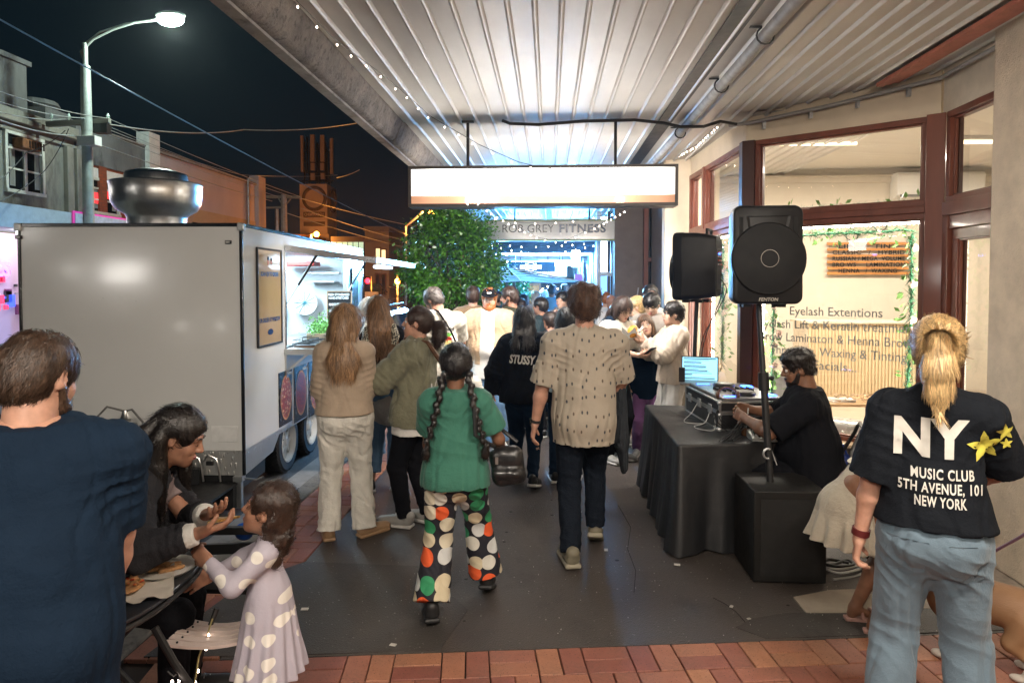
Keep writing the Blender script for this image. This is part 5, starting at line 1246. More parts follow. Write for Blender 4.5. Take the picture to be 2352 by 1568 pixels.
mb=MB();mb.sph(LZ+V(0,0,.10),.40,14,8,(1.15,.6,.28));mb.build('lantern_housing',M_POLE,lp,smooth=True)
mb=MB();mb.sph(LZ+V(0,0,-.02),.34,16,8,(1.15,.7,.55));mb.build('lantern_bowl',emit('street_lamp_glow',(.82,1,.93),160),lp,smooth=True)
point('lamp_light',LZ+V(0,0,-.30),800,(.78,1,.90),.25,lp)
mb=MB();a=P(168,325,19.9);mb.box((lx+.14,ly-.1,a.z),(.28,.16,.14));mb.build('switch_box',M_WPAINT,lp,bevel=.01)
cr=thing('power_pole_crossarm','wooden crossarm with glass insulators beside the street lamp pole','crossarm',(lx,20.3,6.3));cz=P(170,280,20.3).z
mb=MB();a,b_=P(108,286,20.3),P(252,277,20.3);mb.bar(a,b_,.13,.15);mb.build('crossarm',mat('grey_timber',(.20,.19,.16),.85,var=.3,stretch=(.2,1,1)),cr)
ins=[]
for x in(118,158,205,248):
 p=P(x,272,20.3);ins.append(p);mb=MB();mb.lathe([(.02,-.12),(.02,0),(.055,.01),(.03,.05),(.06,.06),(.028,.12),(.02,.15)],p,10);mb.build('insulator',mat('glazed_insulator',(.45,.55,.5),.2),cr,smooth=True)
mb=MB();mb.box(P(235,296,20.3),(.22,.12,.14));mb.build('transformer_box',M_BLACK,cr)
pp2=thing('power_pole','distant concrete power pole with a crossarm near the clock tower','power pole',P(656,690,36));a=P(652,447,36);mb=MB();mb.tube([(a.x,36,0),a],[.22,.16],8);mb.build('pole',M_CONC,pp2,smooth=True)
mb=MB();mb.bar(P(612,452,36),P(690,453,36),.14,.14);mb.bar(P(652,475,36),P(640,456,36),.06);mb.bar(P(652,475,36),P(668,456,36),.06);mb.bar(P(612,477,36),P(655,476,36),.10);mb.build('crossarm',mat('grey_timber',(0,0,0)),pp2)
pp3=thing('power_pole','thin rusty pole standing left of the distant power pole','power pole',P(636,690,38));a=P(636,480,38);mb=MB();mb.tube([(a.x,38,0),a],.10,6);mb.build('pole',M_GALV,pp3)
def wire(pts,sag,lab,r=.011,m=None,n=14,name='overhead_wire'):
 mb=MB()
 for a,b_ in zip(pts[:-1],pts[1:]):mb.tube([a.lerp(b_,i/n)-V(0,0,sag*4*(i/n)*(1-i/n)) for i in range(n+1)],r,4)
 return tag(mb.build(name,m or M_LITW,None),lab,'wire','overhead wires above the road')
M_LITW=mat('pale_wire',(.45,.47,.45),.35,metal=.4)
wire([P(-60,12,9),P(935,540,30)],.12,'long wire crossing the dark sky from the top left corner down to the tree',.014)
wire([P(-40,196,13),ins[3],P(690,452,36)],.1,'topmost power wire running from the left edge over the crossarm to the far pole')
wire([P(-40,222,13),ins[2],P(672,452,36)],.1,'second power wire from the top at the left edge')
wire([P(-40,246,13),ins[1],P(640,452,36)],.12,'third power wire from the top at the left edge')
wire([P(-40,262,13),P(170,312,19.8),P(625,462,36)],.1,'bright cable passing the box on the street lamp pole',.018)
wire([P(252,286,20.3),P(560,298,30),P(860,275,34)],.2,'slack wire hanging across the sky right of the crossarm',.02)
wire([P(255,300,20.3),P(555,402,34),P(775,402,60)],.1,'wire that levels out in front of the clock tower')
wire([P(690,455,36),P(955,520,44)],.1,'wire from the distant pole to the right',.02);wire([P(690,478,36),P(960,560,44)],.1,'lower wire from the distant pole to the right',.02);wire([P(660,490,36),P(960,575,44)],.1,'lowest wire from the distant pole to the right',.02)
wire([P(150,300,19),P(60,350,18),P(-40,440,14)],.1,'black slack service cable in front of the grey building',.015,M_WIRE);wire([P(158,296,19.5),P(100,395,19),P(-40,480,14)],.1,'second black service cable in front of the grey building',.015,M_WIRE)
wire([P(773,408,60),P(826,390,60)],.1,'short wire with a small lamp right of the antenna mast',.03)
# clock tower, far corner buildings, sodium lamps
ct_=thing('clock_tower','square rendered tower with round ring clocks on two faces and phone antennas on top','tower',P(720,690,70))
M_TOW=mat('tower_render',(.66,.52,.47),.9,vscale=.6,var=.12);M_RING=mat('ring_brown',(.16,.11,.085),.8)
a,b_,c_=P(688,423,70),P(751,423,70),P(772,423,74)
d_=b_+(c_-b_);z1=a.z;mb=MB();zb1=P(700,537,70).z
foot=[V(a.x,70,zb1),V(b_.x,70,zb1),V(c_.x,74,zb1),V(c_.x-(b_.x-a.x),74,zb1)]
mb.prism(foot,(0,0,z1-zb1));mb.build('shaft',M_TOW,ct_);mb=MB();mb.prism([V(p.x*.994+(.0 if i else .1),p.y+.05,-.1) for i,p in enumerate(foot)],(0,0,zb1+.08));mb.build('base',M_TOW,ct_)
cc=P(722,456,69.9);rr=.88*(P(750,456,70).x-P(694,456,70).x)/2
mb=MB();mb.tube([cc+V(math.cos(q)*rr,0,math.sin(q)*rr) for q in[2*math.pi*i/28 for i in range(29)]],.17,6,cap=False);mb.bar(cc+V(rr,0,0),V(b_.x,69.95,cc.z),.2);mb.build('clock_ring',M_RING,ct_)
mb=MB();m1=(b_+c_)/2;dv=(c_-b_).normalized();dv.z=0;nn=V(dv.y,-dv.x,0);m1=V(m1.x,m1.y,cc.z)+nn*.1;mb.tube([m1+dv*math.cos(q)*rr*1.2+V(0,0,math.sin(q)*rr) for q in[2*math.pi*i/28 for i in range(29)]],.15,6,cap=False);mb.build('clock_ring',M_RING,ct_)
p0,p1=P(697,487,69.9),P(746,499,69.9);mb=MB();mb.bx((p0.x,69.86,p1.z),(p1.x,69.99,p0.z));mb.build('name_board',M_RING,ct_);text('CHEMWATCH',M_TOW,((p0.x+p1.x)/2,69.84,(p0.z+p1.z)/2),(1,0,0),(0,0,1),.42,ct_,bold=.012,width=(p1.x-p0.x)*.9)
mb=MB();mb.bx((p0.x,69.9,p1.z-.9),(p1.x,69.99,p1.z-.45));mb.build('vent',M_RING,ct_)
mb=MB();M_ANT=mat('antenna_pink_grey',(.44,.34,.31),.6)
for x,y0,y1,w in((694,312,395,.22),(718,310,372,.42),(741,311,372,.42),(762,318,400,.30),(706,316,400,.12),(731,330,420,.12),(752,340,420,.12)):
 p,q=P(x,y0,71),P(x,y1,71);mm=M_ANT if w>.2 else M_BLACK;m_=MB();m_.bx((p.x-w/2,70.8,q.z),(p.x+w/2,71.1,p.z));m_.build('antenna',mm,ct_)
for x,y0,y1 in((719,375,392),(741,375,392),(719,398,414),(742,398,412)):p,q=P(x,y0,71),P(x,y1,71);m_=MB();m_.bx((p.x-.2,70.8,q.z),(p.x+.2,71.1,p.z));m_.build('antenna',M_ANT,ct_)
m_=MB();
for x in(700,712,727,736,748,758):p,q=P(x,325,71.6),P(x,424,71.6);m_.bar(p,q,.12)
for y_ in(345,372,396,416):m_.bar(P(692,y_,71.5),P(766,y_,71.5),.12)
m_.build('mast_frame',M_BLACK,ct_)
def block(name,lab,x0,y0,x1,Y,m,deep=6):
 a,b_=P(x0,y0,Y),P(x1,y0,Y);t=thing(name,lab,'building',((a.x+b_.x)/2,Y,0));mb=MB();mb.bx((a.x,Y,-.12),(b_.x,Y+deep,a.z));mb.build('wall',m,t);return t
ob=block('corner_building','narrow corner building lit orange with tall glowing windows',838,531,893,52,mat('corner_render',(.50,.36,.22),.85,vscale=.8,var=.12),5)
mb=MB();a,b_=P(836,529,51.8),P(895,531,51.8);mb.bx((a.x,51.7,a.z-.05),(b_.x,57.2,a.z+.3));a,b_=P(836,553,51.8),P(895,556,51.8);mb.bx((a.x,51.8,a.z-.1),(b_.x,51.99,a.z+.15));mb.build('cornice',mat('corner_trim',(.35,.25,.16),.85),ob)
for x0,x1,y0,y1,m_ in((864,873,571,613,emit('yellow_pane',(1,.80,.42),1.0)),(877,886,574,614,emit('yellow_pane',(0,0,0),0)),(864,872,630,678,M_DGLASS),(877,885,630,676,M_DGLASS)):
 a,b_=P(x0,y0,51.95),P(x1,y1,51.95);mb=MB();mb.bx((a.x-.1,51.9,b_.z-.1),(b_.x+.1,51.98,a.z+.1));f=mb.build('window',mat('timber_orange',(.28,.13,.05),.6),ob);mb=MB();mb.bx((a.x,51.86,b_.z),(b_.x,51.899,a.z));mb.build('pane',m_,f)
gb=block('glass_office','low office with a band of greenish lit windows behind the serving hatch',760,543,838,60,mat('office_dark',(.06,.05,.05),.7),8)
for k in range(6):
 a,b_=P(762+k*12.5,556,59.9),P(772+k*12.5,600 if k>2 else 572,59.9);mb=MB();mb.bx((a.x,59.85,b_.z),(b_.x,59.98,a.z));mb.build('window',emit('green_pane',(.38,.60,.42),.9),gb)
rb_=block('dark_red_building','dark low building in red light beside the clock tower',602,538,700,62,mat('dark_red_wall',(.16,.07,.045),.85),6)
bk=block('dark_block','dark building mass closing the street behind the tree',893,560,1060,75,mat('dark_mass',(.035,.03,.03),.9),6)
wl_=thing('low_wall','pale low garden wall with hedge at the far corner','wall',P(870,690,45));a,b_=P(838,658,45),P(868,680,45);mb=MB();mb.bx((a.x,45,-.1),(b_.x,45.2,a.z-.35));mb.build('wall',M_WPAINT,wl_)
hd=MB();rs=random.Random(3)
for i in range(900):c=V(rs.uniform(a.x,b_.x),45.3+rs.random()*.5,a.z-.4+rs.random()*.6);u=Vector((rs.gauss(0,1),rs.gauss(0,1),rs.gauss(0,1))).normalized()*.09;w_=u.orthogonal()*.6;hd.add([c,c+u,c+w_],[(0,1,2)])
tag(hd.build('hedge',mat('hedge_leaf',(.06,.08,.02),.6,island=.4)),'small scruffy hedge behind the far low wall','hedge');
mb=MB()
for k in range(14):p=P(893+k*3.2,672,44);mb.bar((p.x,44,-.1),(p.x,44,.85),.05)
mb.bar(P(890,660,44),P(940,662,44),.06);mb.bar(P(872,650,44),P(890,672,44),.07);tag(mb.build('railing',M_BLACK),'black handrail beside the far steps','railing')
M_SOD=emit('sodium_glow',(1,.30,.03),55)
for nm,lab,x,y_,Y,h,pw in(('sodium_lamp','orange street lamp glowing in front of the clock tower',727,538,60,0,2000),('sodium_lamp','low orange lamp on a thin pole right of the corner building',913,646,40,1,700),('sodium_lamp','orange street lamp above the top of the round tree',990,490,34,2,700)):
 p=P(x,y_,Y);t=thing(nm,lab,'street lamp',(p.x,Y,0),group='orange street lamps in the distance');mb=MB()
 if h==2:mb.tube([P(932,700,Y),P(932,520,Y),P(950,505,Y),p+V(-.4,0,.1)],.06,6)
 elif h==0:mb.tube([(p.x-.6,Y+.3,0),(p.x-.6,Y+.3,p.z),(p.x,Y,p.z+.15)],.10,6)
 else:mb.tube([(p.x,Y,-.1),(p.x,Y,p.z+.4)],.06,6)
 mb.build('pole',M_GALV,t);mb=MB();mb.sph(p,.20*Y/50,10,6);mb.build('lantern',M_SOD,t);point('sodium_light',p-V(0,.6,.3),pw,(1,.33,.05),.3,t)
tl=thing('traffic_light','red traffic light on a thin pole beyond the hatch','traffic light',P(845,700,38));p=P(845,645,38);mb=MB();mb.tube([(p.x-.35,38,-.1),(p.x-.35,38,p.z+.5)],.06,6);mb.build('pole',M_GALV,tl);mb=MB();mb.bx((p.x-.17,38,p.z-.6),(p.x+.17,38.2,p.z+.25));mb.build('head',M_BLACK,tl);mb=MB();mb.sph(p+V(0,-.05,0),.15,10,6);mb.build('red_lens',emit('red_lens',(1,.01,.02),14),tl)
tl2=thing('traffic_light','high red signal lamp over the road behind the wires','traffic light',P(848,560,60));p=P(849,559,60);mb=MB();mb.box(p,(.22,.1,.45));mb.build('head',M_BLACK,tl2);mb=MB();mb.sph(p+V(0,-.1,.1),.2,8,5);mb.build('red_lens',emit('red_lens',(0,0,0),0),tl2)
mb=MB();p=P(824,573-1,50);p=P(823,572,50)
# round street tree
def tree(name,lab,c,rx,rz_,n,seed,m,trunk_h,leaf=.055,group=None):
 rs=np.random.RandomState(seed);t=thing(name,lab,'tree',(c[0],c[1],0),group=group)
 mb=MB();top=V(c[0],c[1],c[2]-rz_*.3);mb.tube([(c[0],c[1],-.1),(c[0]+.03,c[1],trunk_h*.6),top],[.075,.06,.04],8)
 for i in range(9):
  a=i*2.4;e=V(c[0]+math.cos(a)*rx*.7,c[1]+math.sin(a)*rx*.7,c[2]+rs.uniform(-.5,.8)*rz_);mb.tube([V(c[0]+.02,c[1],trunk_h*.8),(top+e)/2+V(0,0,-.05),e],[.035,.02,.008],6)
 mb.build('trunk',mat('bark',(.10,.075,.055),.9,bumps=((40,.7,.01),)),t,smooth=True)
 u=rs.normal(size=(170,3));u/=np.linalg.norm(u,axis=1,keepdims=True);rad=rs.uniform(.55,1.0,170)**.6*(1+.14*wob(u,2.2,seed,2));cl=u*rad[:,None]*[rx,rx,rz_]*.93+np.array(c)
 k=rs.randint(0,170,n);p=cl[k]+rs.normal(size=(n,3))*rx*.125;d=rs.normal(size=(n,3))+(p-np.array(c))*1.1/rx-[0,0,.5];d/=np.linalg.norm(d,axis=1,keepdims=True)
 s_=np.cross(d,rs.normal(size=(n,3)));s_/=np.linalg.norm(s_,axis=1,keepdims=True);L_=(leaf*rs.uniform(.6,1.25,n))[:,None];nn=np.cross(d,s_)
 v=np.stack([p,p+d*L_*.5+s_*L_*.27+nn*L_*.06,p+d*L_,p+d*L_*.5-s_*L_*.27+nn*L_*.06],1).reshape(-1,3);f=np.arange(4*n).reshape(-1,4)
 np_obj('crown',v,f,m,t,smooth=False,world=True,kind='stuff');return t
M_FIC=mat('ficus_leaf',(.070,.19,.018),.30,var=.3,vscale=8,island=.55,spec=.6)
c=P(1032,598,10.6);tree('round_street_tree','dense glossy dark green street tree clipped round at the kerb',(c.x,10.6,c.z),.80,.86,17000,5,M_FIC,1.3,.062)
c=P(1160,668,16);tree('small_street_tree','bright green small tree under the striped umbrella',(c.x,16,c.z),.62,.55,5200,8,mat('lit_leaf',(.05,.22,.06),.4,island=.5),1.2,.07)
# striped umbrella
um=thing('market_umbrella','navy and white striped market umbrella over the footpath','umbrella',P(1153,800,13.5));ap=P(1153,612,13.5);m,nt,N,L,b=nodes_of('umbrella_stripes');g_=N.new('ShaderNodeUVMap');sx_=N.new('ShaderNodeSeparateXYZ');L.new(g_.outputs[0],sx_.inputs[0]);mu=N.new('ShaderNodeMath');mu.operation='MULTIPLY';mu.inputs[1].default_value=11;fr=N.new('ShaderNodeMath');fr.operation='FRACT';L.new(sx_.outputs['Y'],mu.inputs[0]);L.new(mu.outputs[0],fr.inputs[0]);r_=ramp(nt,fr.outputs[0],[(.5,(.62,.62,.60)),(.52,(.012,.02,.055))],'CONSTANT');L.new(r_.outputs[0],b.inputs['Base Color']);b.inputs['Roughness'].default_value=.8;M_STR=m
hw=1.15;zr=P(1250,646,13.5).z;mb=MB()
ribs=[V(ap.x+.45+hw*sx,13.5+hw*sy,zr) for sx,sy in((-1,-1),(0,-1.05),(1,-1),(1.05,0),(1,1),(0,1.05),(-1,1),(-1.05,0))]
apx=V(ap.x+.1,13.5,ap.z)
for i in range(8):
 a,b_=ribs[i],ribs[(i+1)%8];me=bpy.data.meshes.new('canopy_panel');nst=8;vs=[];fs=[];uv=[]
 for k in range(nst+1):
  t_=k/nst;sag=-.05*math.sin(math.pi*t_)
  for w_ in(0,.5,1):e=a.lerp(b_,w_);p=apx.lerp(e,t_)+V(0,0,sag+(-.035*t_ if w_==.5 else 0));vs.append(p);uv.append((w_,t_))
 for k in range(nst):
  for w_ in range(2):q=k*3+w_;fs.append((q,q+1,q+4,q+3))
 me.from_pydata([tuple(v) for v in vs],[],fs);ul=me.uv_layers.new(name='UVMap')
 for lpz in me.loops:ul.data[lpz.index].uv=uv[lpz.vertex_index]
 me.materials.append(M_STR);o=link('canopy_panel',me,um);
 mb.tube([apx+V(0,0,-.02),a+V(0,0,-.02)],.012,5)
mb.build('ribs',M_WPAINT,um);mb=MB();mb.tube([(apx.x,13.5,0),apx+V(0,0,.06)],.028,10);mb.tube([(apx.x+.12,13.9,0),(apx.x+.12,13.9,2.2)],.03,8);mb.build('pole',mat('pale_pole',(.45,.45,.42),.4,metal=.3),um,smooth=True)
# parked car
car=thing('parked_car','dark grey hatchback with roof rails parked beyond the food trailer','car',(-3.4,12.6,-.13))
M_CAR=mat('grey_car_paint',(.10,.105,.115),.22,metal=.6,var=.08,coat=1);cxc=-3.45;y0,y1=11.0,15.2
prof=[(y0,.35),(y0+.02,.75),(y0+.12,1.0),(y0+.35,1.42),(y0+.75,1.53),(y0+2.0,1.56),(y0+2.7,1.42),(y0+3.2,1.02),(y0+4.1,.85),(y1,.6),(y1,.35),(y1-.35,.28),(y0+.3,.25)]
vs=[];n_=len(prof)
for sx,ins_ in((-.86,0),(-.80,1),(-.6,2),(.6,2),(.80,1),(.86,0)):
 for y_,z_ in prof:k_=1 if ins_==0 else 1;zz=min(z_,.98) if ins_==0 else(z_-.02 if ins_==1 and z_>1 else z_);xx=sx*(1-.14*max(0,zz-.98)/.5);vs.append((cxc+xx,y_,zz-.13))
fs=[(i*n_+k,i*n_+(k+1)%n_,(i+1)*n_+(k+1)%n_,(i+1)*n_+k) for i in range(5) for k in range(n_)]+[tuple(range(n_)),tuple(5*n_+k for k in range(n_-1,-1,-1))]
mb=MB();mb.add(vs,fs);mb.build('body',M_CAR,car,bevel=.03,seg=3)
mb=MB();mb.add([(cxc-.62,y0+.10,.90),(cxc+.62,y0+.10,.90),(cxc+.55,y0+.33,1.27),(cxc-.55,y0+.33,1.27)],[(0,1,2,3)]);mb.build('rear_window',M_DGLASS,car)
for sx in(-1,1):
 mb=MB();X_=cxc+sx*.835;mb.add([(X_,y0+.45,.90),(X_+sx*.01,y0+3.0,.90),(X_-sx*.07,y0+2.5,1.30),(X_-sx*.07,y0+.6,1.31)],[(0,1,2,3) if sx>0 else(3,2,1,0)]);mb.build('side_window',M_DGLASS,car)
 for y_ in(y0+.8,y0+3.3):
  mb=MB();rot=Matrix.Rotation(R(90),3,'Y');mb.lathe([(.20,-.09),(.31,-.09),(.32,-.05),(.32,.05),(.31,.09),(.20,.09)],(cxc+sx*.80,y_,.19),20,rot);w_=mb.build('wheel',M_RUBBER,car,smooth=True);mb=MB();mb.lathe([(.04,0),(.19,.02)],(cxc+sx*.88,y_,.19),12,rot);mb.build('rim',M_ALU,w_)
 mb=MB();mb.tube([(cxc+sx*.62,y0+.6,1.40),(cxc+sx*.62,y0+.7,1.46),(cxc+sx*.62,y0+2.1,1.47),(cxc+sx*.62,y0+2.2,1.42)],.016,6);mb.build('roof_rail',M_BLACK,car)
 mb=MB();mb.box((cxc+sx*.80,y0-.01,.78),(.06,.03,.14));mb.build('tail_lamp',mat('tail_red',(.25,.01,.01),.2),car,bevel=.01);mb=MB();mb.box((cxc+sx*.97,y0+2.75,.98),(.10,.06,.07));mb.build('mirror',M_CAR,car,bevel=.02)
# fairy lights
M_BULB=emit('fairy_bulb',(1,.80,.66),20);bme=MB();bme.sph((0,0,0),.0075,6,4,(1,1,1.3));bulb_me=bme.mesh('bulb');bulb_me.materials.append(M_BULB)
def fairy(pts,lab,step=.17,r=.0028,bs=1.0,sagp=0,m=None):
 t=thing('fairy_lights',lab,'fairy lights',pts[0]);path=[]
 for a,b_ in zip(pts[:-1],pts[1:]):
  n_=max(3,int((b_-a).length/.12))
  for i in range(n_):path.append(a.lerp(b_,i/n_)-V(0,0,sagp*4*(i/n_)*(1-i/n_)))
 path.append(pts[-1]);mb=MB();mb.tube(path,r,4);mb.build('cable',m or M_WIRE,t)
 L_=0;nxt=step/2
 for a,b_ in zip(path[:-1],path[1:]):
  l=(b_-a).length
  while nxt<L_+l:
   p=a.lerp(b_,(nxt-L_)/l);o=link('bulb',bulb_me,t);o.location=p-Vector(t.location)+V(rnd.uniform(-.008,.008),rnd.uniform(-.008,.008),-.024);o.matrix_parent_inverse=Matrix.Identity(4);o.scale=(bs,)*3;nxt+=step*rnd.uniform(.85,1.15)
  L_+=l
 return t
fairy([P(620,-60,3.2),P(770,92,3.9),P(890,180,4.6),P(990,268,5.3),P(1100,332,5.8),P(1190,372,6.0),P(1240,384,6.05)],'string of fairy lights slung from the awning beam to the top of the lightbox sign',.20,.003,.65)
fairy([P(1652,284,6.3),P(1600,332,7.4),P(1530,372,9),P(1440,400,6.06),P(1330,396,6.06),P(1240,384,6.06)],'fairy lights from the shop fascia down across the face of the lightbox sign',.13,.003,.8)
fairy([P(1100,470,10),P(1165,510,11),P(1235,545,11.9),P(1290,556,11.9),P(1370,520,11.5),P(1440,480,10)],'fairy lights hanging in front of the fitness sign',.20,.003,1.15)
fairy([P(1115,495,11.2),P(1200,512,11.2),P(1300,508,11.2),P(1410,490,11.2)],'fairy lights across the blue awning just above the fitness sign',.34,.003,1.15)
fairy([P(1120,560,14),P(1180,574,14),P(1250,584,14.4),P(1320,572,14.4),P(1392,556,14)],'lower loop of fairy lights below the fitness sign',.20,.004,1.3)
fairy([P(1130,556,13),P(1210,566,13),P(1290,562,13),P(1370,556,13)],'upper loop of fairy lights below the fitness sign',.24,.004,1.3)
c2=copy_tree(car);c2.location=(-3.4-6.4,12.6-25.4,-.13);c2['label']='added unseen dark car behind the viewer, its headlamps standing in for a light mirrored in the trailer';del_=0  # unseen car added; its headlamps stand in for a mirrored light
for sx in(-.62,.62):mb=MB();mb.sph((cxc-6.4+sx,y1-25.36,.48),.085,10,6,(1,.4,.8));mb.build('standin_headlamp',emit('standin_headlamp',(1,.95,.88),60),c2)
for i,(x,z_,w_,h_,e_) in enumerate(((-11.1,2.15,.55,.28,22),(-12.6,2.2,.22,.18,9),(-14.6,3.3,1.2,.22,8))):  # unseen lit panels added to stand in for lights mirrored in the trailer
 t=thing('standin_sign',('large','small','long')[i]+' added lit sign behind the viewer, standing in for lights mirrored in the trailer','sign',(x,-8,0));mb=MB();mb.bx((x-w_,-8.1,z_-h_),(x+w_,-8,z_+h_));mb.build('face',emit('sign_glow_%d'%i,(1,.95,.88),e_),t);mb=MB();mb.tube([(x,-8.15,-.13),(x,-8.15,z_+h_)],.05,8);mb.build('post',M_BLACK,t)
for k in range(4):  # unseen white lights added to give the roof fan something to reflect
 y_=9.5+k*3.2;t=thing('added_awning_light',('nearest','second','third','farthest')[k]+' added white light under the shop awning across the road, for reflections in the roof fan','ceiling light',(-14.8,y_,3.25),group='added lights under the awning across the road');mb=MB();mb.bx((-14.9,y_-.7,3.22),(-14.72,y_+.7,3.34));mb.build('diffuser',emit('awning_diffuser',(1,.96,.92),26),t);mb=MB();mb.bx((-14.92,y_-.72,3.3401),(-14.70,y_+.72,3.349));mb.build('housing',M_WPAINT,t)
# food trailer (local frame: +y along its serving side, body towards -x)
TO=P(562,1108,5.8);TRX,TRY=TO.x,5.8
tr=thing('food_trailer','white pizza trailer with an open lit serving hatch and black edge trims','food trailer',(TRX,TRY,0),R(2.2))
TW,TL,Z0,Z1,ZC=1.95,4.45,.167,P(565,521,5.8).z,.385
def TB(mb,name,m,**k):return mb.build(name,m,k.pop('parent',tr),world=False,**k)
HY0,HY1,HZ0,HZ1=1.07,3.52,1.20,2.17
M_CHEQ,nt,N,L,b=nodes_of('chequer_plate');tc=N.new('ShaderNodeTexCoord');vo=N.new('ShaderNodeTexVoronoi');vo.feature='F1';vo.inputs['Scale'].default_value=32;mp=N.new('ShaderNodeMapping');mp.inputs['Rotation'].default_value=(.78,.78,.6);mp.inputs['Scale'].default_value=(1,1,.38);L.new(tc.outputs['Object'],mp.inputs[0]);L.new(mp.outputs[0],vo.inputs[0]);vo.inputs['Randomness'].default_value=.35
r_=ramp(nt,vo.outputs['Distance'],[(.22,1),(.34,0)]);bump(nt,b,r_.outputs[0],.9,.004);b.inputs['Base Color'].default_value=(.68,.67,.64,1);b.inputs['Metallic'].default_value=.85;b.inputs['Roughness'].default_value=.36
mb=MB();mb.bx((-TW,0,ZC),(0,.03,Z1));TB(mb,'rear_panel',M_WHITE)
mb=MB();mb.bx((-.03,.0301,ZC),(0,HY0,Z1));mb.bx((-.03,HY0,ZC),(0,HY1,HZ0));mb.bx((-.03,HY0,HZ1),(0,HY1,Z1));mb.bx((-.03,HY1,ZC),(0,TL,Z1));TB(mb,'side_panel',M_WHITE)
mb=MB();mb.bx((-TW,.0301,ZC),(-TW+.03,TL,Z1));mb.bx((-TW+.031,TL-.03,ZC),(-.031,TL,Z1));mb.bx((-TW,0,Z1+.0005),(0,TL,Z1+.03));TB(mb,'body_shell',M_WHITE)
mb=MB();mb.bx((-TW+.03,.04,.55),(-.04,TL-.04,.60));TB(mb,'trailer_floor',M_STEEL)
mb=MB();mb.bx((-TW,-.004,Z0),(0,.02,ZC-.0005));TB(mb,'chequer_apron',M_CHEQ)
mb=MB();mb.prism([V(.003,0.0205,ZC-.0005),V(.003,TL,ZC-.0005),V(.003,TL,.22),V(.003,2.75,.22),V(.003,2.55,.34),V(.003,.85,.34),V(.003,.68,.21),V(.003,.0205,Z0)],(-.02,0,0));TB(mb,'chequer_skirt',M_CHEQ)
M_TRIM=mat('black_trim',(.010,.011,.014),.22,coat=.5)
mb=MB()
for a,b_ in(((-TW-.006,-.010,Z1+.002),(.006,.016,Z1+.034)),((-.016,-.012,Z0),(.009,.014,Z1)),((-TW-.009,-.012,Z0),(-TW+.016,.014,Z1)),((-.012,.017,Z1+.002),(.008,TL,Z1+.034)),((-.012,TL-.012,ZC),(.009,TL+.01,Z1))):mb.bx(a,b_)
TB(mb,'edge_trim',M_TRIM,bevel=.004)
for x,z in((0,Z1),(-TW,Z1)):mb=MB();mb.box((x,0,z),(.030,.024,.034));TB(mb,'corner_cap',M_CHEQ,bevel=.008)
for px,py in((56,546),(524,556)):p=tr.matrix_basis.inverted()@P(px,py,5.78);mb=MB();mb.box((p.x,-.012,p.z),(.026,.012,.015));l_=TB(mb,'marker_lamp',M_BLACK,bevel=.003);mb=MB();mb.box((p.x,-.025,p.z),(.018,.004,.009));TB(mb,'lens',mat('clear_lens',(.5,.5,.48),.15),parent=l_)
mb=MB();mb.box((-.30,-.012,.275),(.030,.012,.018));TB(mb,'marker_lamp',M_BLACK,bevel=.003)
mb=MB();mb.box((-.17,-.004,.53),(.115,.003,.070));TB(mb,'blank_plate',mat('plain_plate',(.82,.82,.80),.35),bevel=.002)
mb=MB();mb.box((-.97,.30,.10),(.93,.28,.062));TB(mb,'chassis',M_BLACK);mb=MB();mb.bx((-.07,-.03,-.12),(-.02,.02,.15));TB(mb,'jack_leg',M_ALU,bevel=.004);mb=MB();mb.bx((-.085,-.045,.12),(-.005,.035,.165));mb.tube([(0,0,.14),(.10,0,.13),(.16,.02,.15)],.008,6);TB(mb,'jack_bracket',M_STEEL)
mb=MB();mb.bx((-1.9,-.9,.09),(-.05,-.012,.11));mb.bx((-1.9,-.9,-.02),(-.05,-.88,.0899));mb.bx((-.48,-.10,-.11),(-.06,-.02,.0899));TB(mb,'drawbar_platform',M_BLACK);
for x in(-.35,-.2):mb=MB();mb.tube([(x,-.03,.12),(x,-.06,.25),(x-.02,-.06,.33),(x-.09,-.06,.36),(x-.14,-.05,.30)],.009,6);TB(mb,'hose_hook',M_STEEL,smooth=True)
mb=MB();mb.bx((-.50,-.09,.11),(-.36,-.012,.24));TB(mb,'junction_box',M_BLACK)
for yy in(1.20,1.98):
 rot=Matrix.Rotation(R(90),3,'Y');c=(-.13,yy,.185);mb=MB();mb.lathe([(.20,-.11),(.29,-.11),(.315,-.085),(.318,-.03),(.310,-.026),(.310,-.018),(.318,-.014),(.318,.014),(.310,.018),(.310,.026),(.318,.03),(.315,.085),(.29,.11),(.20,.11)],c,36,rot,cap=False);w_=TB(mb,'wheel',M_RUBBER,smooth=30)
 mb=MB()
 for k in range(44):
  a=2*math.pi*k/44;u=V(0,math.cos(a),math.sin(a))
  for sx in(-.065,.065):mb.box(V(*c)+u*.319+V(sx,0,0),(.034,.013,.004),Matrix.Rotation(a-math.pi/2,3,'X')@Matrix.Rotation(.3*(1 if sx>0 else-1),3,'Z'))
 TB(mb,'tread',M_RUBBER,parent=w_,kind='stuff')
 mb=MB();mb.lathe([(.20,.09),(.215,.112),(.205,.116),(.185,.06),(.17,.045)],c,28,rot,cap=False)
 for k in range(8):a=2*math.pi*k/8;mb.bar(V(*c)+V(.07,math.cos(a)*.05,math.sin(a)*.05),V(*c)+V(.055,math.cos(a)*.185,math.sin(a)*.185),.045,.02,up=(1,0,0))
 mb.lathe([(.055,.055),(.055,.075),(.035,.095)],c,14,rot);TB(mb,'rim',mat('white_rim',(.62,.62,.60),.35,var=.1),parent=w_,smooth=30)
mb=MB()
for k in range(24):mb.sph((-.06-k*.08,-.006,ZC-.02),.006,6,4);mb.sph((.005,.06+k*.17,ZC-.03),.006,6,4)
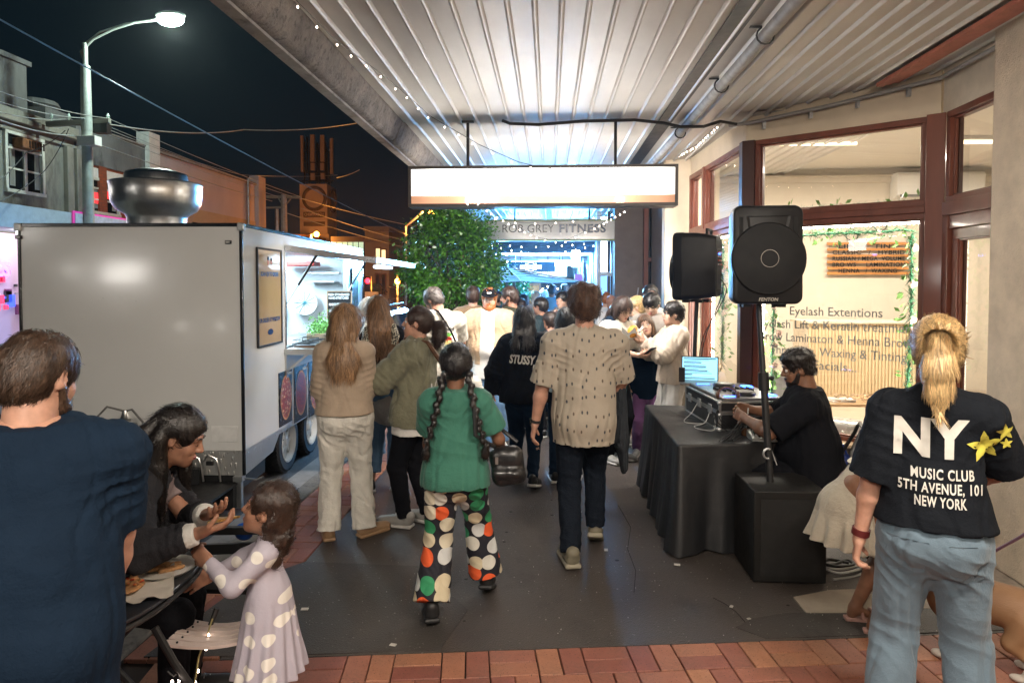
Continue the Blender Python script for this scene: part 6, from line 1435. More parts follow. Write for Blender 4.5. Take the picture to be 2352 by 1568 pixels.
for z_ in[.5+.2*k for k in range(9)]:mb.sph((.001,3.72,z_),.005,6,4);mb.sph((.001,.99,z_),.004,6,4)
TB(mb,'rivets',M_ALU,kind='stuff');mb=MB();mb.bx((.0003,3.74,ZC),(.0012,3.744,Z1));TB(mb,'panel_joint',M_BLACK)
M_HF=mat('hatch_frame',(.55,.55,.56),.3,metal=.9);mb=MB()
for a,b_ in(((-.04,HY0-.012,HZ0),(.012,HY0+.022,HZ1)),((-.04,HY1-.022,HZ0),(.012,HY1+.012,HZ1)),((-.04,HY0-.012,HZ1),(.012,HY1+.012,HZ1+.022)),((-.04,HY0-.012,HZ0-.02),(.012,HY1+.012,HZ0))):mb.bx(a,b_)
TB(mb,'hatch_frame',M_HF,bevel=.003)
fl=MB();fy1=HY1+.05;a=V(.015,HY0,HZ1+.03);e=V(.93,HY0,HZ1-.10);nn=(e-a).cross(V(0,1,0)).normalized()*.03
fl.prism([a,e,e+V(0,0,.035),a+V(0,0,.035)],(0,fy1-HY0,0));TB(fl,'hatch_flap',M_WHITE,bevel=.004)
mb=MB();mb.bx((.90,HY0-.01,HZ1-.115),(.945,fy1+.01,HZ1-.055));mb.prism([a+V(0,-.012,-.02),e+V(0,-.012,-.02),e+V(0,-.012,.04),a+V(0,-.012,.04)],(0,.011,0));TB(mb,'flap_edge',M_HF);mb=MB();mb.bx((.60,2.5,HZ1-.135),(.72,3.1,HZ1-.105));TB(mb,'flap_lamp',emit('flap_lamp',(.55,.78,1),9));
for yy in(HY0+.10,HY1-.12):
 p,q=V(.30,yy,HZ1-.03),V(.0,yy-.04,HZ0+.44);mb=MB();mb.tube([p,p.lerp(q,.62)],.013,8);s_=TB(mb,'gas_strut',M_BLACK);mb=MB();mb.tube([p.lerp(q,.62),q],.005,6);TB(mb,'rod',M_STEEL,parent=s_);mb=MB();mb.box(p+V(0,0,.015),(.03,.02,.022));TB(mb,'bracket',M_STEEL,parent=s_,bevel=.004)
mb=MB();mb.bx((.0,HY0-.05,HZ0-.06),(.34,HY1-.02,HZ0-.022));TB(mb,'serving_shelf',M_STEEL,bevel=.004)
mb=MB();mb.bx((.003,HY0-.03,HZ0-.32),(.022,HY0-.0,HZ0-.061));mb.bar((.012,HY0-.015,HZ0-.26),(.24,HY0-.015,HZ0-.075),.02);mb.bx((.003,HY0-.03,HZ0-.085),(.30,HY0-.0,HZ0-.061));TB(mb,'shelf_bracket',M_STEEL)
M_IN=mat('trailer_lining',(.66,.70,.72),.3,var=.04)
mb=MB();mb.bx((-TW+.031,.3,.6),(-TW+.05,TL-.1,Z1-.02));mb.bx((-TW+.051,.31,.6),(-.05,.33,Z1-.02));mb.bx((-TW+.051,3.62,.6),(-.05,3.64,Z1-.02));mb.bx((-TW+.06,.34,Z1-.03),(-.05,3.6,Z1-.015));TB(mb,'lining',M_IN)
mb=MB()
for k in range(14):mb.box((-1.2-0,3.60,1.62+k*.035),(.2,.012,.012),Matrix.Rotation(.5,3,'X'))
TB(mb,'louvre_vent',M_IN)
mb=MB();mb.bx((-1.9,1.2,1.0),(-1.35,3.55,1.15));mb.bx((-.62,1.05,HZ0-.10),(-.041,3.5,HZ0-.04));TB(mb,'bench_top',M_STEEL)
for x,z,s_ in((-.95,1.52,.13),(-.55,1.58,.17)):
 mb=MB();c=V(x,3.45,z);mb.lathe([(s_,-.03),(s_*1.05,0),(s_,.03)],c,20,Matrix.Rotation(R(90),3,'X'));f=TB(mb,'fan_housing',M_WPAINT);mb=MB()
 for k in range(12):a=k*math.pi/6;mb.bar(c+V(0,-.035,0),c+V(math.cos(a)*s_*.92,-.035,math.sin(a)*s_*.92),.012,.004)
 TB(mb,'blades',mat('teal_plastic',(.05,.25,.30),.3),parent=f)
mb=MB();mb.bx((-.62,3.59,1.98),(-.12,3.61,2.0));mb.bx((-.5,3.4,1.86),(-.14,3.60,1.875));TB(mb,'shelf',M_STEEL);mb=MB();mb.bx((-1.62,3.601,1.42),(-1.32,3.606,1.60));TB(mb,'yellow_notice',mat('yellow_paper',(.70,.62,.20),.8))
mb=MB();mb.bx((-.8,3.2,2.08),(-.35,3.5,2.14));TB(mb,'red_case',mat('red_case',(.45,.03,.02),.4),bevel=.01)
mb=MB();mb.tube([(-.6,1.0,Z1-.06),(-.6,3.3,Z1-.06)],.02,8);lt=TB(mb,'ceiling_tube',emit('trailer_tube',(.62,.88,1),22));a=area('hatch_light',(-.75,2.2,Z1-.09),(0,0,0),.5,2.3,105,(.60,.84,1.0));a.parent=tr;
a=area('flap_light',(.62,2.5,HZ1-.15),(0,R(-12),0),.15,1.4,20,(.50,.78,1.0));a.parent=tr
SX=.0035
def side_poster(px0,px1,py0,py1,fn,lab):
 Mi=tr.matrix_basis.inverted()
 def at(px,py):
  r_=ray(px,py);o_=Mi@V(0,0,CAM_Z);d_=Mi.to_3x3()@r_;t=(SX-o_.x)/d_.x;return o_+d_*t
 return at
at=side_poster(0,0,0,0,None,'')
p0,p1=at(587,567),at(646,786);po=thing('framed_poster','black framed cream poster beside the hatch with two small faces and blue lettering','poster',tr.matrix_basis@V(.01,(p0.y+p1.y)/2,p1.z),R(2.2))
def PB(mb,name,m,**k):
 o=mb.build(name,m,k.pop('parent',po),world=False,**k);o.location=Vector(o.location);return o
PO=V(.01,(p0.y+p1.y)/2,p1.z);w_=(p1.y-p0.y)/2;h_=at(587,567).z-p1.z;fw=.018;mb=MB()
mb.bx((-.006,-w_,0),(.012,w_,fw));mb.bx((-.006,-w_,h_-fw),(.012,w_,h_));mb.bx((-.006,-w_,fw+.0005),(.012,-w_+fw,h_-fw-.0005));mb.bx((-.006,w_-fw,fw+.0005),(.012,w_,h_-fw-.0005));PB(mb,'frame',M_BLACK)
mb=MB();mb.bx((-.006,-w_+fw,fw),(.002,w_-fw,h_-fw));PB(mb,'sheet',mat('poster_cream',(.60,.42,.24),.1,var=.04,coat=.8))
M_NAVY=mat('print_navy',(.012,.03,.12),.3)
def ptxt(s_,z,size,wid,m=M_NAVY,dy=0,bold=.003):o=text(s_,m,(.0025,dy,z),(0,1,0),(0,0,1),size,po,width=wid,bold=bold,world=False,lift=.0008);return o
ptxt('SCAN QR TO ORDER',h_*.735,.055,w_*1.45);ptxt('OR ORDER AT WINDOW',h_*.265,.055,w_*1.7)
mb=MB();mb.lathe([(.035,0),(.036,.004)],(0,0,0),20,Matrix.Rotation(R(90),3,'Y'));
for v_ in range(len(mb.v)):x,y_,z_=mb.v[v_];mb.v[v_]=(x+.002,y_*1.9,z_*.8+h_*.14)
PB(mb,'badge',M_NAVY);ptxt('CASUAL PIZZA',h_*.14,.018,.10,mat('print_pale',(.4,.6,.75),.4),0,0)
for dy,sc_ in((-.035,1.0),(.045,.8)):
 mb=MB();mb.sph((.003,dy,h_*.87),.030*sc_,12,8,(.12,.9,1.35));PB(mb,'printed_face',mat('print_skin',(.5,.22,.13),.4),smooth=True);mb=MB();mb.sph((.0038,dy,h_*.87+.022*sc_),.030*sc_,12,8,(.12,.95,.75));PB(mb,'printed_hair',mat('print_black',(.01,.008,.012),.4),smooth=True)
def pizza_mat(name,seed,sauce=(.35,.03,.012),bits=(.75,.55,.32)):
 m,nt,N,L,b=nodes_of(name);tc=N.new('ShaderNodeTexCoord');mp=N.new('ShaderNodeMapping');mp.inputs['Location'].default_value=(seed,seed,0);L.new(tc.outputs['Object'],mp.inputs[0]);vo=N.new('ShaderNodeTexVoronoi');vo.inputs['Scale'].default_value=26;L.new(mp.outputs[0],vo.inputs[0]);n=N.new('ShaderNodeTexNoise');n.inputs['Scale'].default_value=60;L.new(mp.outputs[0],n.inputs[0])
 r1=ramp(nt,vo.outputs['Distance'],[(.30,bits),(.42,sauce)]);r2=ramp(nt,n.outputs[0],[(.35,(.35,)*3),(.65,(1.3,)*3)]);mx=N.new('ShaderNodeMix');mx.data_type='RGBA';mx.blend_type='MULTIPLY';mx.inputs[0].default_value=1;L.new(r1.outputs[0],mx.inputs[6]);L.new(r2.outputs[0],mx.inputs[7]);L.new(mx.outputs[2],b.inputs['Base Color']);b.inputs['Roughness'].default_value=.3;return m
for i,(x0,x1,y0,y1) in enumerate(((639,671,857,983),(674,705,845,973),(707,740,832,960))):
 a,c=at(x0,y0+4),at(x1,y1-6);zt_,zb_=P(x0,y0,6.75+.45*i).z,0;zt_=1.0;zb_=.62
 zt_=at(x0,y0).z;zb_=at(x0,y1).z;hw_=(c.y-a.y)/2*.96;hh_=(zt_-zb_)/2
 t=thing('pizza_photo',['photograph of a pizza with pale cheese pieces, nearest the trailer corner','photograph of a dark red salami pizza, middle one below the shelf','photograph of a pizza partly hidden by the woman in the beige sweater'][i],'photo panel',tr.matrix_basis@V(.006,(a.y+c.y)/2,zb_+hh_),R(2.2),group='pizza photographs on the trailer')
 mb=MB();mb.box((0,0,0),(.004,hw_,hh_));mb.build('board',mat('photo_black',(.015,.014,.016),.25),t,world=False);mb=MB();mb.lathe([(.01,0),(.95,.0),(.99,.004),(1,.002)],(0,0,0),28,Matrix.Rotation(R(90),3,'Y'))
 mb.v=[(.005+x*.3,y_*hw_*.84,z_*hh_*.82) for x,y_,z_ in mb.v];mb.build('printed_pizza',pizza_mat('pizza_print_%d'%i,i*3.1,bits=[(.72,.50,.28),(.22,.02,.01),(.5,.3,.15)][i]),t,world=False);
 mb=MB();mb.lathe([(.90,.0),(1,.003)],(0,0,0),28,Matrix.Rotation(R(90),3,'Y'),cap=False);mb.v=[(.0062+x*.3,y_*hw_*.86,z_*hh_*.84) for x,y_,z_ in mb.v];mb.build('crust',mat('crust',(.55,.26,.10),.6,var=.4,vscale=40),t,world=False);mb=MB();mb.box((.005,hw_*.62,hh_*.86),(.001,hw_*.3,hh_*.05));mb.build('tag',M_WPAINT,t,world=False)
M_FAN=mat('brushed_fan_steel',(.80,.79,.77),.31,metal=1,var=.12,vscale=3,stretch=(6,6,.2),bumps=((60,.25,.003,(.1,.1,1)),),rvar=.08)
fn=thing('roof_exhaust_fan','polished mushroom shaped exhaust fan on the trailer roof','exhaust fan',P(361,510,6.7));c=V(P(361,510,6.7).x,6.7,Z1+.03)
S_=P(457,440,6.7).x-P(361,440,6.7).x
mb=MB();mb.lathe([(.63*S_,0),(.63*S_,.13),(.67*S_,.165),(.86*S_,.215),(.945*S_,.28),(.975*S_,.38),(.98*S_,.465),(1.0*S_,.475),(.97*S_,.483),(.90*S_,.46)],c,64,cap=False);mb.build('bowl',M_FAN,fn,smooth=60)
mb=MB();mb.lathe([(.74*S_,.462),(.75*S_,.478),(.68*S_,.490),(.665*S_,.560),(.64*S_,.582),(.50*S_,.600),(.46*S_,.606),(.02*S_,.612)],c+V(0,0,0),64);mb.build('cap',M_FAN,fn,smooth=60)
mb=MB();mb.lathe([(.60*S_,.30),(.68*S_,.46)],c,32);mb.build('motor_plate',M_BLACK,fn);mb=MB();mb.lathe([(.70*S_,-.03),(.70*S_,.012)],c,4);mb.build('curb',M_STEEL,fn)
for k in range(8):a=k*math.pi/4+.3;mb=MB();u=V(math.cos(a),math.sin(a),0);mb.sph(c+u*.90*S_+V(0,0,.34),.012,6,4);mb.build('rivet',M_STEEL,fn)
mb=MB();mb.bar(c+V(.68*S_,.1,.08),c+V(.85*S_,.1,-.03),.02);mb.build('stay',M_BLACK,fn)
def on_shelf(x,y):return tr.matrix_basis@V(x,y,HZ0-.022)
mbd=thing('menu_board','black letter menu board leaning at the far end of the hatch','menu board',on_shelf(.10,2.75),R(8));mb=MB();W2,H2=.145,.56
mb.bx((-W2,0,0),(W2,.012,H2));mb.build('felt',mat('black_felt',(.012,.012,.013),.9),mbd,world=False);mb=MB()
for a,b_ in(((-W2-.012,-.008,-.0),(-W2,.016,H2)),((W2,-.008,-.0),(W2+.012,.016,H2)),((-W2-.012,-.008,H2),(W2+.012,.016,H2+.013)),((-W2-.012,-.008,-.012),(W2+.012,.016,0))):mb.bx(a,b_)
mb.build('oak_frame',mat('oak',(.38,.25,.15),.6,var=.2),mbd,world=False);mbd.rotation_euler=(R(-6),0,R(8))
M_WL=mat('white_letters',(.80,.80,.78),.5)
for s_,z,w_ in(('FRESH STONEBAKED',.525,.27),('HAND-STRETCHED',.482,.25),('MARGHERITA    20',.40,.24),('SOPRESSA     25',.315,.23),('CAPRICCIOSA',.225,.15),('BEEF AND ONION',.14,.19),('FUNGHI',.06,.085)):text(s_,M_WL,(-.01 if w_>.2 else-.04,-.001,z),(1,0,0),(0,0,1),.042,mbd,width=w_,bold=.0015,world=False)
b2=thing('long_poster','tall narrow framed picture at the far end of the serving side','poster',tr.matrix_basis@V(.01,3.95,1.35),R(2.2));mb=MB();mb.bx((0,-.18,0),(.01,.18,.72));mb.build('frame',M_BLACK,b2,world=False);mb=MB();mb.bx((.0101,-.155,.03),(.012,.155,.69));mb.build('picture',mat('picture_blue',(.18,.24,.30),.15,var=.7,vscale=5,coat=.6),b2,world=False)
hb=thing('herb_planter','fresh basil in a small timber crate on the serving shelf','plant',on_shelf(.05,2.15),R(2));mb=MB();mb.bx((-.10,-.22,0),(.10,.22,.012));
for sx in(-1,1):mb.bx((sx*.10-.005,-.22,.0),(sx*.10+.005,.22,.09))
for sy in(-1,1):mb.bx((-.10,sy*.22-.005,.0),(.10,sy*.22+.005,.091))
mb.build('crate',mat('crate_pine',(.55,.42,.28),.7,var=.3),hb,world=False);lf=MB();rs=random.Random(5)
for i in range(1500):
 c_=V(rs.gauss(0,.055),rs.gauss(0,.12),.08+abs(rs.gauss(0,.075)));u=Vector((rs.gauss(0,1),rs.gauss(0,1),rs.gauss(.3,1))).normalized()*.022;w_=u.orthogonal().normalized()*.009;lf.add([c_,c_+u*.5+w_,c_+u,c_+u*.5-w_],[(0,1,2,3)])
lf.build('leaves',mat('basil',(.12,.36,.06),.45,island=.4),hb,world=False,kind='stuff')
for i,(x,y) in enumerate(((.12,1.35),(.10,1.75))):
 rk=thing('wire_rack','black wire rack on the serving shelf, '+('nearest the corner' if i==0 else 'beside the herb crate'),'rack',on_shelf(x,y),R(2));mb=MB();w_,l_,h_=.09,.16,.075
 for z in(.035,h_):mb.tube([(-w_,-l_,z),(w_,-l_,z),(w_,l_,z),(-w_,l_,z),(-w_,-l_,z)],.003,4)
 for k in range(8):
  yy=-l_+k*l_*2/7
  for sx in(-1,1):mb.tube([(sx*w_,yy,0.0),(sx*w_,yy,h_)],.0025,4)
  mb.tube([(-w_,yy,.035),(w_,yy,.035)],.0025,4)
 mb.build('wires',M_BLACK,rk,world=False)
tyy=thing('tray_stack','stack of three flat steel trays at the near end of the serving shelf','tray',on_shelf(.19,1.25),R(2));
for k in range(3):mb=MB();mb.bx((-.11,-.17+k*.012,k*.011),(.11,.17+k*.012,k*.011+.007));mb.build('tray',[M_ALU,mat('wood_tray',(.30,.14,.06),.5),M_BLACK][k],tyy,world=False,bevel=.003)
bb=thing('small_box','small orange cardboard box on the serving shelf','box',on_shelf(.20,2.35),R(5));mb=MB();mb.box((0,0,.045),(.04,.07,.045));mb.build('carton',mat('orange_card',(.50,.22,.09),.7),bb,world=False,bevel=.002)
sp_=MB()
for k in range(26):sp_.lathe([(.0006,0),(rnd.uniform(.0012,.0028),.0005)],(rnd.uniform(-1.85,-.1),-.001,rnd.uniform(.6,2.2)),6,Matrix.Rotation(R(90),3,'X'))
TB(sp_,'dirt_specks',M_BLACK,kind='stuff')
M_GREY=mat('bottle_grey',(.34,.35,.33),.45,var=.1,dirt=((.2,.18,.15),8,.2))
for i,(px,py,Y) in enumerate(((200,985,5.25),(283,975,5.35))):
 c=P(px,py,Y);zb_=.11;gt=thing('gas_bottle',['grey gas bottle with a notched collar behind the man in navy','grey gas bottle with a shiny regulator and hoses on the trailer drawbar'][i],'gas bottle',(c.x,Y,zb_));zz=c.z-.11
 mb=MB();mb.lathe([(.12,.0),(.15,.03),(.155,.06),(.155,zz-zb_-.12),(.14,zz-zb_-.05),(.09,zz-zb_-.01),(.03,zz-zb_)],(c.x,Y,zb_),28);mb.build('tank',M_GREY,gt,smooth=50)
 mb=MB();vs=[];fs=[]
 for k in range(25):
  a=k/24*5.3+.6;hh=.11 if k%8>1 else .075;vs+=[V(c.x+math.cos(a)*.105,Y+math.sin(a)*.105,zz-.02),V(c.x+math.cos(a)*.112,Y+math.sin(a)*.112,zz+hh)]
 mb.add(vs,[(2*k,2*k+2,2*k+3,2*k+1) for k in range(24)]);o=mb.build('collar',M_GREY,gt,smooth=True);sm=o.modifiers.new('s','SOLIDIFY');sm.thickness=.004
 mb=MB();mb.lathe([(.02,zz),(.02,zz+.05),(.03,zz+.055),(.03,zz+.075),(.012,zz+.08)],(c.x,Y,0),12);mb.build('valve',M_STEEL,gt,smooth=50)
 if i:
  mb=MB();mb.lathe([(.05,.0),(.055,.02),(.035,.035),(.05,.06),(.03,.085),(.02,.13)],(c.x+.02,Y,zz+.10),16);mb.sph(V(c.x+.01,Y-.06,zz+.10),.045,12,8,(1,.5,1));mb.build('regulator',M_STEEL,gt,smooth=50)
  for k,(dx,h_) in enumerate(((-.30,.22),(.22,.20))):
   mb=MB();mb.tube([V(c.x+.02,Y,zz+.22),V(c.x+dx*.4,Y-.02,zz+h_+.04),V(c.x+dx*.8,Y-.02,zz+.14),V(c.x+dx*.75,Y,zz+.03),V(c.x+dx*.2,Y-.05,zz+.02)],.009,8);mb.build('hose',mat('grey_hose',(.16,.16,.15),.45),gt,smooth=True)
# music table
M_CLOTH=cloth('black_tablecloth',(.010,.0105,.012),fine=160,rough=.5,wr=.14);MATS['black_tablecloth'].node_tree.nodes['Principled BSDF'].inputs['Specular IOR Level'].default_value=.6
TZ=.745;q=[G(1558,1021,TZ),G(1836,1014,TZ),V(1.66,6.15,TZ),G(1484,929,TZ)]
tbl=thing('music_table','long table under a black cloth that hangs to the ground, holding the music gear','table',((q[0].x+q[1].x)/2,5.3,0))
mb=MB();mb.prism([p-V(0,0,.03)+((V(1.27,5.4,TZ)-p).normalized()*.02) for p in q],(0,0,.022));mb.build('table_top',M_BLACK,tbl)
for p in q:mb=MB();c=V(1.27,5.4,TZ)-p;c.z=0;c=p+c.normalized()*.06;mb.tube([(c.x,c.y,0),(c.x,c.y,TZ-.035)],.015,6);mb.build('leg',M_BLACK,tbl)
def draped(q,z,drop=.0,res=.03,seed=2,flare=.05):
 rs=np.random.RandomState(seed);c=sum(q,V(0,0,0))/4;per=[];
 for i in range(4):
  a,b_=q[i],q[(i+1)%4];n_=int((b_-a).length/res)
  for k in range(n_):per.append((a.lerp(b_,k/n_),k/n_,(b_-a).length,i))
 N_=len(per);vs=[];rows=[0,.3,.6,.85,.96,1.0];
 for f_ in rows:vs+=[tuple(c.lerp(p[0],f_)+V(0,0,.002*math.sin(p[0].x*20+p[0].y*14)*(f_<.9))) for p in per]
 hang=[.004,.02,.05,.10,.18,.28,.40,.52,.64,z-drop-.04,z-drop];up_=[]
 for h in hang:
  for j,(p,t_,L_,i) in enumerate(per):
   a,b_=q[i],q[(i+1)%4];o=V((b_-a).y,-(b_-a).x,0).normalized();
   if o.dot(p-c)<0:o=-o
   ed=min(t_,1-t_);k_=h/z;dcorner=(p-c).normalized();dcorner.z=0
   out=.006+flare*k_**1.3+.030*k_*math.sin(j*.55+1.7*math.sin(j*.13+i))+.012*k_*math.sin(j*1.3+h*3)
   cf=math.exp(-ed*L_/.10);o2=(o*(1-cf*.5)+dcorner*cf*.5).normalized()
   vs.append(tuple(p+o2*(out+cf*.07*k_)-V(0,0,h-.010*(h>.2)*math.sin(j*.3))))
 fs=[];R_=len(rows)+len(hang)
 for r in range(R_-1):
  for j in range(N_):fs.append((r*N_+j,r*N_+(j+1)%N_,(r+1)*N_+(j+1)%N_,(r+1)*N_+j))
 return vs,fs
mb=MB();mb.add(*draped(q,TZ,.012));o=mb.build('tablecloth',M_CLOTH,None,smooth=180);tag(o,'black cloth draped to the ground over the music table','tablecloth');
fc=thing('flight_case','black flight case with aluminium edges carrying the record deck controller','flight case',(1.36,5.15,TZ));z0=TZ+.004
a,b_=G(1652,990,TZ),G(1772,985,TZ);ang=math.atan2(b_.y-a.y,b_.x-a.x);LX=.53;LY=.82;fc.location=(a.x,a.y,z0);fc.rotation_euler=(0,0,R(6))
mb=MB();mb.bx((0,0,0),(LX,LY,.13));mb.bx((0,0,.134),(LX,LY,.215));mb.build('case_shell',mat('case_laminate',(.015,.015,.017),.35,bumps=((300,.2,.001),)),fc,world=False)
mb=MB();e=.012
for z_ in(0,.118,.134,.205):
 mb.bx((-.004,-.004,z_),(LX+.004,e,z_+e));mb.bx((-.004,e,z_),(e,LY,z_+e));mb.bx((LX-e,e,z_),(LX+.004,LY,z_+e));mb.bx((e,LY-e,z_),(LX-e,LY+.004,z_+e))
for x,y_ in((0,0),(LX,0),(0,LY),(LX,LY)):mb.bx((x-.006 if x==0 else x-e,y_-.006 if y_==0 else y_-e,.0005),(x+e if x==0 else x+.006,y_+e if y_==0 else y_+.006,.215))
mb.build('aluminium_edge',M_ALU,fc,world=False)
for(x,y_) in((.27,-.006),):mb=MB();mb.bx((x-.045,-.012,.10),(x+.045,-.004,.175));mb.bx((x-.02,-.02,.12),(x+.02,-.012,.155));mb.build('butterfly_latch',M_GALV,fc,world=False,bevel=.003)
for k in range(3):mb=MB();mb.bx((-.012,.15+k*.25,.10),(-.004,.23+k*.25,.17));mb.build('butterfly_latch',M_GALV,fc,world=False,bevel=.003)
for x,y_,z_ in((0,0,.0),(LX,0,.0),(0,0,.2),(LX,0,.2),(0,0,.11),(LX,0,.11)):mb=MB();mb.sph((x,y_,z_+.01),.022,8,6);mb.build('ball_corner',M_GALV,fc,world=False,smooth=True)
dk=thing('deck_controller','grey two-platter music controller with blue lit buttons set into the flight case','music controller',Vector(fc.location)+V(0,0,.216),R(6));mb=MB();mb.bx((.03,.03,0),(LX-.03,LY-.03,.022));mb.build('body',mat('deck_grey',(.20,.20,.21),.35,metal=.5),dk,world=False,bevel=.004)
for yy in(.19,.62):
 mb=MB();mb.lathe([(.088,0),(.088,.018),(.080,.026),(.03,.026)],(.26,yy,.022),36);pl_=mb.build('platter',mat('platter_black',(.02,.02,.02),.3),dk,world=False,smooth=40);mb=MB();mb.lathe([(.070,0),(.070,.0015)],(.26,yy,.049),32);mb.build('platter_top',mat('platter_white',(.5,.5,.5),.3,metal=.4),pl_,world=False)
for i in range(7):
 for j in range(5):mb=MB();mb.lathe([(.0085,0),(.007,.020),(.006,.021)],(.12+i*.045,.33+j*.033,.022),8);mb.build('knob',M_PLASTIC,dk,world=False,smooth=40)
M_BLED=emit('blue_led',(.03,.12,1),9)
for i in range(10):mb=MB();mb.box((.08+(i%5)*.022,(.10 if i<5 else .74),.024),(.008,.008,.003));mb.build('button',M_BLED,dk,world=False)
mb=MB();mb.bx((.42,.1,.022),(.48,.16,.03));mb.bx((.40,.55,.022),(.48,.62,.03));mb.build('display',M_BLED,dk,world=False)
lt=thing('laptop','open laptop with a pale blue music screen standing behind the deck','laptop',Vector(fc.location)+V(-.02,.80,.225),R(-14));mb=MB();mb.bx((-.12,-.02,0),(.20,.20,.016));mb.build('keyboard_base',mat('laptop_grey',(.25,.25,.26),.35,metal=.8),lt,world=False,bevel=.003)
lp_=P(1597,880,5.85);mb=MB();rt=Rx(R(-12));mb.box(V(.04,.215,.115),(.16,.005,.11),rt);sc_=mb.build('lid',M_BLACK,lt,world=False,bevel=.003)
mb=MB();mb.box(V(.04,.2085,.115),(.15,.001,.10),rt);mb.build('screen',emit('screen_blue',(.25,.62,.80),1.3),sc_,world=False)
mb=MB();rs=random.Random(2)
for k in range(16):
 zz=.03+k*.0115;w_=rs.uniform(.03,.14);mb.box(V(.04-.14+w_,.2075-(.115-zz)*-.0+(zz-.115)*.2126-.0012,zz),(w_,.0006,.0018 if k%3 else .004),rt)
mb.build('screen_text',mat('screen_ink',(.02,.05,.09),.5),sc_,world=False)
mb=MB();mb.bx((-.13,.02,.018),(-.08,.07,.14));tag(mb.build('small_speaker',M_PLASTIC,lt,world=False),'','');s_=bpy.data.objects['small_speaker'];del s_['label'],s_['category']
cp=thing('iced_coffee_cup','clear plastic cup of iced coffee with a straw beside the flight case','cup',G(1711,1000,TZ+.004));mb=MB();mb.lathe([(.028,0),(.040,.115),(.041,.118)],(0,0,0),24,cap=False);mb.build('cup',glass('cup_plastic',(.9,.92,.95),.05),cp,world=False,smooth=60);mb=MB();mb.lathe([(.026,.003),(.033,.06)],(0,0,0),24);mb.build('coffee',mat('iced_coffee',(.16,.06,.02),.2),cp,world=False,smooth=60);mb=MB();mb.lathe([(.042,.116),(.043,.122),(.038,.135),(.012,.142)],(0,0,0),24);mb.build('lid',mat('lid_plastic',(.40,.42,.45),.15),cp,world=False,smooth=60);mb=MB();mb.tube([(.008,0,.06),(.022,0,.20)],.005,8);mb.build('straw',mat('straw',(.6,.62,.6),.3),cp,world=False)
mx_=thing('small_mixer','small grey audio mixer with rows of knobs on the near right corner of the table','mixer',G(1728,1014,TZ+.004),R(-2));mb=MB();mb.prism([V(0,0,0),V(0,.17,0),V(0,.17,.055),V(0,0,.026)],(.29,0,0));mb.build('body',mat('mixer_grey',(.42,.43,.42),.35,metal=.3),mx_,world=False,bevel=.003)
for i in range(11):
 for j in range(5):mb=MB();mb.lathe([(.0075,0),(.006,.018)],(.03+i*.023,.02+j*.030,.028+(.02+j*.03)*.17),8);mb.build('knob',[M_WPAINT,M_PLASTIC,mat('teal_knob',(.06,.18,.17),.4)][(i+j)%3],mx_,world=False,smooth=40)
for i in range(5):
 mb=MB();mb.tube([(.04+i*.018,.13,.05),(.04+i*.018,.125,.10)],.006,6);mb.build('jack_plug',[mat('red_plug',(.5,.02,.02),.3),M_PLASTIC][i%2],mx_,world=False)
def cable(pts,lab,r=.0035,m=None,name='cable'):
 P_=[Vector(p) for p in pts];out=[]
 for i in range(len(P_)-1):
  p0,p1,p2,p3=P_[max(i-1,0)],P_[i],P_[i+1],P_[min(i+2,len(P_)-1)]
  for k in range(6):t=k/6;out.append(.5*((2*p1)+(p2-p0)*t+(2*p0-5*p1+4*p2-p3)*t*t+(3*p1-p0-3*p2+p3)*t**3))
 out.append(P_[-1]);mb=MB();mb.tube(out,r,6);return tag(mb.build(name,m or M_WIRE,None,smooth=True),lab,'cable')
m0=Vector(mx_.location);f0=Vector(fc.location)
for i in range(4):cable([m0+V(.045+i*.018,.125,.10),m0+V(.02-i*.01,.10,.135+.012*i),m0+V(-.08-.02*i,.02,.06),m0+V(-.14-.03*i,-.01,.006),f0+V(.2-i*.05,-.03-.006*i,.004),f0+V(.05-i*.03,-.012,.06),f0+V(-.015,-.01,.16)],['highest','second','third','lowest'][i]+' black lead arching from the mixer to the flight case')
M_WC=mat('white_cable',(.55,.55,.53),.5)
cable([f0+V(-.01,.2,.17),f0+V(-.06,.18,.03),f0+V(-.16,.12,.006),f0+V(-.12,-.0,.006),f0+V(-.03,.02,.006),f0+V(-.02,.08,.10)],'white lead looped on the black cloth beside the flight case',.003,M_WC)
cable([f0+V(-.02,.5,.19),f0+V(-.10,.48,.05),f0+V(-.2,.30,.006),f0+V(-.08,.22,.006)],'second white lead on the far part of the black cloth',.003,M_WC)
cable([m0+V(.1,0,.04),m0+V(.12,-.04,-.05),m0+V(.20,-.08,-.30),m0+V(.27,-.10,-.55),m0+V(.30,-.1,-.74)],'pale lead hanging down the front of the black cloth',.0032,M_WC)
hp=thing('headphones','black headphones and clutter resting on the flight case edge','headphones',f0+V(.08,.08,.245));mb=MB();mb.tube([V(math.cos(a)*.075,math.sin(a)*.02,.01+math.sin(a)*.055) for a in[math.pi*i/10 for i in range(11)]],.007,8);mb.sph((.075,0,.01),.032,10,6,(.5,1,1));mb.sph((-.075,0,.01),.032,10,6,(.5,1,1));mb.build('headphones',mat('bronze_plastic',(.12,.055,.03),.3),hp,world=False,smooth=True)
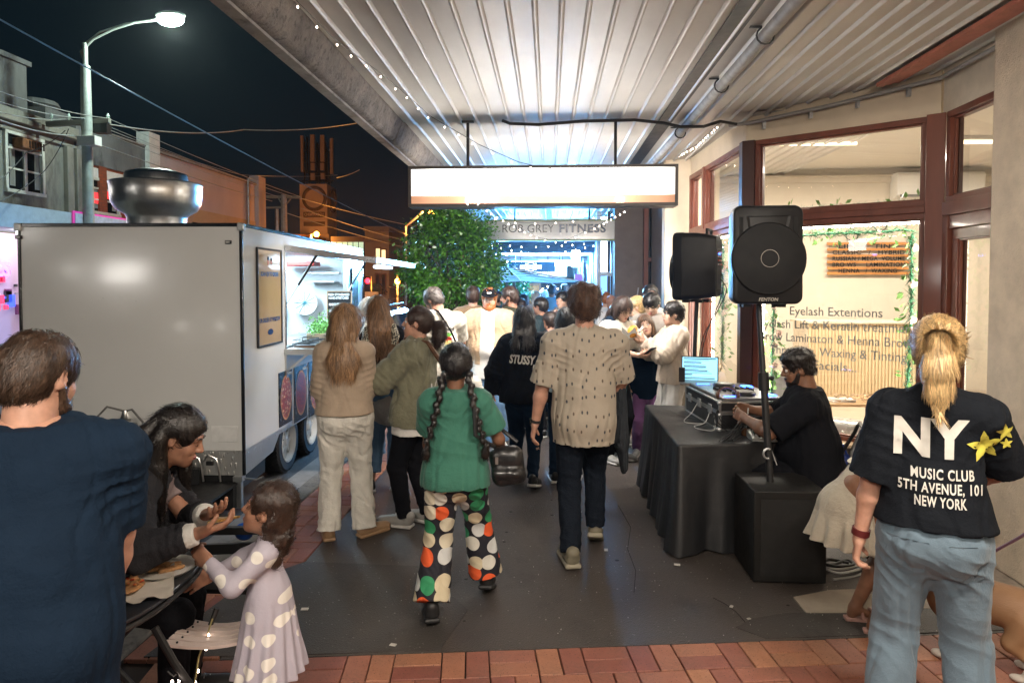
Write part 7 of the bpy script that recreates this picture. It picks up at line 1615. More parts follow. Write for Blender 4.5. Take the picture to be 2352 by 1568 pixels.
# loudspeakers
def speaker(name,lab,loc,rz,w=.40,h=.64,d=.34,brandtext=None,roll=0):
 t=thing(name,lab,'loudspeaker',loc,rz,'plastic loudspeakers on poles');t.rotation_euler=(R(roll),0,rz)
 m=M_PLASTIC;r_=.045;n_=6;W_,H_=w/2,h/2
 def ring(y,sx,sz,bulge=0):
  out=[]
  for cx,cz_,a0 in((W_-r_,H_-r_,0),(-(W_-r_),H_-r_,90),(-(W_-r_),-(H_-r_),180),(W_-r_,-(H_-r_),270)):
   for k in range(n_):a=R(a0+90*k/(n_-1));x=cx+math.cos(a)*r_;z=cz_+math.sin(a)*r_;out.append(V(x*sx*(1+bulge*(1-(z/H_*.9)**2)*(z<H_*.4)),y,H_+z*sz+(.018*(1-(x/W_)**2) if z>0 else 0)))
  return out
 rings=[ring(-.010,.93,.955),ring(0,.99,.985),ring(.02,1,1),ring(.08,1,1),ring(.085,.97,.99),ring(.20,.93,.97),ring(d-.03,.62,.90),ring(d,.56,.86)]
 vs=[p for rg in rings for p in rg];n4=len(rings[0]);fs=[(i*n4+k,i*n4+(k+1)%n4,(i+1)*n4+(k+1)%n4,(i+1)*n4+k) for i in range(len(rings)-1) for k in range(n4)]+[tuple(range(n4-1,-1,-1)),tuple((len(rings)-1)*n4+k for k in range(n4))]
 mb=MB();mb.add(vs,fs);mb.build('cabinet',m,t,world=False,smooth=35,bevel=.006)
 rot=Matrix.Rotation(R(90),3,'X');g=MB();rr=w*.535;cz_=rr+.015*1
 g.lathe([(rr,-.02),(rr,.012),(rr-.008,.020),(rr-.02,.021),(rr*.8,.030),(.0+rr*.3,.036),(.01,.037)],(0,-.012,cz_+.04),56,rot);g_=g.build('woofer_grille',mat('speaker_grille',(.005,.005,.0055),.6,spec=.3,bumps=((420,.8,.002),)),t,world=False,smooth=40)
 g=MB();g.tube([V(math.cos(a)*rr*.235,-.050,cz_+.04+math.sin(a)*rr*.235) for a in[2*math.pi*i/24 for i in range(25)]],.0018,5,cap=False);g.build('dust_ring',mat('dull_silver',(.3,.28,.25),.4,metal=.8),g_,world=False)
 g=MB();zt_=h-.12;a4=[V(-.115,-.012,zt_-.055),V(.115,-.012,zt_-.055),V(.135,-.012,zt_+.055),V(-.135,-.012,zt_+.055)];b4=[V(-.035,.03,zt_-.03),V(.035,.03,zt_-.03),V(.035,.03,zt_+.03),V(-.035,.03,zt_+.03)]
 g.add([p+V(0,-.004,0) for p in a4]+[p-V(0,.012,0) for p in b4],[(0,1,5,4),(1,2,6,5),(2,3,7,6),(3,0,4,7),(4,5,6,7)]);g.build('horn',m,t,world=False)
 for sx in(-1,1):g=MB();g.bx((sx*(W_-.048)-.012,-.013,h-.24),(sx*(W_-.048)+.012,-.0095,h-.07));g.build('slot',mat('slot_dark',(.003,.003,.003),.8),t,world=False)
 g=MB();g.bx((-.085,d-.004,.10),(.085,d+.003,h-.14));p_=g.build('amp_panel',mat('amp_panel',(.03,.03,.033),.4,metal=.6),t,world=False,bevel=.002)
 for i in range(4):
  for j in range(4):g=MB();g.lathe([(.007,0),(.006,.012)],(-.05+i*.03,d+.003,.32+j*.035),8,Matrix.Rotation(R(-90),3,'X'));g.build('knob',[mat('red_knob',(.5,.06,.02),.4),M_WPAINT][(i+j)%2],p_,world=False)
 g=MB();g.box((0,d+.004,h-.18),(.03,.002,.012));g.build('display',M_BLED,p_,world=False)
 g=MB();g.tube([(-.07,d*.75,h*.96),(-.07,d*.75,h+.03),(.07,d*.75,h+.03),(.07,d*.75,h*.96)],.013,8);g.build('handle',M_PLASTIC,t,world=False,smooth=True)
 for sx in(-1,1):
  for y_ in(.10,.22):g=MB();g.box((sx*.11,y_,-.006),(.022,.03,.014));g.build('foot',M_RUBBER,t,world=False)
 if brandtext:text(brandtext,mat('dull_silver',(0,0,0)),(0,-.0105,.028),(1,0,0),(0,0,1),.030,t,world=False,bold=.0006,shear=.2,lift=.0015)
 return t
b_=P(1752,697,4.50);sp2=speaker('loudspeaker','black loudspeaker facing the camera on the pole above the subwoofer',(b_.x,4.40,b_.z),R(-3),.43,.62,.36,'FENTON',roll=-2)
b_=P(1562,688,6.45);sp1=speaker('loudspeaker','black loudspeaker turned aside showing its lit rear panel, on the pole behind the table',(b_.x-.03,6.35,b_.z),R(-118),.37,.60,.36,None,roll=0)
sb_=thing('subwoofer','large black subwoofer box standing on the footpath before the table','subwoofer',(0,0,0));a,b2_=G(1745,1345),G(1893,1338);sx0,sx1=a.x-.03,b2_.x;sy0=(a.y+b2_.y)/2;sz=.575;sb_.location=((sx0+sx1)/2,sy0+.22,0)
mb=MB();mb.bx((sx0,sy0,.008),(sx1,sy0+.44,sz));mb.build('cabinet',mat('sub_black',(.009,.0085,.008),.6,spec=.3,bumps=((180,.5,.002),(60,.3,.002))),sb_,bevel=.008)
mb=MB();mb.bx((sx0+.04,sy0-.004,.05),(sx1-.04,sy0-.0005,sz-.05));mb.build('grille',mat('sub_grille',(.006,.006,.006),.8,bumps=((300,.8,.002),)),sb_)
mb=MB();mb.bx((sx1+.0005,sy0+.16,.33),(sx1+.003,sy0+.30,.42));mb.build('side_handle',M_PLASTIC,sb_)
def pole(name,lab,a,b_,r=.0175):
 a,b_=Vector(a),Vector(b_);t=thing(name,lab,'speaker pole',a,group='speaker poles');mb=MB();mb.tube([a,a.lerp(b_,.55)],r*1.15,12);mb.build('lower_tube',M_BLACK,t,smooth=True);mb=MB();mb.tube([a.lerp(b_,.5),b_],r*.92,12);mb.build('upper_tube',M_BLACK,t,smooth=True);mb=MB();mb.tube([a.lerp(b_,.50),a.lerp(b_,.60)],r*1.7,12);c=a.lerp(b_,.57);mb.tube([c,c+V(.045,-.01,.0)],.010,8);mb.sph(c+V(.05,-.01,.0),.017,8,5);mb.build('clamp_collar',M_PLASTIC,t,smooth=40);return t
bt=P(1774,1105,4.40);pole('speaker_pole','black pole rising from the subwoofer to the near loudspeaker',(bt.x,4.44,sz-.01),(sp2.location.x-.01,4.56,sp2.location.z+.02),.020)
mb=MB();c=P(1770,1030,4.42);mb.tube([V(c.x,4.41,c.z)+V(math.cos(a)*.028-.02,0,math.sin(a)*.032-.03) for a in[R(60+25*i) for i in range(10)]],.007,6);mb.build('hook_ring',M_GALV,bpy.data.objects['speaker_pole'])
gp=G(1590,1000,0);p2=pole('speaker_pole','slim black stand behind the table carrying the turned loudspeaker',(P(1580,900,6.3).x+.01,6.3,.02),(sp1.location.x+.16,6.32,sp1.location.z+.02),.020)
for k in range(3):a=R(90+120*k);mb=MB();c=V(p2.location.x,6.3,0);mb.tube([c+V(0,0,.42),c+V(math.cos(a)*.45,math.sin(a)*.30,.02)],.012,6);mb.build('leg',M_BLACK,p2)
s1=sp1.location;cable([s1+V(.30,-.10,.35),s1+V(.37,-.1,.20),s1+V(.36,-.08,.02),s1+V(.26,-.05,-.25),s1+V(.20,-.03,-.55),s1+V(.23,-.06,-.9)],'black lead hanging from the back of the turned loudspeaker',.005)
cable([s1+V(.31,-.12,.22),s1+V(.40,-.12,.10),s1+V(.33,-.08,-.1),s1+V(.20,-.03,-.4),s1+V(.16,-.02,-.95)],'second black lead looping behind the turned loudspeaker',.0045)
# folding chair of the seated man, bags, cables on the ground
def tube_chair(lab,loc,rz,seat_h=.45,w=.42,group=None):
 t=thing('folding_chair',lab,'chair',loc,rz,group)
 for s_ in(-1,1):
  mb=MB();x=s_*w/2;mb.tube([(x,.26,0),(x,.05,.40),(x,-.16,.80),(x*.9,-.18,.86),(x*.6,-.185,.885)],.0125,8);mb.build('frame_leg',M_BLACK,t,world=False,smooth=True);mb=MB();mb.tube([(x*.86,-.26,0),(x*.86,.0,.36),(x*.86,.14,.44)],.011,8);mb.build('back_leg',M_BLACK,t,world=False,smooth=True)
 mb=MB();mb.tube([(-w*.3,-.185,.885),(w*.3,-.185,.885)],.0125,8);mb.tube([(-w/2,.2,.14),(w/2,.2,.14)],.008,6);mb.tube([(-w*.43,-.2,.1),(w*.43,-.2,.1)],.008,6);mb.build('cross_tube',M_BLACK,t,world=False)
 mb=MB();mb.bx((-w*.44,-.15,seat_h-.02),(w*.44,.20,seat_h+.005));mb.build('seat',M_PLASTIC,t,world=False,bevel=.012);mb=MB();mb.box((0,-.165,.74),(w*.46,.010,.10),Rx(R(22)));mb.build('backrest',M_PLASTIC,t,world=False,bevel=.008);return t
tube_chair('black folding chair under the seated man at the music table',(1.93,4.74,0),R(72))
M_ALDI=mat('blue_bag',(.006,.035,.22),.35,var=.25,bumps=((9,.6,.03),(30,.3,.01)),coat=.3)
def tote(name,lab,px,py,w,h,d,m,rz=0):
 g_=G(px,py);t=thing(name,lab,'shopping bag',g_,rz);S=SDF();S.box((0,0,h/2),(w/2,d/2,h/2),None,.03,.02);S.box((0,0,h),(w/2-.02,d/2-.02,.06),None,.01,.02,op='s');v,f=S.mesh(.014);v=v+normals(v,f)*(wob(v,11,4)*.014)[:,None];o=np_obj('bag',v,f,m,t);mb=MB()
 for sy in(-1,1):mb.tube([(-w*.22,sy*d*.45,h*.95),(-w*.15,sy*d*.5,h+.10),(w*.1,sy*d*.5,h+.11),(w*.22,sy*d*.45,h*.95)],.009,5)
 mb.build('handles',m,t,world=False);return t,(v,f)
t,vf=tote('shopping_bag','blue supermarket bag with a white striped emblem under the folding chair',1912,1158,.44,.42,.20,M_ALDI,R(-6))
M_BW2=mat('bag_white',(.55,.58,.62),.5);mb=MB()
for k in range(4):mb.box((-.07+k*.034,-.125,.27),(.011,.002,.05),Ry(R(18)))
for k in range(3):mb.box((.085,-.125,.29-k*.03),(.035,.002,.009))
mb.build('emblem',M_BW2,t,world=False);text('ALDI',M_BW2,(-.01,-.125,.185),(1,0,0),(0,0,1),.07,t,world=False,bold=.003);
M_GBAG=mat('printed_bag',(.16,.17,.13),.5,var=.9,vscale=22);t,vf=tote('shopping_bag','black, white and green printed grocery bag beside the blue one',2040,1150,.40,.40,.2,M_GBAG,R(3));mb=MB();mb.sph((.05,-.11,.30),.05,12,6,(1,.15,1));mb.build('green_print',mat('lettuce',(.10,.30,.04),.5),t,world=False)
for i,off_ in enumerate((0,.03)):
 p=[G(x,y_,.012) for x,y_ in((1886,1302),(1930,1306+off_*300),(1985,1296+off_*200),(2010,1288),(1975,1318),(1915,1330))];cable(p,('white power cable curling on the ground behind the subwoofer','second white power cable curling behind the subwoofer')[i],.007,M_WC,'power_cable')
p=[G(x,y_,.02) for x,y_ in((1885,1288),(1910,1296),(1945,1286),(1960,1296),(1930,1300),(1895,1294),(1905,1284),(1950,1292))];cable(p,'tangle of black cables on the ground behind the subwoofer',.010,None,'power_cable')
# cafe table, slatted chair, far bench frame
ctab=thing('cafe_table','small black-edged folding cafe table in the left foreground','table',(-1.83,2.42,0));tx,ty,tz=-1.83,2.42,.72;S=[]
for k in range(40):a=2*math.pi*k/40;r_=.40/(abs(math.cos(a))**3.2+abs(math.sin(a))**3.2)**(1/3.2);S.append(V(tx+r_*math.cos(a)*1.12,ty+r_*math.sin(a),tz-.014))
M_TAB=mat('dark_tabletop',(.022,.026,.033),.32,var=.2,coat=.3);mb=MB();mb.prism(S,(0,0,.014));mb.build('table_top',M_TAB,ctab,bevel=.004)
mb=MB();mb.tube([p-V(0,0,.012) for p in S]+[S[0]-V(0,0,.012)],.011,6,cap=False);mb.build('rim',M_BLACK,ctab)
for sy in(-1,1):
 for sx in(-1,1):mb=MB();mb.tube([(tx+sx*.36,ty+sy*.24,tz-.03),(tx-sx*.30,ty+sy*.25,.01)],.013,8);mb.build('leg',M_BLACK,ctab,smooth=True)
for sx in(-1,1):mb=MB();mb.tube([(tx-sx*.30,ty-.25,.02),(tx-sx*.30,ty+.25,.02)],.010,6);mb.build('foot_bar',M_BLACK,ctab)
pz=thing('pizza_in_paper','half eaten pizza on crumpled white paper on the cafe table','pizza',(tx+.21,ty-.03,tz));
nx=22;vs=[];
for j in range(nx):
 for i in range(nx):
  u,v_=i/(nx-1)-.5,j/(nx-1)-.5;x,y_=u*.44,v_*.36;ed=max(abs(u),abs(v_))*2;z_=.004+.018*max(0,ed-.75)*4*(.5+.5*math.sin(u*30+v_*17))+.004*abs(math.sin(u*24+2*math.sin(v_*19)));vs.append((x*math.cos(.5)-y_*math.sin(.5),x*math.sin(.5)+y_*math.cos(.5),z_))
fs=[(j*nx+i,j*nx+i+1,(j+1)*nx+i+1,(j+1)*nx+i) for j in range(nx-1) for i in range(nx-1)];mb=MB();mb.add(vs,fs);mb.build('paper',mat('greaseproof_paper',(.66,.60,.52),.6,var=.08),pz,world=False,smooth=40)
S=SDF();S.cone((-.10,-.03,.026),(.07,-.02,.026),.085,.075,.03,sq=((0,0,1),.14));rs=random.Random(8)
for k in range(26):a=k*.7;S.ell((-.02+math.cos(a)*.13*(1.0),-.02+math.sin(a)*.085,.030+rs.random()*.01),(.013,.012,.010),k=.012)
v,f=S.mesh(.006);v=v+normals(v,f)*(wob(v,70,3)*.004)[:,None];np_obj('crust',v,f,mat('pizza_crust',(.40,.20,.08),.7,var=.5,vscale=45,bumps=((120,.6,.004),)),pz);
MB_=MB();
for k in range(150):MB_.sph((-.03+rs.gauss(0,.062),-.02+rs.gauss(0,.036),.036+rs.random()*.007),rs.uniform(.005,.011),6,4,(rs.uniform(.7,1.7),1,.45))
MB_.build('topping',pizza_mat('topping_mix',2.2,(.42,.05,.015),(.55,.30,.10)),pz,world=False,smooth=True,kind='stuff')
pl=thing('paper_plate','white paper plate with leftover crusts at the right rim of the cafe table','plate',(tx+.33,ty+.14,tz));mb=MB();mb.lathe([(.02,.004),(.085,.004),(.115,.020),(.118,.022),(.114,.019),(.085,.0)],(0,0,0),32,cap=False);mb.build('plate',mat('plate_white',(.74,.72,.68),.45,var=.03),pl,world=False,smooth=True);S=SDF()
for k in range(5):a=k*1.3;S.cone((math.cos(a)*.04-.02,math.sin(a)*.03,.014),(math.cos(a)*.04+.02,math.sin(a)*.03+.02,.016),.011,.009,.008)
v,f=S.mesh(.005);v=v+normals(v,f)*(wob(v,80,3)*.003)[:,None];np_obj('crusts',v,f,MATS['pizza_crust'],pl)
M_SLAT=mat('pale_slat',(.58,.47,.42),.5,var=.1,bumps=((60,.2,.002,(1,8,1)),));sl=thing('slatted_chair','black folding chair with pale pink-white seat slats and fairy lights wound on its leg','chair',(-1.42,2.78,0));zs=.44
pA_,pB_=G(372,1478,zs),G(606,1458,zs);pC_,pD_=G(440,1418,zs),G(606,1408,zs)
for k in range(5):
 t0,t1=k/5+.012,(k+1)/5-.03;a0,a1,b0,b1=pA_.lerp(pC_,t0),pA_.lerp(pC_,t1),pB_.lerp(pD_,t0),pB_.lerp(pD_,t1);vs=[]
 for i in range(9):u=i/8;dz=-.028*math.sin(math.pi*u);vs+=[a0.lerp(b0,u)+V(0,0,dz),a1.lerp(b1,u)+V(0,0,dz),a1.lerp(b1,u)+V(0,0,dz-.012),a0.lerp(b0,u)+V(0,0,dz-.012)]
 fs=[(i*4+j,i*4+(j+1)%4,i*4+4+(j+1)%4,i*4+4+j) for i in range(8) for j in range(4)]+[(0,1,2,3),(35,34,33,32)];mb=MB();mb.add(vs,fs);mb.build('slat',M_SLAT,sl,smooth=30)
 mb=MB()
 for u in(.12,.9):c=a0.lerp(a1,.5).lerp(b0.lerp(b1,.5),u);mb.sph(c+V(0,0,-.028*math.sin(math.pi*u)+.002),.005,6,4)
 mb.build('rivet',M_BLACK,sl)
l1,l2=G(468,1470,.02),G(330,1490,.05);mb=MB();mb.tube([P(498,1395,2.75),P(470,1470,2.75),P(440,1590,2.72)],.011,8);sl_leg=mb.build('leg',M_BLACK,sl,smooth=True);mb=MB();mb.tube([P(355,1440,2.45),P(400,1520,2.45),P(450,1590,2.46)],.014,8);mb.build('leg',M_BLACK,sl,smooth=True);mb=MB();mb.tube([P(466,1400,3.0),P(434,1540,2.95),P(415,1600,2.9)],.009,8);mb.build('leg',M_BLACK,sl,smooth=True);mb=MB();mb.tube([P(592,1470,2.6),P(592,1600,2.6)],.011,8);mb.build('leg',M_BLACK,sl,smooth=True)
fairy([P(488,1420,2.70),P(478,1450,2.66),P(468,1478,2.66),P(456,1510,2.62),P(452,1540,2.60),P(445,1575,2.5)],'fairy lights wound round the leg of the slatted chair',.075,.0035,.75,m=mat('straw_twine',(.40,.33,.14),.8))
fairy([P(385,1540,2.43),P(398,1552,2.43),P(406,1545,2.43),P(412,1560,2.4),P(395,1575,2.4)],'knot of fairy lights on the crossing of the cafe table legs',.045,.003,.7)
fb=thing('metal_bench_frame','black metal chair frame standing behind the girl in the swan dress','chair',G(520,1300));Yb=3.25;mb=MB();a,b_=P(428,1219,Yb),P(606,1216,Yb);mb.bar(a,b_,.03,.035);a,b_=P(428,1262,Yb),P(606,1256,Yb);mb.bar(a,b_,.02,.05);a,b_=P(431,1205,Yb),P(431,1420,Yb);mb.bar(a,b_,.022,.022);a=P(600,1205,Yb);mb.bar(a,V(a.x,a.y,0),.022);mb.build('frame',M_BLACK,fb)
mb=MB();mb.bx((P(300,1300,3.1).x,3.0,.43),(P(600,1300,3.1).x,3.24,.45));mb.build('seat',M_PLASTIC,fb)
mb=MB();c=P(560,1220,3.3);mb.sph(c,.05,10,6,(1,.6,.9));tag(mb.build('blue_pouch',mat('bright_blue',(.01,.08,.40),.5,bumps=((20,.5,.01),)),None,smooth=True),'small bright blue pouch hanging behind the woman\'s hands','pouch')
# the people
def spots(name,base,cols,scale,rad,st=(1,1,1),rnd_=.6,soft=.01,rough=.8,rz=0):
 m,nt,N,L,b=nodes_of(name);tc=N.new('ShaderNodeTexCoord');mp=N.new('ShaderNodeMapping');mp.inputs['Scale'].default_value=st;mp.inputs['Rotation'].default_value=(R(90),0,R(rz)) if not rz else(R(90),R(rz),0)
 L.new(tc.outputs['Object'],mp.inputs[0]);vo=N.new('ShaderNodeTexVoronoi');vo.voronoi_dimensions='2D';vo.inputs['Scale'].default_value=scale;vo.inputs['Randomness'].default_value=rnd_;L.new(mp.outputs[0],vo.inputs[0])
 k=ramp(nt,vo.outputs['Distance'],[(rad,1),(rad+soft,0)]);sp=N.new('ShaderNodeSeparateColor');L.new(vo.outputs['Color'],sp.inputs[0])
 c=ramp(nt,sp.outputs[0],[(i/len(cols),x) for i,x in enumerate(cols)],'CONSTANT');mx=N.new('ShaderNodeMix');mx.data_type='RGBA';L.new(k.outputs[0],mx.inputs[0]);mx.inputs[6].default_value=(*base,1);L.new(c.outputs[0],mx.inputs[7])
 L.new(mx.outputs[2],b.inputs['Base Color']);b.inputs['Roughness'].default_value=rough;bump(nt,b,_noise(nt,16,4).outputs[0],.4,.012);bump(nt,b,_noise(nt,220,2).outputs[0],.2,.001);return m
H_BLK=hairm('black_hair',(.012,.009,.008),.3);H_BRN=hairm('brown_hair',(.10,.05,.024));H_LBR=hairm('light_brown_hair',(.24,.125,.06));H_BLD=hairm('blonde_hair',(.50,.33,.15));H_DKB=hairm('dark_brown_hair',(.035,.018,.012));H_GRY=hairm('grey_brown_hair',(.12,.10,.09));H_RED=hairm('ginger_hair',(.34,.11,.03));H_WHT=hairm('pale_hair',(.6,.58,.52));H_STR=hairm('streaked_hair',(.30,.17,.085),isl=.6)
M_SH={k:mat('shoe_'+k,c,.5,var=.15) for k,c in dict(black=(.015,.015,.016),white=(.62,.60,.56),grey=(.30,.29,.27),tan=(.36,.22,.12)).items()};M_SOLE=mat('pale_sole',(.55,.53,.50),.6)
DEN=cloth('blue_denim',(.10,.19,.32),260,.85,wr=.5);DEN2=cloth('pale_denim',(.20,.26,.32),260,.85,wr=.5);BLKC=cloth('black_cotton',(.007,.0075,.010),240);NAVY=cloth('navy_cotton',(.008,.018,.036),240);BEI=cloth('beige_knit',(.40,.31,.23),150,wr=.3)
CRM=cloth('cream_cotton',(.62,.57,.48),220);OLV=cloth('olive_twill',(.17,.165,.11),200,.8,wr=.6);GRN=cloth('green_jersey',(.04,.155,.11),240,.75);TAN=cloth('tan_nylon',(.50,.35,.22),240,.6,wr=.6);WTE=cloth('white_cotton',(.72,.70,.66),240);GRY=cloth('grey_knit',(.34,.33,.31),160);BRN=cloth('brown_twill',(.22,.135,.075),200)
def man(lab,px,Y,hd,H=1.75,dx=0,**k):x=P(px,700,Y).x;return Person(lab,(x+dx,Y,0),hd,Y,H=H,**k)
REL=dict(curl=.45)
def strap(p,pts,r,m,name='strap',n=6):
 mb=MB();mb.tube(pts,r,n);return mb.build(name,m,p.root,world=False,smooth=True)
def wl(o,hd,w):return Rz(R(-hd))@(Vector(w)-Vector(o))
p=man('big man in a navy t-shirt seen from behind, leaning over the cafe table',48,1.74,30,1.725,g=1.27,lean=10,head=(-38,16,0),rh=wl((P(48,700,1.74).x,1.74,0),30,(-1.36,2.0,.86)),rp=(1.6,-.3,.9),lh=(-.0,.50,.95),lp=(-1,-.3,0),skin=SKIN_F,sw=.222,neck=1.12)
p.body(hands=(REL,REL),jaw=1.1);p.top(NAVY,sleeve=.86,ease=.020,hem=-.24,cuffease=.012,puff=.006,belly=.02);p.trousers(DEN)
p.hair(hairm('short_brown_hair',(.055,.030,.018),.4),'short',n=14000,thick=.008,slen=.030,swid=.0013,nape=-.07)
def beard(p,m,t=.006,n=700):
 S=SDF();q,h,M=p.hq,p.F.hs,p.F.Hd;S.ell(q(0,.045,-.078),V(.054+t,.052+t,.044+t)*h,M,.02);S.ell(q(0,.068,-.100),V(.032+t,.028+t,.026+t)*h,M,.02);S.ell(q(0,.086,-.050),V(.032,.016,.010)*h,M,.01)
 for s_ in(-1,1):S.cone(q(s_*.066,.012,-.03),q(s_*.050,.035,-.075),.013*h,.02*h,.02)
 S.ell(q(0,.108,-.0600),V(.019,.020,.0065)*h,M,.004,op='s');v,f=S.mesh(.005);dn=-np.array(M@V(0,-.3,1));v2,f2=strands(v,f,n,.016,lambda a,b_:np.tile(dn,(len(a),1)),.0012,.003,3,3,.4);v,f=merge([(v,f),(v2,f2)]);np_obj('beard',v,f,m,p.root)
beard(p,MATS['short_brown_hair'])
WS=(-1.93,2.70,0)
p=Person('smiling black-haired woman in a dark jacket leaning down to feed the small girl',WS,-74,2.7,res=.006,H=1.66,fem=True,lean=42,pz=.655,head=(-4,26,0),rh=wl(WS,-74,P(462,1222,2.52)),lh=wl(WS,-74,P(478,1180,2.68)),rp=(.6,-.3,-.7),lp=(-.6,-.2,-.8),lf=(-.12,.36,0),rf=(.12,.36,0),skin=SKIN_T)
p.body(hands=(dict(curl=.35,pn=(0,-.2,1),size=1.05),dict(curl=.6,pn=(-.3,0,1),size=1.05)));p.face(closed=True,browm=H_BLK,lip=(.38,.10,.09));JK=cloth('charcoal_wool',(.030,.030,.035),160,wr=.5);p.top(JK,'jacket',sleeve=1.80,ease=.024,hem=-.05,puff=.014,collar=.02,openf=(.05,0));p.top(mat('mauve_top',(.26,.20,.20),.8),'shirt',sleeve=.6,ease=.014,hem=.0)
for el,wr in((p.F.elL,p.F.wrL),(p.F.elR,p.F.wrR)):
 S=SDF();e=el+(wr-el)*.76;S.cone(e,el+(wr-el)*.93,.050,.042,.01,flat=True);p.cloth('white_cuff',S,WTE,.002)
p.trousers(BLKC);p.shoes(M_SH['black'],M_SOLE)
p.hair(H_BLK,'pony',n=3600,thick=.016,swid=.0016)
q=p.hq;nb=p.F.nb;dz=lambda v,d:v+V(0,0,-d)
for pts,rr in(([q(.062,-.05,.06),q(.080,-.055,-.02),dz(q(.086,-.050,-.05),.09),dz(q(.082,-.03,-.06),.26)],[.026,.034,.040,.012]),([q(.03,-.09,.05),q(.04,-.115,-.03),dz(q(.06,-.11,-.05),.12),dz(q(.075,-.08,-.05),.30)],[.034,.042,.046,.014]),([q(-.03,-.09,.05),q(-.04,-.115,-.03),dz(q(-.04,-.12,-.05),.12),dz(q(-.03,-.10,-.05),.28)],[.034,.042,.046,.014]),([q(-.070,-.02,.04),q(-.084,.0,-.03),dz(q(-.082,.012,-.05),.08),dz(q(-.075,.03,-.05),.22)],[.024,.028,.030,.010])):p.tail(H_BLK,pts,rr,1000,name='hair_lock',curl=.008,jit=.15)
sw_=cloth('swan_dress_cloth',(.42,.36,.47),240,wr=.5);gm=spots('swan_print',(.40,.365,.425),[(.74,.70,.64),(.40,.365,.425),(.70,.66,.60),(.74,.70,.64)],11.5,.28,(1,1,1.1),.7,.02,rz=90)
x0=P(618,1400,2.68).x;p=Person('small girl with curly dark hair in a lilac dress printed with white swans, eating',(x0,2.68,0),96,2.6,res=.0055,H=.98,headk=1.08,fem=True,head=(4,-12,0),lh=wl((x0,2.68,0),96,P(478,1290,2.58)),rh=(.06,.30,.62),lp=(-.4,-.4,-.8),lf=(-.06,0,0),rf=(.05,.03,0),skin=SKIN_T)
p.body(hands=(dict(curl=.9),REL),feet=True,legs=True);p.face(closed=True,browm=H_DKB,openm=False)
F=p.F;S=SDF();F.torso(S,.010,.04)
for sh,el,wr in((F.shL,F.elL,F.wrL),(F.shR,F.elR,F.wrR)):S.cone(sh,el,.043,.038,.03);S.cone(el,wr,.036,.030,.03);S.cut(wr,wr-el,box=_bb(wr,.05));S.ell(sh+V(0,0,.012),(.045,.045,.03),k=.02)
z0=F.pel.z+.06;S.cone((0,0,z0),(0,0,.25),.105,.17,.03,sq=((0,1,0),.85));S.cut((0,0,.27),(0,0,-1),box=((-.4,-.4,0),(.4,.4,.27)))
def pleat(v):r_=np.hypot(v[:,0],v[:,1])+1e-6;a=np.arctan2(v[:,1],v[:,0]);k=np.clip((z0-v[:,2])/.3,0,1);d=np.sin(a*15+2*np.sin(v[:,2]*6))*.013*k;v=v.copy();v[:,0]+=v[:,0]/r_*d;v[:,1]+=v[:,1]/r_*d;return v
dress=p.cloth('dress',S,gm,.003,post=pleat);p.shoes(M_SH['tan'],M_SOLE,.9)
def curls(S,q,h,M):
 for i in range(34):a=i*2.4;t_=(i/34);S.ell(q(math.cos(a)*(.070+.02*math.sin(i)),-.060+math.sin(a)*.045,.03-t_*.24),V(.026,.026,.034)*h,k=.010)
p.hair(H_DKB,'pony',n=3800,extra=curls,thick=.016,amp=.008,curl=.010,slen=.05)
bl=MB()
F=p.F;bit=p.root.matrix_basis@(p.hq(0,.125,-.062));mb=MB();mb.prism([bit+V(.012,0,0),bit+V(-.11,-.035,-.02),bit+V(-.12,.035,-.024)],(0,0,.011));ps=mb.build('pizza_slice',pizza_mat('slice_top',4.4,(.50,.26,.07),(.62,.45,.18)),None,bevel=.003);tag(ps,'small slice of pizza held to the girl\'s mouth','pizza slice')
p=man('woman in a beige sweater and wide white trousers with long brown hair, seen from behind',790,4.82,14,1.70,fem=True,g=1.10,head=(-62,6,0),lh=(-.06,.24,1.02),rh=(.06,.26,1.0),lp=(-.6,-1,-.2),rp=(.6,-1,-.2),lf=(-.12,0,0),rf=(.13,.02,0),rtoe=55,ltoe=-10,hip=1.04,skin=SKIN_F)
p.body(hands=(REL,REL));p.face(browm=H_BRN);p.top(BEI,'sweater',sleeve=1.92,ease=.022,hem=.02,puff=.010,collar=.008,amp=.004);p.trousers(cloth('off_white_linen',(.72,.69,.62),200,wr=.6),r=(.108,.086,.096),amp=.009,length=1.04);p.shoes(M_SH['tan'],M_SH['tan'])
p.hair(H_STR,'long',length=.22,n=3600,w=1.1,slen=.10,swid=.0018)
hm,nt,N,L,b=nodes_of('houndstooth');ck=N.new('ShaderNodeTexChecker');ck.inputs['Scale'].default_value=62;tc=N.new('ShaderNodeTexCoord');mp=N.new('ShaderNodeMapping');mp.inputs['Rotation'].default_value=(.3,.78,.5);L.new(tc.outputs['Object'],mp.inputs[0]);L.new(mp.outputs[0],ck.inputs[0]);ck.inputs[1].default_value=(.6,.55,.42,1);ck.inputs[2].default_value=(.01,.01,.01,1);L.new(ck.outputs[0],b.inputs['Base Color'])
p=man('woman with long golden-brown hair in a sleeveless black top with houndstooth straps',890,5.95,10,1.74,fem=True,g=1.15,side=-8,head=(10,4,-8),lh=(-.46,.30,1.12),rh=(.12,.3,1.05),lp=(-.6,-.5,-.6),lf=(-.16,0,0),rf=(.06,.05,0),skin=SKIN_L)
p.body(hands=(REL,REL),legs=True,feet=True);p.top(BLKC,'top',arms=False,ease=.014,hem=.10,amp=.003);F=p.F
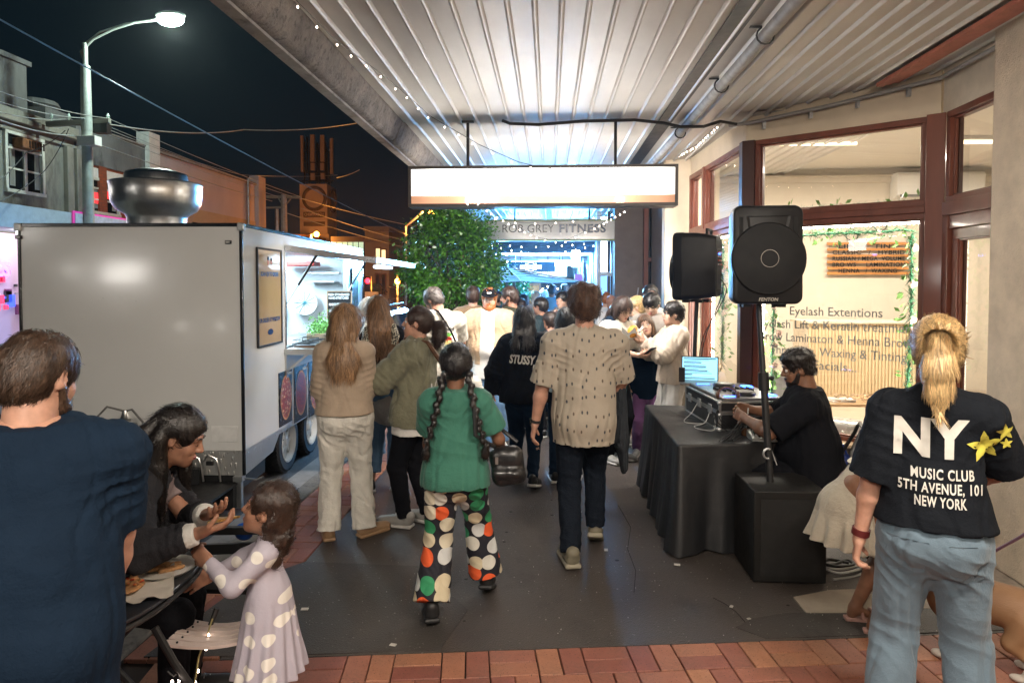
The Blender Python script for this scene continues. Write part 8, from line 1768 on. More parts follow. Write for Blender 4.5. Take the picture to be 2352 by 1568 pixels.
for s_ in(-1,1):strap(p,[F.nb+F.T@V(s_*.10,.05,.03),F.nb+F.T@V(s_*.115,-.05,.01),F.nb+F.T@V(s_*.13,-.12,-.07),F.nb+F.T@V(s_*.10,-.145,-.14)],[.02,.032,.036,.026],hm,'houndstooth_strap',10)
p.top(GRY,'tied_jumper',arms=False,ease=.034,hem=-.06,neck=False,res=.01);F_=p.last[2];S=SDF();S.cone(F.pel+V(-.09,0,.08),F.pel+V(.09,0,.08),.145,.145,.03,sq=((0,1,0),.8));S.cone(F.pel+V(0,-.0,.05),F.pel+V(0,0,-.14),.185,.20,.03,sq=((0,1,0),.8));bpy.data.objects.remove(F_);p.cloth('tied_jumper',S,GRY,.010);p.trousers(DEN,r=(.10,.085,.088),length=.78,amp=.006);p.shoes(M_SH['black'],M_SOLE,1.05)
p.hair(H_LBR,'long',length=.20,n=3200,w=1.5,slen=.12,thick=.018)
p=man('woman at the hatch, face and pale hair peeping out beside the golden-haired woman',848,6.9,24,1.70,fem=True,head=(50,0,0),skin=SKIN_L);p.body(hands=(REL,REL));p.top(cloth('blue_check',(.16,.20,.26)),'shirt',sleeve=1.9);p.trousers(DEN);p.hair(H_WHT,'long',length=.16,n=900)
p=man('woman in an olive jacket and black leggings with a dark curly ponytail, facing left',955,5.12,68,1.67,fem=True,g=1.14,lean=-2,head=(26,-3,0),lh=(-.16,.34,1.05),rh=(.14,.34,1.04),lp=(-1,-.5,-.3),rp=(1,-.4,-.3),lf=(-.08,.06,0),rf=(.08,-.05,0),hip=1.0,skin=SKIN_F)
p.body(hands=(REL,REL));p.face(browm=H_DKB);p.top(OLV,'jacket',sleeve=1.9,ease=.040,hem=-.10,puff=.026,flare=.03,collar=.035,amp=.010,hemtilt=(0,.12));p.top(WTE,'undershirt',arms=False,ease=.024,hem=-.17,flare=.02);p.trousers(BLKC,r=(.104,.080,.060),amp=.002);p.shoes(M_SH['grey'],M_SOLE,1.1)
def part_(S,q,h,M):S.cone(q(-.05,.05,.09),q(.05,.05,.09),.03*h,.03*h,.02)
p.hair(H_DKB,'pony',n=2200);q=p.hq;tie=q(0,-.122,-.005);S=SDF();S.ell(tie,(.022,.02,.022));v,f=S.mesh(.006);np_obj('hair_tie',v,f,BLKC,p.hairobj);p.tail(H_DKB,[tie,q(0,-.165,-.03),q(0,-.175,-.09),q(0,-.16,-.15)],[.022,.045,.046,.022],1500,curl=.012,amp=.010,jit=.5)
F=p.F;LEA=mat('brown_leather',(.10,.045,.022),.45,var=.4,vscale=30);strap(p,[F.nb+F.T@V(-.02,.17,-.10),F.nb+F.T@V(-.06,.09,.035),F.nb+F.T@V(-.05,-.10,.02),F.nb+F.T@V(.05,-.185,-.16),F.nb+F.T@V(.14,-.20,-.32)],[.015,.018,.018,.018,.018],LEA,'bag_strap')
pol=spots('polka_print',(.010,.010,.018),[(.62,.60,.53),(.70,.10,.025),(.60,.52,.36),(.03,.26,.11),(.55,.56,.55),(.60,.55,.42)],11.2,.46,(1,1,1),.5,.008)
p=man('girl with two black braids, green t-shirt and polka dot trousers, walking away',1046,3.72,6,1.50,fem=True,g=1.03,head=(4,6,0),lh=(-.17,.24,.80),rh=(.24,.20,.84),lp=(-.3,-1,0),rp=(.5,-1,0),lf=(-.13,-.10,0),rf=(.17,.22,.0),rheel=22,lheel=12,hip=1.04,sw=.152,skin=SKIN_D)
p.body(hands=(REL,REL));p.top(GRN,sleeve=.72,ease=.026,hem=-.06,puff=.014,cuffease=.02,flare=.03,amp=.006);p.trousers(pol,r=(.115,.095,.108),amp=.007,length=.93,flare=.012);p.shoes(M_SH['black'],M_SH['black'],1.12)
p.hair(H_BLK,'pony',n=2000,thick=.016);q=p.hq;F=p.F
for s_,d in((-1,.30),(1,.27)):
 S=SDF();a0=q(s_*.060,-.075,-.045);prev=None
 for i in range(13):
  t_=i/12;c=a0+V(s_*(.060+.03*t_)*t_+s_*.012,-.035-.035*math.sin(t_*2),-.40*t_*F.k*1.12);w_=.019*(1-.25*t_);S.ell(c+V(.006*(-1)**i,0,0),(w_,.017,.022),Ry(.5*(-1)**i),k=.008)
 S.ell(c+V(0,0,-.035),(.024,.018,.035),k=.01);v,f=S.mesh(.005);v2,f2=strands(v,f,500,.03,lambda a,b_:np.tile([0,0,-1.],(len(a),1)),.0014,.002,2,3,.4);v,f=merge([(v,f),(v2,f2)]);np_obj('braid',v,f,H_BLK,p.hairobj)
S=SDF();c=V(.285,.02,.845);S.box(c,(.095,.05,.11),Ry(-.15),.05,.02);S.cone(c+V(-.05,-.045,-.03),c+V(.05,-.045,-.03),.03,.03,.02);v,f=S.mesh(.007);v=v+normals(v,f)*(wob(v,24,5)*.006)[:,None];bg=thing('shoulder_bag','shiny black leather bag hanging at the right hip of the girl with braids','handbag',p.root.location,R(-3));np_obj('bag_body',v,f,mat('shiny_leather',(.012,.012,.013),.32,coat=.3,bumps=((20,.6,.01),)),bg)
mb=MB();sh=F.shR;mb.tube([c+V(-.07,-.0,.10),sh+V(.0,-.115,-.15),sh+V(-.015,-.075,.045),sh+V(-.015,.03,.065),sh+V(.02,.13,-.1),c+V(.05,.05,.12)],.0115,8);mb.build('strap',M_BLACK,bg,world=False,smooth=True);mb=MB();mb.bx((c.x-.06,c.y-.06,c.z+.02),(c.x-.045,c.y-.052,c.z+.06));mb.bx((c.x+.02,c.y-.06,c.z-.03),(c.x+.07,c.y-.054,c.z-.024));mb.build('buckle',M_STEEL,bg,world=False)
p=man('man with greying hair bending his head, cream t-shirt printed with a tall sandwich',1010,6.9,22,1.84,lean=6,head=(38,38,0),lh=(-.05,.42,1.18),rh=(.10,.42,1.18),lp=(-1,-.4,-.4),rp=(1,-.4,-.4),sw=.18,skin=SKIN_F)
p.body(hands=(REL,REL));p.top(CRM,sleeve=.85,ease=.030,hem=-.07,puff=.018,cuffease=.02,flare=.02);pr=p.last;p.trousers(NAVY,amp=.004);p.shoes(M_SH['black'],M_SOLE);p.hair(H_GRY,'short',n=1800);beard(p,H_GRY,.002,200)
F=p.F;o_=F.chest+V(0,-.3,0);M_INK=mat('print_ink',(.015,.015,.02),.7)
vs,fs=text_mb('The',.055,.002,grid=.03);p.project(vs,fs,M_INK,o_+V(.02,0,.10),(1,0,0),(0,0,1),pr);vs,fs=text_mb('Sandwich',.055,.002,grid=.03,width=.17,shear=.2);p.project(vs,fs,M_INK,o_+V(.05,0,.055),(1,0,0),(0,0,1),pr)
def disc(w,h,n=14):return[V(math.cos(2*math.pi*i/n)*w,math.sin(2*math.pi*i/n)*h,0) for i in range(n)],[tuple(range(n))]
for i,c_ in enumerate(((.10,.35,.04),(.55,.04,.02),(.60,.45,.15),(.12,.30,.05),(.60,.05,.02),(.62,.30,.12),(.15,.30,.04))):vs,fs=disc(.045,.022);p.project(vs,fs,mat('print_c%d'%i,c_,.7),o_+V(.06,0,-.0-i*.038),(1,0,0),(0,0,1),pr,lift=.003+.0006*i)
for i in range(9):
 for j in range(2):vs=[V(x,y,0) for x,y in((-.007,-.007),(.007,-.007),(.007,.007),(-.007,.007))];p.project(vs,[(0,1,2,3)],M_INK,o_+V(-.055+.014*(j^(i&1)),0,.0-i*.028-.0),(1,0,0),(0,0,1),pr)
strap(p,[F.nb+V(-.06,.02,.05),F.nb+V(-.03,-.10,.03),F.nb+V(.08,-.165,-.16),F.nb+V(.16,-.13,-.32)],.010,BLKC)
p=man('man in a brown jacket with dark hair seen from behind beside the round tree',1086,8.7,5,1.82,g=1.05,skin=SKIN_F);p.body(hands=(REL,REL),face=False);p.top(BRN,'jacket',sleeve=1.9,ease=.03,puff=.015,collar=.03);p.trousers(BLKC);p.shoes(M_SH['black'],M_SOLE);p.hair(H_DKB,'short',n=700)
p=man('bearded man in a dark olive hooded jacket facing left with food in his hand',1180,8.3,62,1.82,g=1.15,lean=4,head=(22,10,0),lh=(-.05,.42,1.30),rh=(.08,.40,1.28),lp=(-1,-.3,-.5),rp=(1,-.3,-.5),skin=SKIN_T);p.body(hands=(REL,REL));p.top(cloth('dark_olive',(.045,.045,.028)),'jacket',sleeve=1.9,ease=.035,puff=.02,hood=.9);p.trousers(BLKC);p.shoes(M_SH['black'],M_SOLE);p.hair(H_DKB,'short',n=800);beard(p,H_DKB,.004,200)
p=man('ginger-bearded man in black cap and open tan jacket, facing the camera',1124,7.75,178,1.80,g=1.28,head=(6,4,0),rh=(.30,.30,1.20),rp=(1,-.3,-.5),lh=(-.31,.05,.86),lp=(-.8,-.5,0),lf=(-.14,.12,0),rf=(.12,.0,0),ltoe=-20,sw=.19,skin=SKIN_L)
p.body(hands=(REL,dict(curl=.6,pn=(0,.3,1),size=1.1)),jaw=1.15);p.face(browm=H_RED,openm=True);p.top(TAN,'jacket',sleeve=1.75,ease=.038,hem=-.02,puff=.030,collar=.045,openf=(.075,0),amp=.010,belly=.03);p.top(WTE,'tshirt',arms=False,ease=.022,hem=-.17,flare=.02,belly=.03);p.trousers(DEN,r=(.115,.095,.10),amp=.008);p.shoes(M_SH['white'],M_SOLE,1.08);p.hair(H_RED,'short',n=500);beard(p,H_RED,.010,900)
def cap(p,m,brim=1,back=False):
 q,h,M=p.hq,p.F.hs,p.F.Hd;S=SDF();S.ell(q(0,-.012,.040),V(.092,.112,.092)*h,M);S.cut(q(0,0,.048),M@V(0,-.15,-1));v,f=S.mesh(.007);o=np_obj('cap',v,f,m,p.root)
 if brim:S=SDF();s_=-1 if back else 1;S.ell(q(0,.115*s_,.050),V(.075,.065,.007)*h,M@Rx(-.12));v,f=S.mesh(.006);np_obj('peak',v,f,m,o)
cap(p,BLKC);mb=MB();ph=p.F.wrR+V(.0,.09,.03);mb.box(ph,(.036,.075,.005),Rx(R(18)));ph_=mb.build('phone',M_BLACK,p.root,world=False,bevel=.003);bpy.data.objects.remove(ph_);pw=p.root.matrix_basis@ph;mb=MB();mb.box(pw,(.036,.075,.005),Rz(R(178))@Rx(R(18)));tag(mb.build('phone',M_STEEL,None,bevel=.003),'phone held by the man in the black cap','phone')
vs,fs=text_mb('ooo',.03,.003);o=MB();q=p.hq;o.add([q(v.x,.118-abs(v.x)*.6,.085+v.y) for v in vs],fs);o.build('cap_badge',WTE,p.root,world=False)
p=man('long-haired woman in a black hoodie with white script on its back and navy joggers',1204,6.15,-4,1.63,fem=True,g=1.12,head=(4,2,0),lh=(-.30,.04,.83),rh=(.22,.22,.95),lp=(-.7,-.6,0),rp=(.8,-.6,0),lf=(-.09,.10,0),rf=(.09,-.12,0),lheel=10,rheel=16,skin=SKIN_F)
p.body(hands=(REL,REL),face=False);p.top(BLKC,'hoodie',sleeve=1.9,ease=.042,hem=-.09,puff=.028,hood=1.0,amp=.009,flare=.02);pr=p.last;p.trousers(NAVY,r=(.105,.08,.055),amp=.006);p.shoes(M_SH['black'],M_SOLE,1.05);p.hair(H_BLK,'long',length=.10,n=1800,w=1.1)
F=p.F;M_PW=mat('white_print',(.62,.60,.55),.6);vs,fs=text_mb('STUSSY',.105,.004,grid=.03,width=.235,shear=.18);p.project(vs,fs,M_PW,F.chest+V(-.01,-.4,-.01),(1,0,-.06),(.06,0,1),pr);mb=[V(.0,0,0),V(.013,0,0),V(.010,-.075,0),V(-.006,-.075,0)];p.project(mb,[(0,1,2,3)],M_PW,F.chest+V(.094,-.4,-.05),(1,0,0),(0,0,1),pr);vs,fs=text_mb('©',.035,.0005,grid=.03);p.project(vs,fs,M_PW,F.chest+V(.145,-.4,-.01),(1,0,0),(0,0,1),pr)
p=man('woman with long black hair and pale blue top half hidden behind the walking man',1300,6.3,0,1.62,fem=True,lh=(-.2,.1,.85),skin=SKIN_F);p.body(hands=(REL,REL),face=False);p.top(cloth('pale_blue',(.40,.52,.60)),'shirt',sleeve=1.5,ease=.02,hem=.0);p.trousers(NAVY);p.shoes(M_SH['black'],M_SOLE);p.hair(H_BLK,'long',length=.16,n=1500)
bird=spots('bird_print',(.37,.32,.255),[(.05,.05,.055),(.10,.07,.05),(.04,.045,.06)],21,.085,(1,1,.5),.6,.06)
p=man('man walking away in a beige short-sleeved shirt with a small dark bird pattern',1342,4.48,2,1.84,g=1.04,head=(6,1,0),lh=(-.33,.06,.87),rh=(.20,.28,1.0),lp=(-.8,-.5,0),rp=(1,-.5,-.1),lf=(-.085,-.06,0),rf=(.105,.26,0),rheel=26,lheel=3,sw=.185,skin=SKIN_F)
p.body(hands=(dict(curl=.55),REL));p.top(bird,'shirt',sleeve=.95,ease=.024,hem=-.16,puff=.014,cuffease=.020,collar=.024,flare=.012,amp=.006);p.trousers(cloth('dark_chino',(.010,.014,.022),230,wr=.5),r=(.10,.078,.066),amp=.006);p.shoes(mat('shoe_khaki',(.19,.17,.12),.6),mat('khaki_sole',(.30,.27,.2),.6),1.12)
p.hair(hairm('tousled_hair',(.075,.036,.018),.45),'curly',n=5200,thick=.011,curl=.006,slen=.035,amp=.010,nape=-.085)
F=p.F;wv=F.wrL;mb=MB();d_=(F.wrL-F.elL).normalized();c=wv-d_*.02;mb.tube([c-d_*.010,c+d_*.010],.034,14);mb.build('watch_strap',M_RUBBER,p.root,world=False,smooth=50);mb=MB();mb.box(c+V(-.034,-.01,0),(.007,.018,.018));mb.build('watch_face',M_DGLASS,p.root,world=False,bevel=.003)
S=SDF();c=F.elR+(F.wrR-F.elR)*.5;S.cone(c+V(.02,-.02,.02),c+V(.03,-.05,-.30),.075,.085,.03,sq=((1,0,0),.6));S.cone(c+V(.03,-.05,-.30),c+V(.05,-.04,-.50),.085,.05,.03,sq=((1,0,0),.55));v,f=S.mesh(.008);v=cloth_disp(v,f,.012,seed=4,freq=(22,22,5));jk=thing('carried_jacket','dark jacket hanging over the right forearm of the walking man','jacket',p.root.location);np_obj('jacket_cloth',v,f,cloth('carried_cloth',(.03,.034,.04)),jk)
M_SPEC=mat('gold_wire',(.45,.33,.2),.3,metal=.8)
p=man('woman in glasses and a navy and cream sweatshirt looking down at her phone',1408,7.15,222,1.74,fem=True,g=1.05,lean=10,head=(-6,30,0),lh=(-.02,.42,1.16),rh=(.10,.42,1.14),lp=(-1,-.3,-.4),rp=(1,-.3,-.4),skin=SKIN_L);p.body(hands=(dict(curl=.8,pn=(.5,0,.6)),dict(curl=.8,pn=(-.5,0,.6))));p.face(closed=True,browm=H_BLK);p.glasses(M_SPEC);p.top(CRM,'sweatshirt',sleeve=1.35,ease=.032,hem=.02,puff=.02);p.top(cloth('teal_knit',(.015,.07,.075)),'skirt_panel',arms=False,ease=.036,hem=-.22,neck=False);fz_=p.last[2];bpy.data.objects.remove(fz_);S=SDF();S.cone(p.F.pel+V(0,0,.12),p.F.pel+V(0,0,-.25),.17,.20,.03,sq=((0,1,0),.75));p.cloth('teal_skirt',S,MATS['teal_knit'],.008);S=SDF();S.cone(p.F.nb+V(-.08,-.01,0),p.F.nb+V(.08,-.01,0),.075,.075,.03);p.cloth('navy_scarf',S,NAVY,.008);p.trousers(BLKC,r=(.1,.09,.09));p.shoes(M_SH['grey'],M_SOLE);p.hair(H_DKB,'long',length=.12,n=1600,w=1.4)
pw=p.root.matrix_basis@((p.F.wrL+p.F.wrR)/2+V(0,.10,.03));mb=MB();mb.box(pw,(.036,.074,.005),Rz(R(222))@Rx(R(35)));tag(mb.build('phone',M_BLACK,None,bevel=.002),'phone in the hands of the woman in glasses','phone')
p=man('blonde woman in a grey cardigan and long oatmeal dress facing left',1462,7.9,78,1.70,fem=True,head=(12,-2,0),lh=(-.12,.24,1.1),rh=(.16,.24,1.08),skin=SKIN_L);p.body(hands=(REL,REL),legs=True,feet=True);p.face(browm=H_BLD);p.top(GRY,'cardigan',sleeve=1.9,ease=.026,hem=.06,puff=.014);S=SDF();F=p.F;S.cone(F.pel+V(0,0,.14),F.pel+V(0,0,-.48),.15,.20,.03,sq=((0,1,0),.8));S.cut((0,0,F.pel.z-.46),(0,0,-1));p.cloth('dress',S,cloth('oatmeal',(.42,.38,.32)),.010);p.shoes(M_SH['grey'],M_SOLE);p.hair(H_BLD,'pony',n=1500);q=p.hq;p.tail(H_BLD,[q(0,-.11,-.02),q(.02,-.12,-.07),q(.03,-.11,-.12)],[.028,.035,.02],400);S=SDF();S.ell(F.pel+V(.10,.16,.10),(.10,.045,.045));v,f=S.mesh(.01);np_obj('belt_bag',v,f,BLKC,p.root)
p=man('young man with a dark fringe, glasses and a grey hoodie looking down',1502,7.75,148,1.76,head=(14,28,0),lean=6,lh=(-.1,.25,1.0),rh=(.12,.28,1.05),skin=SKIN_L);p.body(hands=(REL,REL));p.face(closed=True,browm=H_BLK);p.glasses(M_SPEC);p.top(cloth('stone_hoodie',(.26,.23,.20)),'hoodie',sleeve=1.9,ease=.034,puff=.02,hood=.9,hem=-.1);p.trousers(BLKC,length=.5,r=(.11,.1,.1));p.shoes(M_SH['black'],M_SOLE);p.hair(H_BLK,'crop',n=1400,fringe=.034,thick=.016)
p=man('young woman in a cream hoodie and white trousers holding up food wrapped in white paper',1548,7.0,98,1.66,fem=True,g=1.08,head=(2,2,0),lh=(-.10,.34,1.28),rh=(.10,.34,1.26),lp=(-.6,-.4,-.9),rp=(.6,-.4,-.9),skin=SKIN_L);p.body(hands=(dict(curl=.8,pn=(.6,0,.6)),dict(curl=.8,pn=(-.6,0,.6))));p.face(browm=H_BLK);p.top(cloth('cream_fleece',(.60,.50,.40)),'hoodie',sleeve=1.9,ease=.040,puff=.03,hood=1.0,hem=-.04,amp=.010);p.trousers(WTE,r=(.12,.11,.10),amp=.009);p.shoes(M_SH['white'],M_SOLE);p.hair(H_BLK,'crop',n=1500,fringe=.030,thick=.014,nape=-.10)
c=p.root.matrix_basis@((p.F.wrL+p.F.wrR)/2+V(0,.11,.07));fo=thing('food_in_paper','golden fried food in a crumpled white paper wrap held up by the young woman','food',c);S=SDF();S.ell((.02,-.02,.02),(.05,.045,.07),Ry(.4));v,f=S.mesh(.008);v+=normals(v,f)*(wob(v,40,2)*.006)[:,None];np_obj('fritter',v,f,mat('golden_batter',(.62,.26,.03),.6,var=.3,vscale=30),fo)
mb=MB();vs=[];
for k in range(14):a=k*2*math.pi/14;r_=.10+.05*(k%2);vs+=[V(math.cos(a)*.035,math.sin(a)*.035,-.05),V(math.cos(a)*r_,math.sin(a)*r_*.7,.01+.065*(k%2))]
mb.add(vs,[(2*k,(2*k+2)%28,(2*k+3)%28,2*k+1) for k in range(14)]);mb.build('paper',mat('napkin',(.80,.79,.76),.7),fo,world=False)
p=man('child in navy peeping between the blonde woman and the young woman with food',1487,7.35,170,1.50,fem=True,head=(0,-4,12),skin=SKIN_L);p.body(hands=(REL,REL));p.face(browm=H_BRN);p.top(NAVY,'sweater',sleeve=1.9,ease=.03,hem=-.2);p.trousers(cloth('purple_cotton',(.22,.10,.24)));p.shoes(M_SH['grey'],M_SOLE);p.hair(H_BRN,'long',length=.14,n=700)
p=man('man whose face shows left of the turned loudspeaker, in front of the next window',1494,8.35,165,1.84,head=(14,0,0),skin=SKIN_L);p.body(hands=(REL,REL));p.face(browm=H_BLK);p.top(GRY,'shirt',sleeve=1.9,hem=-.1);p.trousers(BLKC);p.hair(H_BLK,'short',n=500)
p=Person('child sitting smiling between the bent man and the man in the cap',(P(1066,800,7.3).x,7.4,0),150,7.3,H=1.35,pz=.42,head=(-10,12,0),lf=(-.1,.3,0),rf=(.1,.3,0),skin=SKIN_F);p.body(hands=(REL,REL));p.face(browm=H_DKB,teeth=True);p.top(CRM,sleeve=.8);p.trousers(NAVY);p.hair(H_DKB,'short',n=500)
p=Person('heavy-set man in a black t-shirt seated at the music table, in profile facing left',(1.84,4.78,0),68,4.6,H=1.84,g=1.25,pz=.54,lean=10,head=(12,14,0),lh=(-.10,.46,.90),rh=(.16,.46,.92),lp=(-1,-.4,-.5),rp=(1,-.4,-.5),lf=(-.14,.46,0),rf=(.14,.44,0),neck=1.2,skin=SKIN_D);p.body(hands=(REL,REL),jaw=1.15);p.face(browm=H_BLK,lip=(.2,.08,.07));p.top(BLKC,sleeve=.95,ease=.028,hem=-.06,puff=.014,cuffease=.018,belly=.06);p.trousers(BLKC);p.shoes(M_SH['black'],M_SOLE);p.hair(H_BLK,'curly',n=2600,thick=.004,slen=.012,curl=.004,nape=-.05);beard(p,H_BLK,-.002,150)
p=man('blonde ponytailed woman in a black t-shirt printed NY and pale wide jeans',2156,2.60,-22,1.73,fem=True,g=.97,head=(-6,0,0),lh=(-.25,.02,.83),rh=(.16,.34,1.02),lp=(-.7,-.6,0),rp=(1,-.5,-.1),lf=(-.14,0,0),rf=(.15,.02,0),hip=1.13,sw=.150,neck=1.0,skin=SKIN_F)
p.body(hands=(dict(curl=.8),REL));p.top(cloth('faded_black_jersey',(.009,.011,.015),240),'tshirt',sleeve=.98,ease=.022,hem=.045,puff=.012,cuffease=.024,amp=.008,flare=.0);pr=p.last;p.trousers(cloth('grey_blue_denim',(.13,.185,.235),300,.85,wr=.28),r=(.100,.088,.094),amp=.008,waist=.12);jn=p.last
F=p.F;o_=F.chest+V(0,-.45,0);vs,fs=text_mb('NY',.185,.008,grid=.02,width=.235,spacing=1.08);p.project(vs,fs,M_PW,o_+V(-.035,0,.035),(1,0,0),(0,0,1),pr)
for cx,cz_,r_ in((.145,.02,.062),(.205,.075,.034),(.213,.030,.022)):
 vs=[V(math.cos(R(100+18*i))*k*rr,math.sin(R(100+18*i))*k*rr,0) for k in(.02,.25,.5,.75,1) for i in range(20) for rr in[r_*(1,.634,.42,.634)[i%4]]];p.project(vs,[(k*20+i,k*20+(i+1)%20,k*20+20+(i+1)%20,k*20+20+i)[::-1] for k in range(4) for i in range(20)],mat('yellow_print',(.62,.55,.08),.6),o_+V(cx,0,cz_),(1,0,0),(0,0,1),pr)
for i,(s_,w_) in enumerate((('MUSIC CLUB',.215),('5TH AVENUE, 101',.285),('NEW YORK',.175))):vs,fs=text_mb(s_,.050,.0012,grid=.025,width=w_*.92,spacing=1.12);p.project(vs,fs,M_PW,o_+V(.01-.004*i,0,-.085-.048*i),(1,0,0),(0,0,1),pr)
p.hair(H_BLD,'pony',n=4600,thick=.010);q=p.hq;tie=q(0,-.118,.055);S=SDF();S.cone(q(-.012,-.118,.058),q(.012,-.118,.058),.019,.019);v,f=S.mesh(.005);np_obj('hair_tie',v,f,M_RUBBER,p.hairobj);p.tail(hairm('bright_blonde',(.62,.42,.20),.35),[tie,q(0,-.155,.045),q(.002,-.168,-.02),q(.004,-.155,-.10),q(.006,-.15,-.19)],[.020,.034,.044,.040,.008],7000,sq=((0,1,0),.6),jit=.09)
d_=(F.wrL-F.elL).normalized();c=F.wrL-d_*.03;mb=MB();mb.tube([c-d_*.013,c+d_*.013],.033,14);mb.build('watch_strap',mat('maroon_strap',(.10,.012,.012),.5),p.root,world=False,smooth=50)
for s_ in(-1,1):
 vs=[V(x,y,0) for x,y in((-.065,.07),(-.02,.07),(.02,.07),(.065,.07),(.065,0),(.055,-.06),(0,-.085),(-.055,-.06),(-.065,0))];p.project(vs,[tuple(range(8,-1,-1))],jn[2].data.materials[0],F.pel+V(s_*.095,-.45,-.06),(1,0,0),(0,0,1),jn,name='pocket',lift=.004)
p=Person('girl bending over in a cream top and short tiered linen skirt with sandals',(P(1972,1400,3.72).x,3.72,0),-98,3.7,H=1.50,fem=True,lean=88,pz=.76,lh=(-.08,.40,.40),rh=(.10,.42,.38),head=(0,70,0),lf=(-.07,.0,0),rf=(.07,.06,0),skin=SKIN_D);p.body(hands=(REL,REL),legs=True,feet=True,face=False);p.top(CRM,'top',sleeve=.7,ease=.018,hem=.07)
F=p.F;S=SDF();T=F.T1;a=F.pel+T@V(0,-.01,.05);b_=F.pel+V(0,-.06,-.13);S.cone(a,b_,.118,.15,.03,sq=((1,0,0),.95));S.cone(b_,F.pel+V(0,-.075,-.33),.16,.205,.02);S.cut(F.pel+V(0,0,-.31),(0,-.12,-1))
def pl2(v):c_=np.array(F.pel);r_=np.hypot(v[:,0],v[:,1]-c_[1])+1e-6;an=np.arctan2(v[:,1],v[:,0]);k=np.clip((c_[2]-.10-v[:,2])/.2,0,1);d=np.sin(an*17+1.5*np.sin(v[:,2]*9))*.018*k;v=v.copy();v[:,0]+=v[:,0]/r_*d;v[:,1]+=(v[:,1]-c_[1])/r_*d;return v
p.cloth('skirt',S,cloth('linen_skirt',(.40,.36,.29),150,wr=.6),.003,post=pl2);p.hair(H_BRN,'long',length=.2,n=300)
M_SAND=mat('rose_sandal',(.42,.24,.20),.3,coat=.4)
for(hp_,kn,an,fd,a_,f0_) in F.legs:
 mb=MB();x_=V(fd.y,-fd.x,0);poly=[f0_+fd*u+x_*w+V(0,0,.0) for u,w in((-.055,-.022),(-.055,.022),(.05,.036),(.12,.040),(.17,.02),(.17,-.02),(.12,-.038),(.05,-.034))];mb.prism(poly,(0,0,.022));mb.build('sandal',M_SAND,p.root,world=False,bevel=.006)
 for u in(.03,.09):mb=MB();c=f0_+fd*u;mb.tube([c+x_*(math.cos(t_)*.040)+V(0,0,.018+math.sin(t_)*.044) for t_ in[math.pi*i/8 for i in range(9)]],.009,6);mb.build('sandal_strap',M_SAND,p.root,world=False,smooth=True)
dg=thing('dog','tan and white short-haired dog standing behind the woman in pale jeans, on a lilac lead','dog',(P(2288,1400,3.35).x,3.36,0),R(50));dg.scale=(.78,)*3;S=SDF()
S.cone((0,-.13,.40),(0,.20,.40),.125,.135,.05);S.ell((0,.22,.36),(.13,.15,.16),k=.05);S.cone((0,.30,.44),(0,.43,.50),.09,.085,.05);S.ell((0,.50,.50),(.085,.09,.08),k=.04);S.cone((0,.54,.47),(0,.62,.455),.05,.042,.03)
for s_ in(-1,1):
 S.cone((s_*.075,-.17,.34),(s_*.10,-.10,.22),.085,.052,.04);S.cone((s_*.10,-.10,.22),(s_*.10,-.20,.13),.046,.026,.03);S.cone((s_*.10,-.20,.13),(s_*.10,-.17,.03),.026,.024,.015);S.ell((s_*.10,-.14,.022),(.032,.05,.022),k=.015)
 S.cone((s_*.09,.24,.30),(s_*.10,.23,.15),.055,.034,.03);S.cone((s_*.10,.23,.15),(s_*.10,.24,.03),.032,.026,.02);S.ell((s_*.10,.27,.022),(.034,.048,.022),k=.015);S.ell((s_*.06,.46,.58),(.02,.028,.045),k=.015)
S.cone((0,-.24,.44),(0,-.33,.40),.022,.012,.03);v,f=S.mesh(.007);v+=normals(v,f)*(wob(v,9,2)*.004)[:,None];m,nt,N,L,b=nodes_of('dog_coat');tc=N.new('ShaderNodeTexCoord');sp=N.new('ShaderNodeSeparateXYZ');L.new(tc.outputs['Object'],sp.inputs[0]);n_=_noise(nt,6,4);ad=N.new('ShaderNodeMath');ad.operation='MULTIPLY_ADD';ad.inputs[1].default_value=.08;L.new(n_.outputs[0],ad.inputs[0]);L.new(sp.outputs['Z'],ad.inputs[2]);r_=ramp(nt,ad.outputs[0],[(.13,(.50,.45,.40)),(.17,(.30,.17,.085)),(.5,(.26,.14,.07))]);L.new(r_.outputs[0],b.inputs['Base Color']);b.inputs['Roughness'].default_value=.6;bump(nt,b,_noise(nt,170,3,.8,stretch=(1,.3,1)).outputs[0],.5,.003);np_obj('body',v,f,m,dg)
mb=MB();mb.sph((0,.665,.465),.018,8,6);mb.build('nose',M_BLACK,dg,world=False,smooth=True);mb=MB();mb.tube([(0,.33,.54),(.09,.36,.46),(0,.38,.38),(-.09,.36,.46),(0,.33,.54)],.010,8,cap=False);mb.build('collar',M_BLACK,dg,world=False)
cable([P(2250,1290,3.36),P(2290,1262,3.2),P(2360,1222,2.7),P(2450,1150,2.3)],'lilac dog lead running off the right edge',.006,mat('lilac_lead',(.36,.22,.38),.6),'dog_lead')
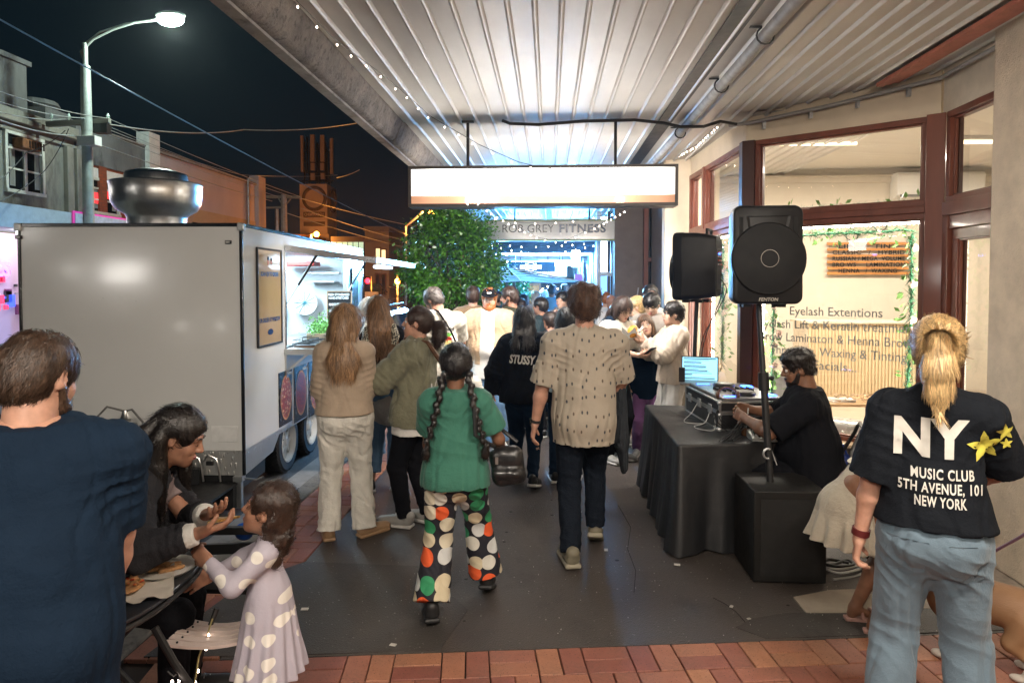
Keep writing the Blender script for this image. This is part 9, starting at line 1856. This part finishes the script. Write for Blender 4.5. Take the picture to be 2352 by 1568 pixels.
CRD=[('light blue t-shirt and short grey hair, from behind',1268,14.5,0,1.83,(.16,.42,.60),H_GRY,'short'),('long white-blonde hair, from behind',1232,14,10,1.68,(.55,.5,.5),H_WHT,'long'),('bright orange hair and a white top',1301,12.8,8,1.68,(.6,.58,.6),hairm('orange_hair',(.75,.12,.02)),'short'),('patterned pale shirt and a dark cap',1297,15.5,-5,1.85,(.35,.45,.55),H_DKB,'short'),('beanie and brown hooded jacket, hand at the mouth',1293,9.7,150,1.74,(.17,.13,.10),H_BLK,'short'),('dark hair in profile and a teal-black jacket',1243,9.2,62,1.66,(.02,.04,.05),H_BLK,'crop'),('short dark hair and a black top, a boy seen from behind',1264,8.2,30,1.50,(.012,.013,.016),H_DKB,'short'),('dark teal hair bending forward in a pale aqua shirt',1205,11,40,1.60,(.35,.62,.66),H_DKB,'short'),('blue cap and dark green jacket behind the umbrella pole',1141,11.2,40,1.74,(.02,.05,.055),H_DKB,'cap'),('long dark hair beside the wooden cupboard',1203,14.5,90,1.62,(.12,.08,.07),H_DKB,'long'),('pink face and dark hair by the blue windows',1322,13.6,200,1.76,(.03,.035,.05),H_DKB,'short'),('cap seen above the curly-haired walker',1350,11.6,0,1.80,(.05,.06,.09),H_BLK,'cap'),('pink-white hair at the blue glass front',1366,12.4,20,1.66,(.55,.50,.5),H_WHT,'long'),('reddish hair and a white shirt by the pilaster',1392,11.6,0,1.70,(.6,.6,.6),H_RED,'short'),('bald pale head and a white top nearest the pilaster',1404,10.8,10,1.67,(.62,.6,.6),H_GRY,'bald'),('short brown hair, a crouching boy beside the bearded man',1216,8.7,55,1.38,(.3,.4,.42),H_BRN,'short'),('grey hair and a pale pink top far along',1252,17.5,0,1.66,(.5,.4,.4),H_WHT,'short'),('dark coat far along by the restaurant front',1262,20.5,0,1.72,(.02,.02,.03),H_BLK,'short'),('white top far along beside the cupboard',1244,19,0,1.64,(.6,.6,.62),H_BRN,'short')]
for i,(lab,px,Y,hd,H,col,hm_,st) in enumerate(CRD):
 p=man('person with '+lab,px,Y,hd,H,group='distant crowd along the footpath',res=.013 if Y<10.5 else .018,fem=st=='long',lean=12 if 'bend' in lab or 'crouch' in lab else 0,head=(0,14,0) if hd==150 else(0,4,0),rh=(.06,.2,1.42) if hd==150 else None,rp=(1,-.3,-.6),skin=[SKIN_F,SKIN_L,SKIN_T][i%3])
 p.body(hands=(REL,REL),face=hd>30);p.top(mat('crowd_top_%d'%i,col,.8,bumps=((14,.4,.01),)),'shirt' if i%3 else 'jacket',sleeve=.8 if i%4==0 else 1.9,ease=.024,puff=.01);p.trousers([BLKC,DEN,NAVY][i%3],waist=.1);p.shoes(M_SH['black'],M_SOLE)
 if st!='bald':p.hair(hm_,st if st!='cap' else 'short',length=.2,n=160 if Y>10 else 400)
 if st=='cap':cap(p,mat('blue_cap',(.02,.05,.22),.7))
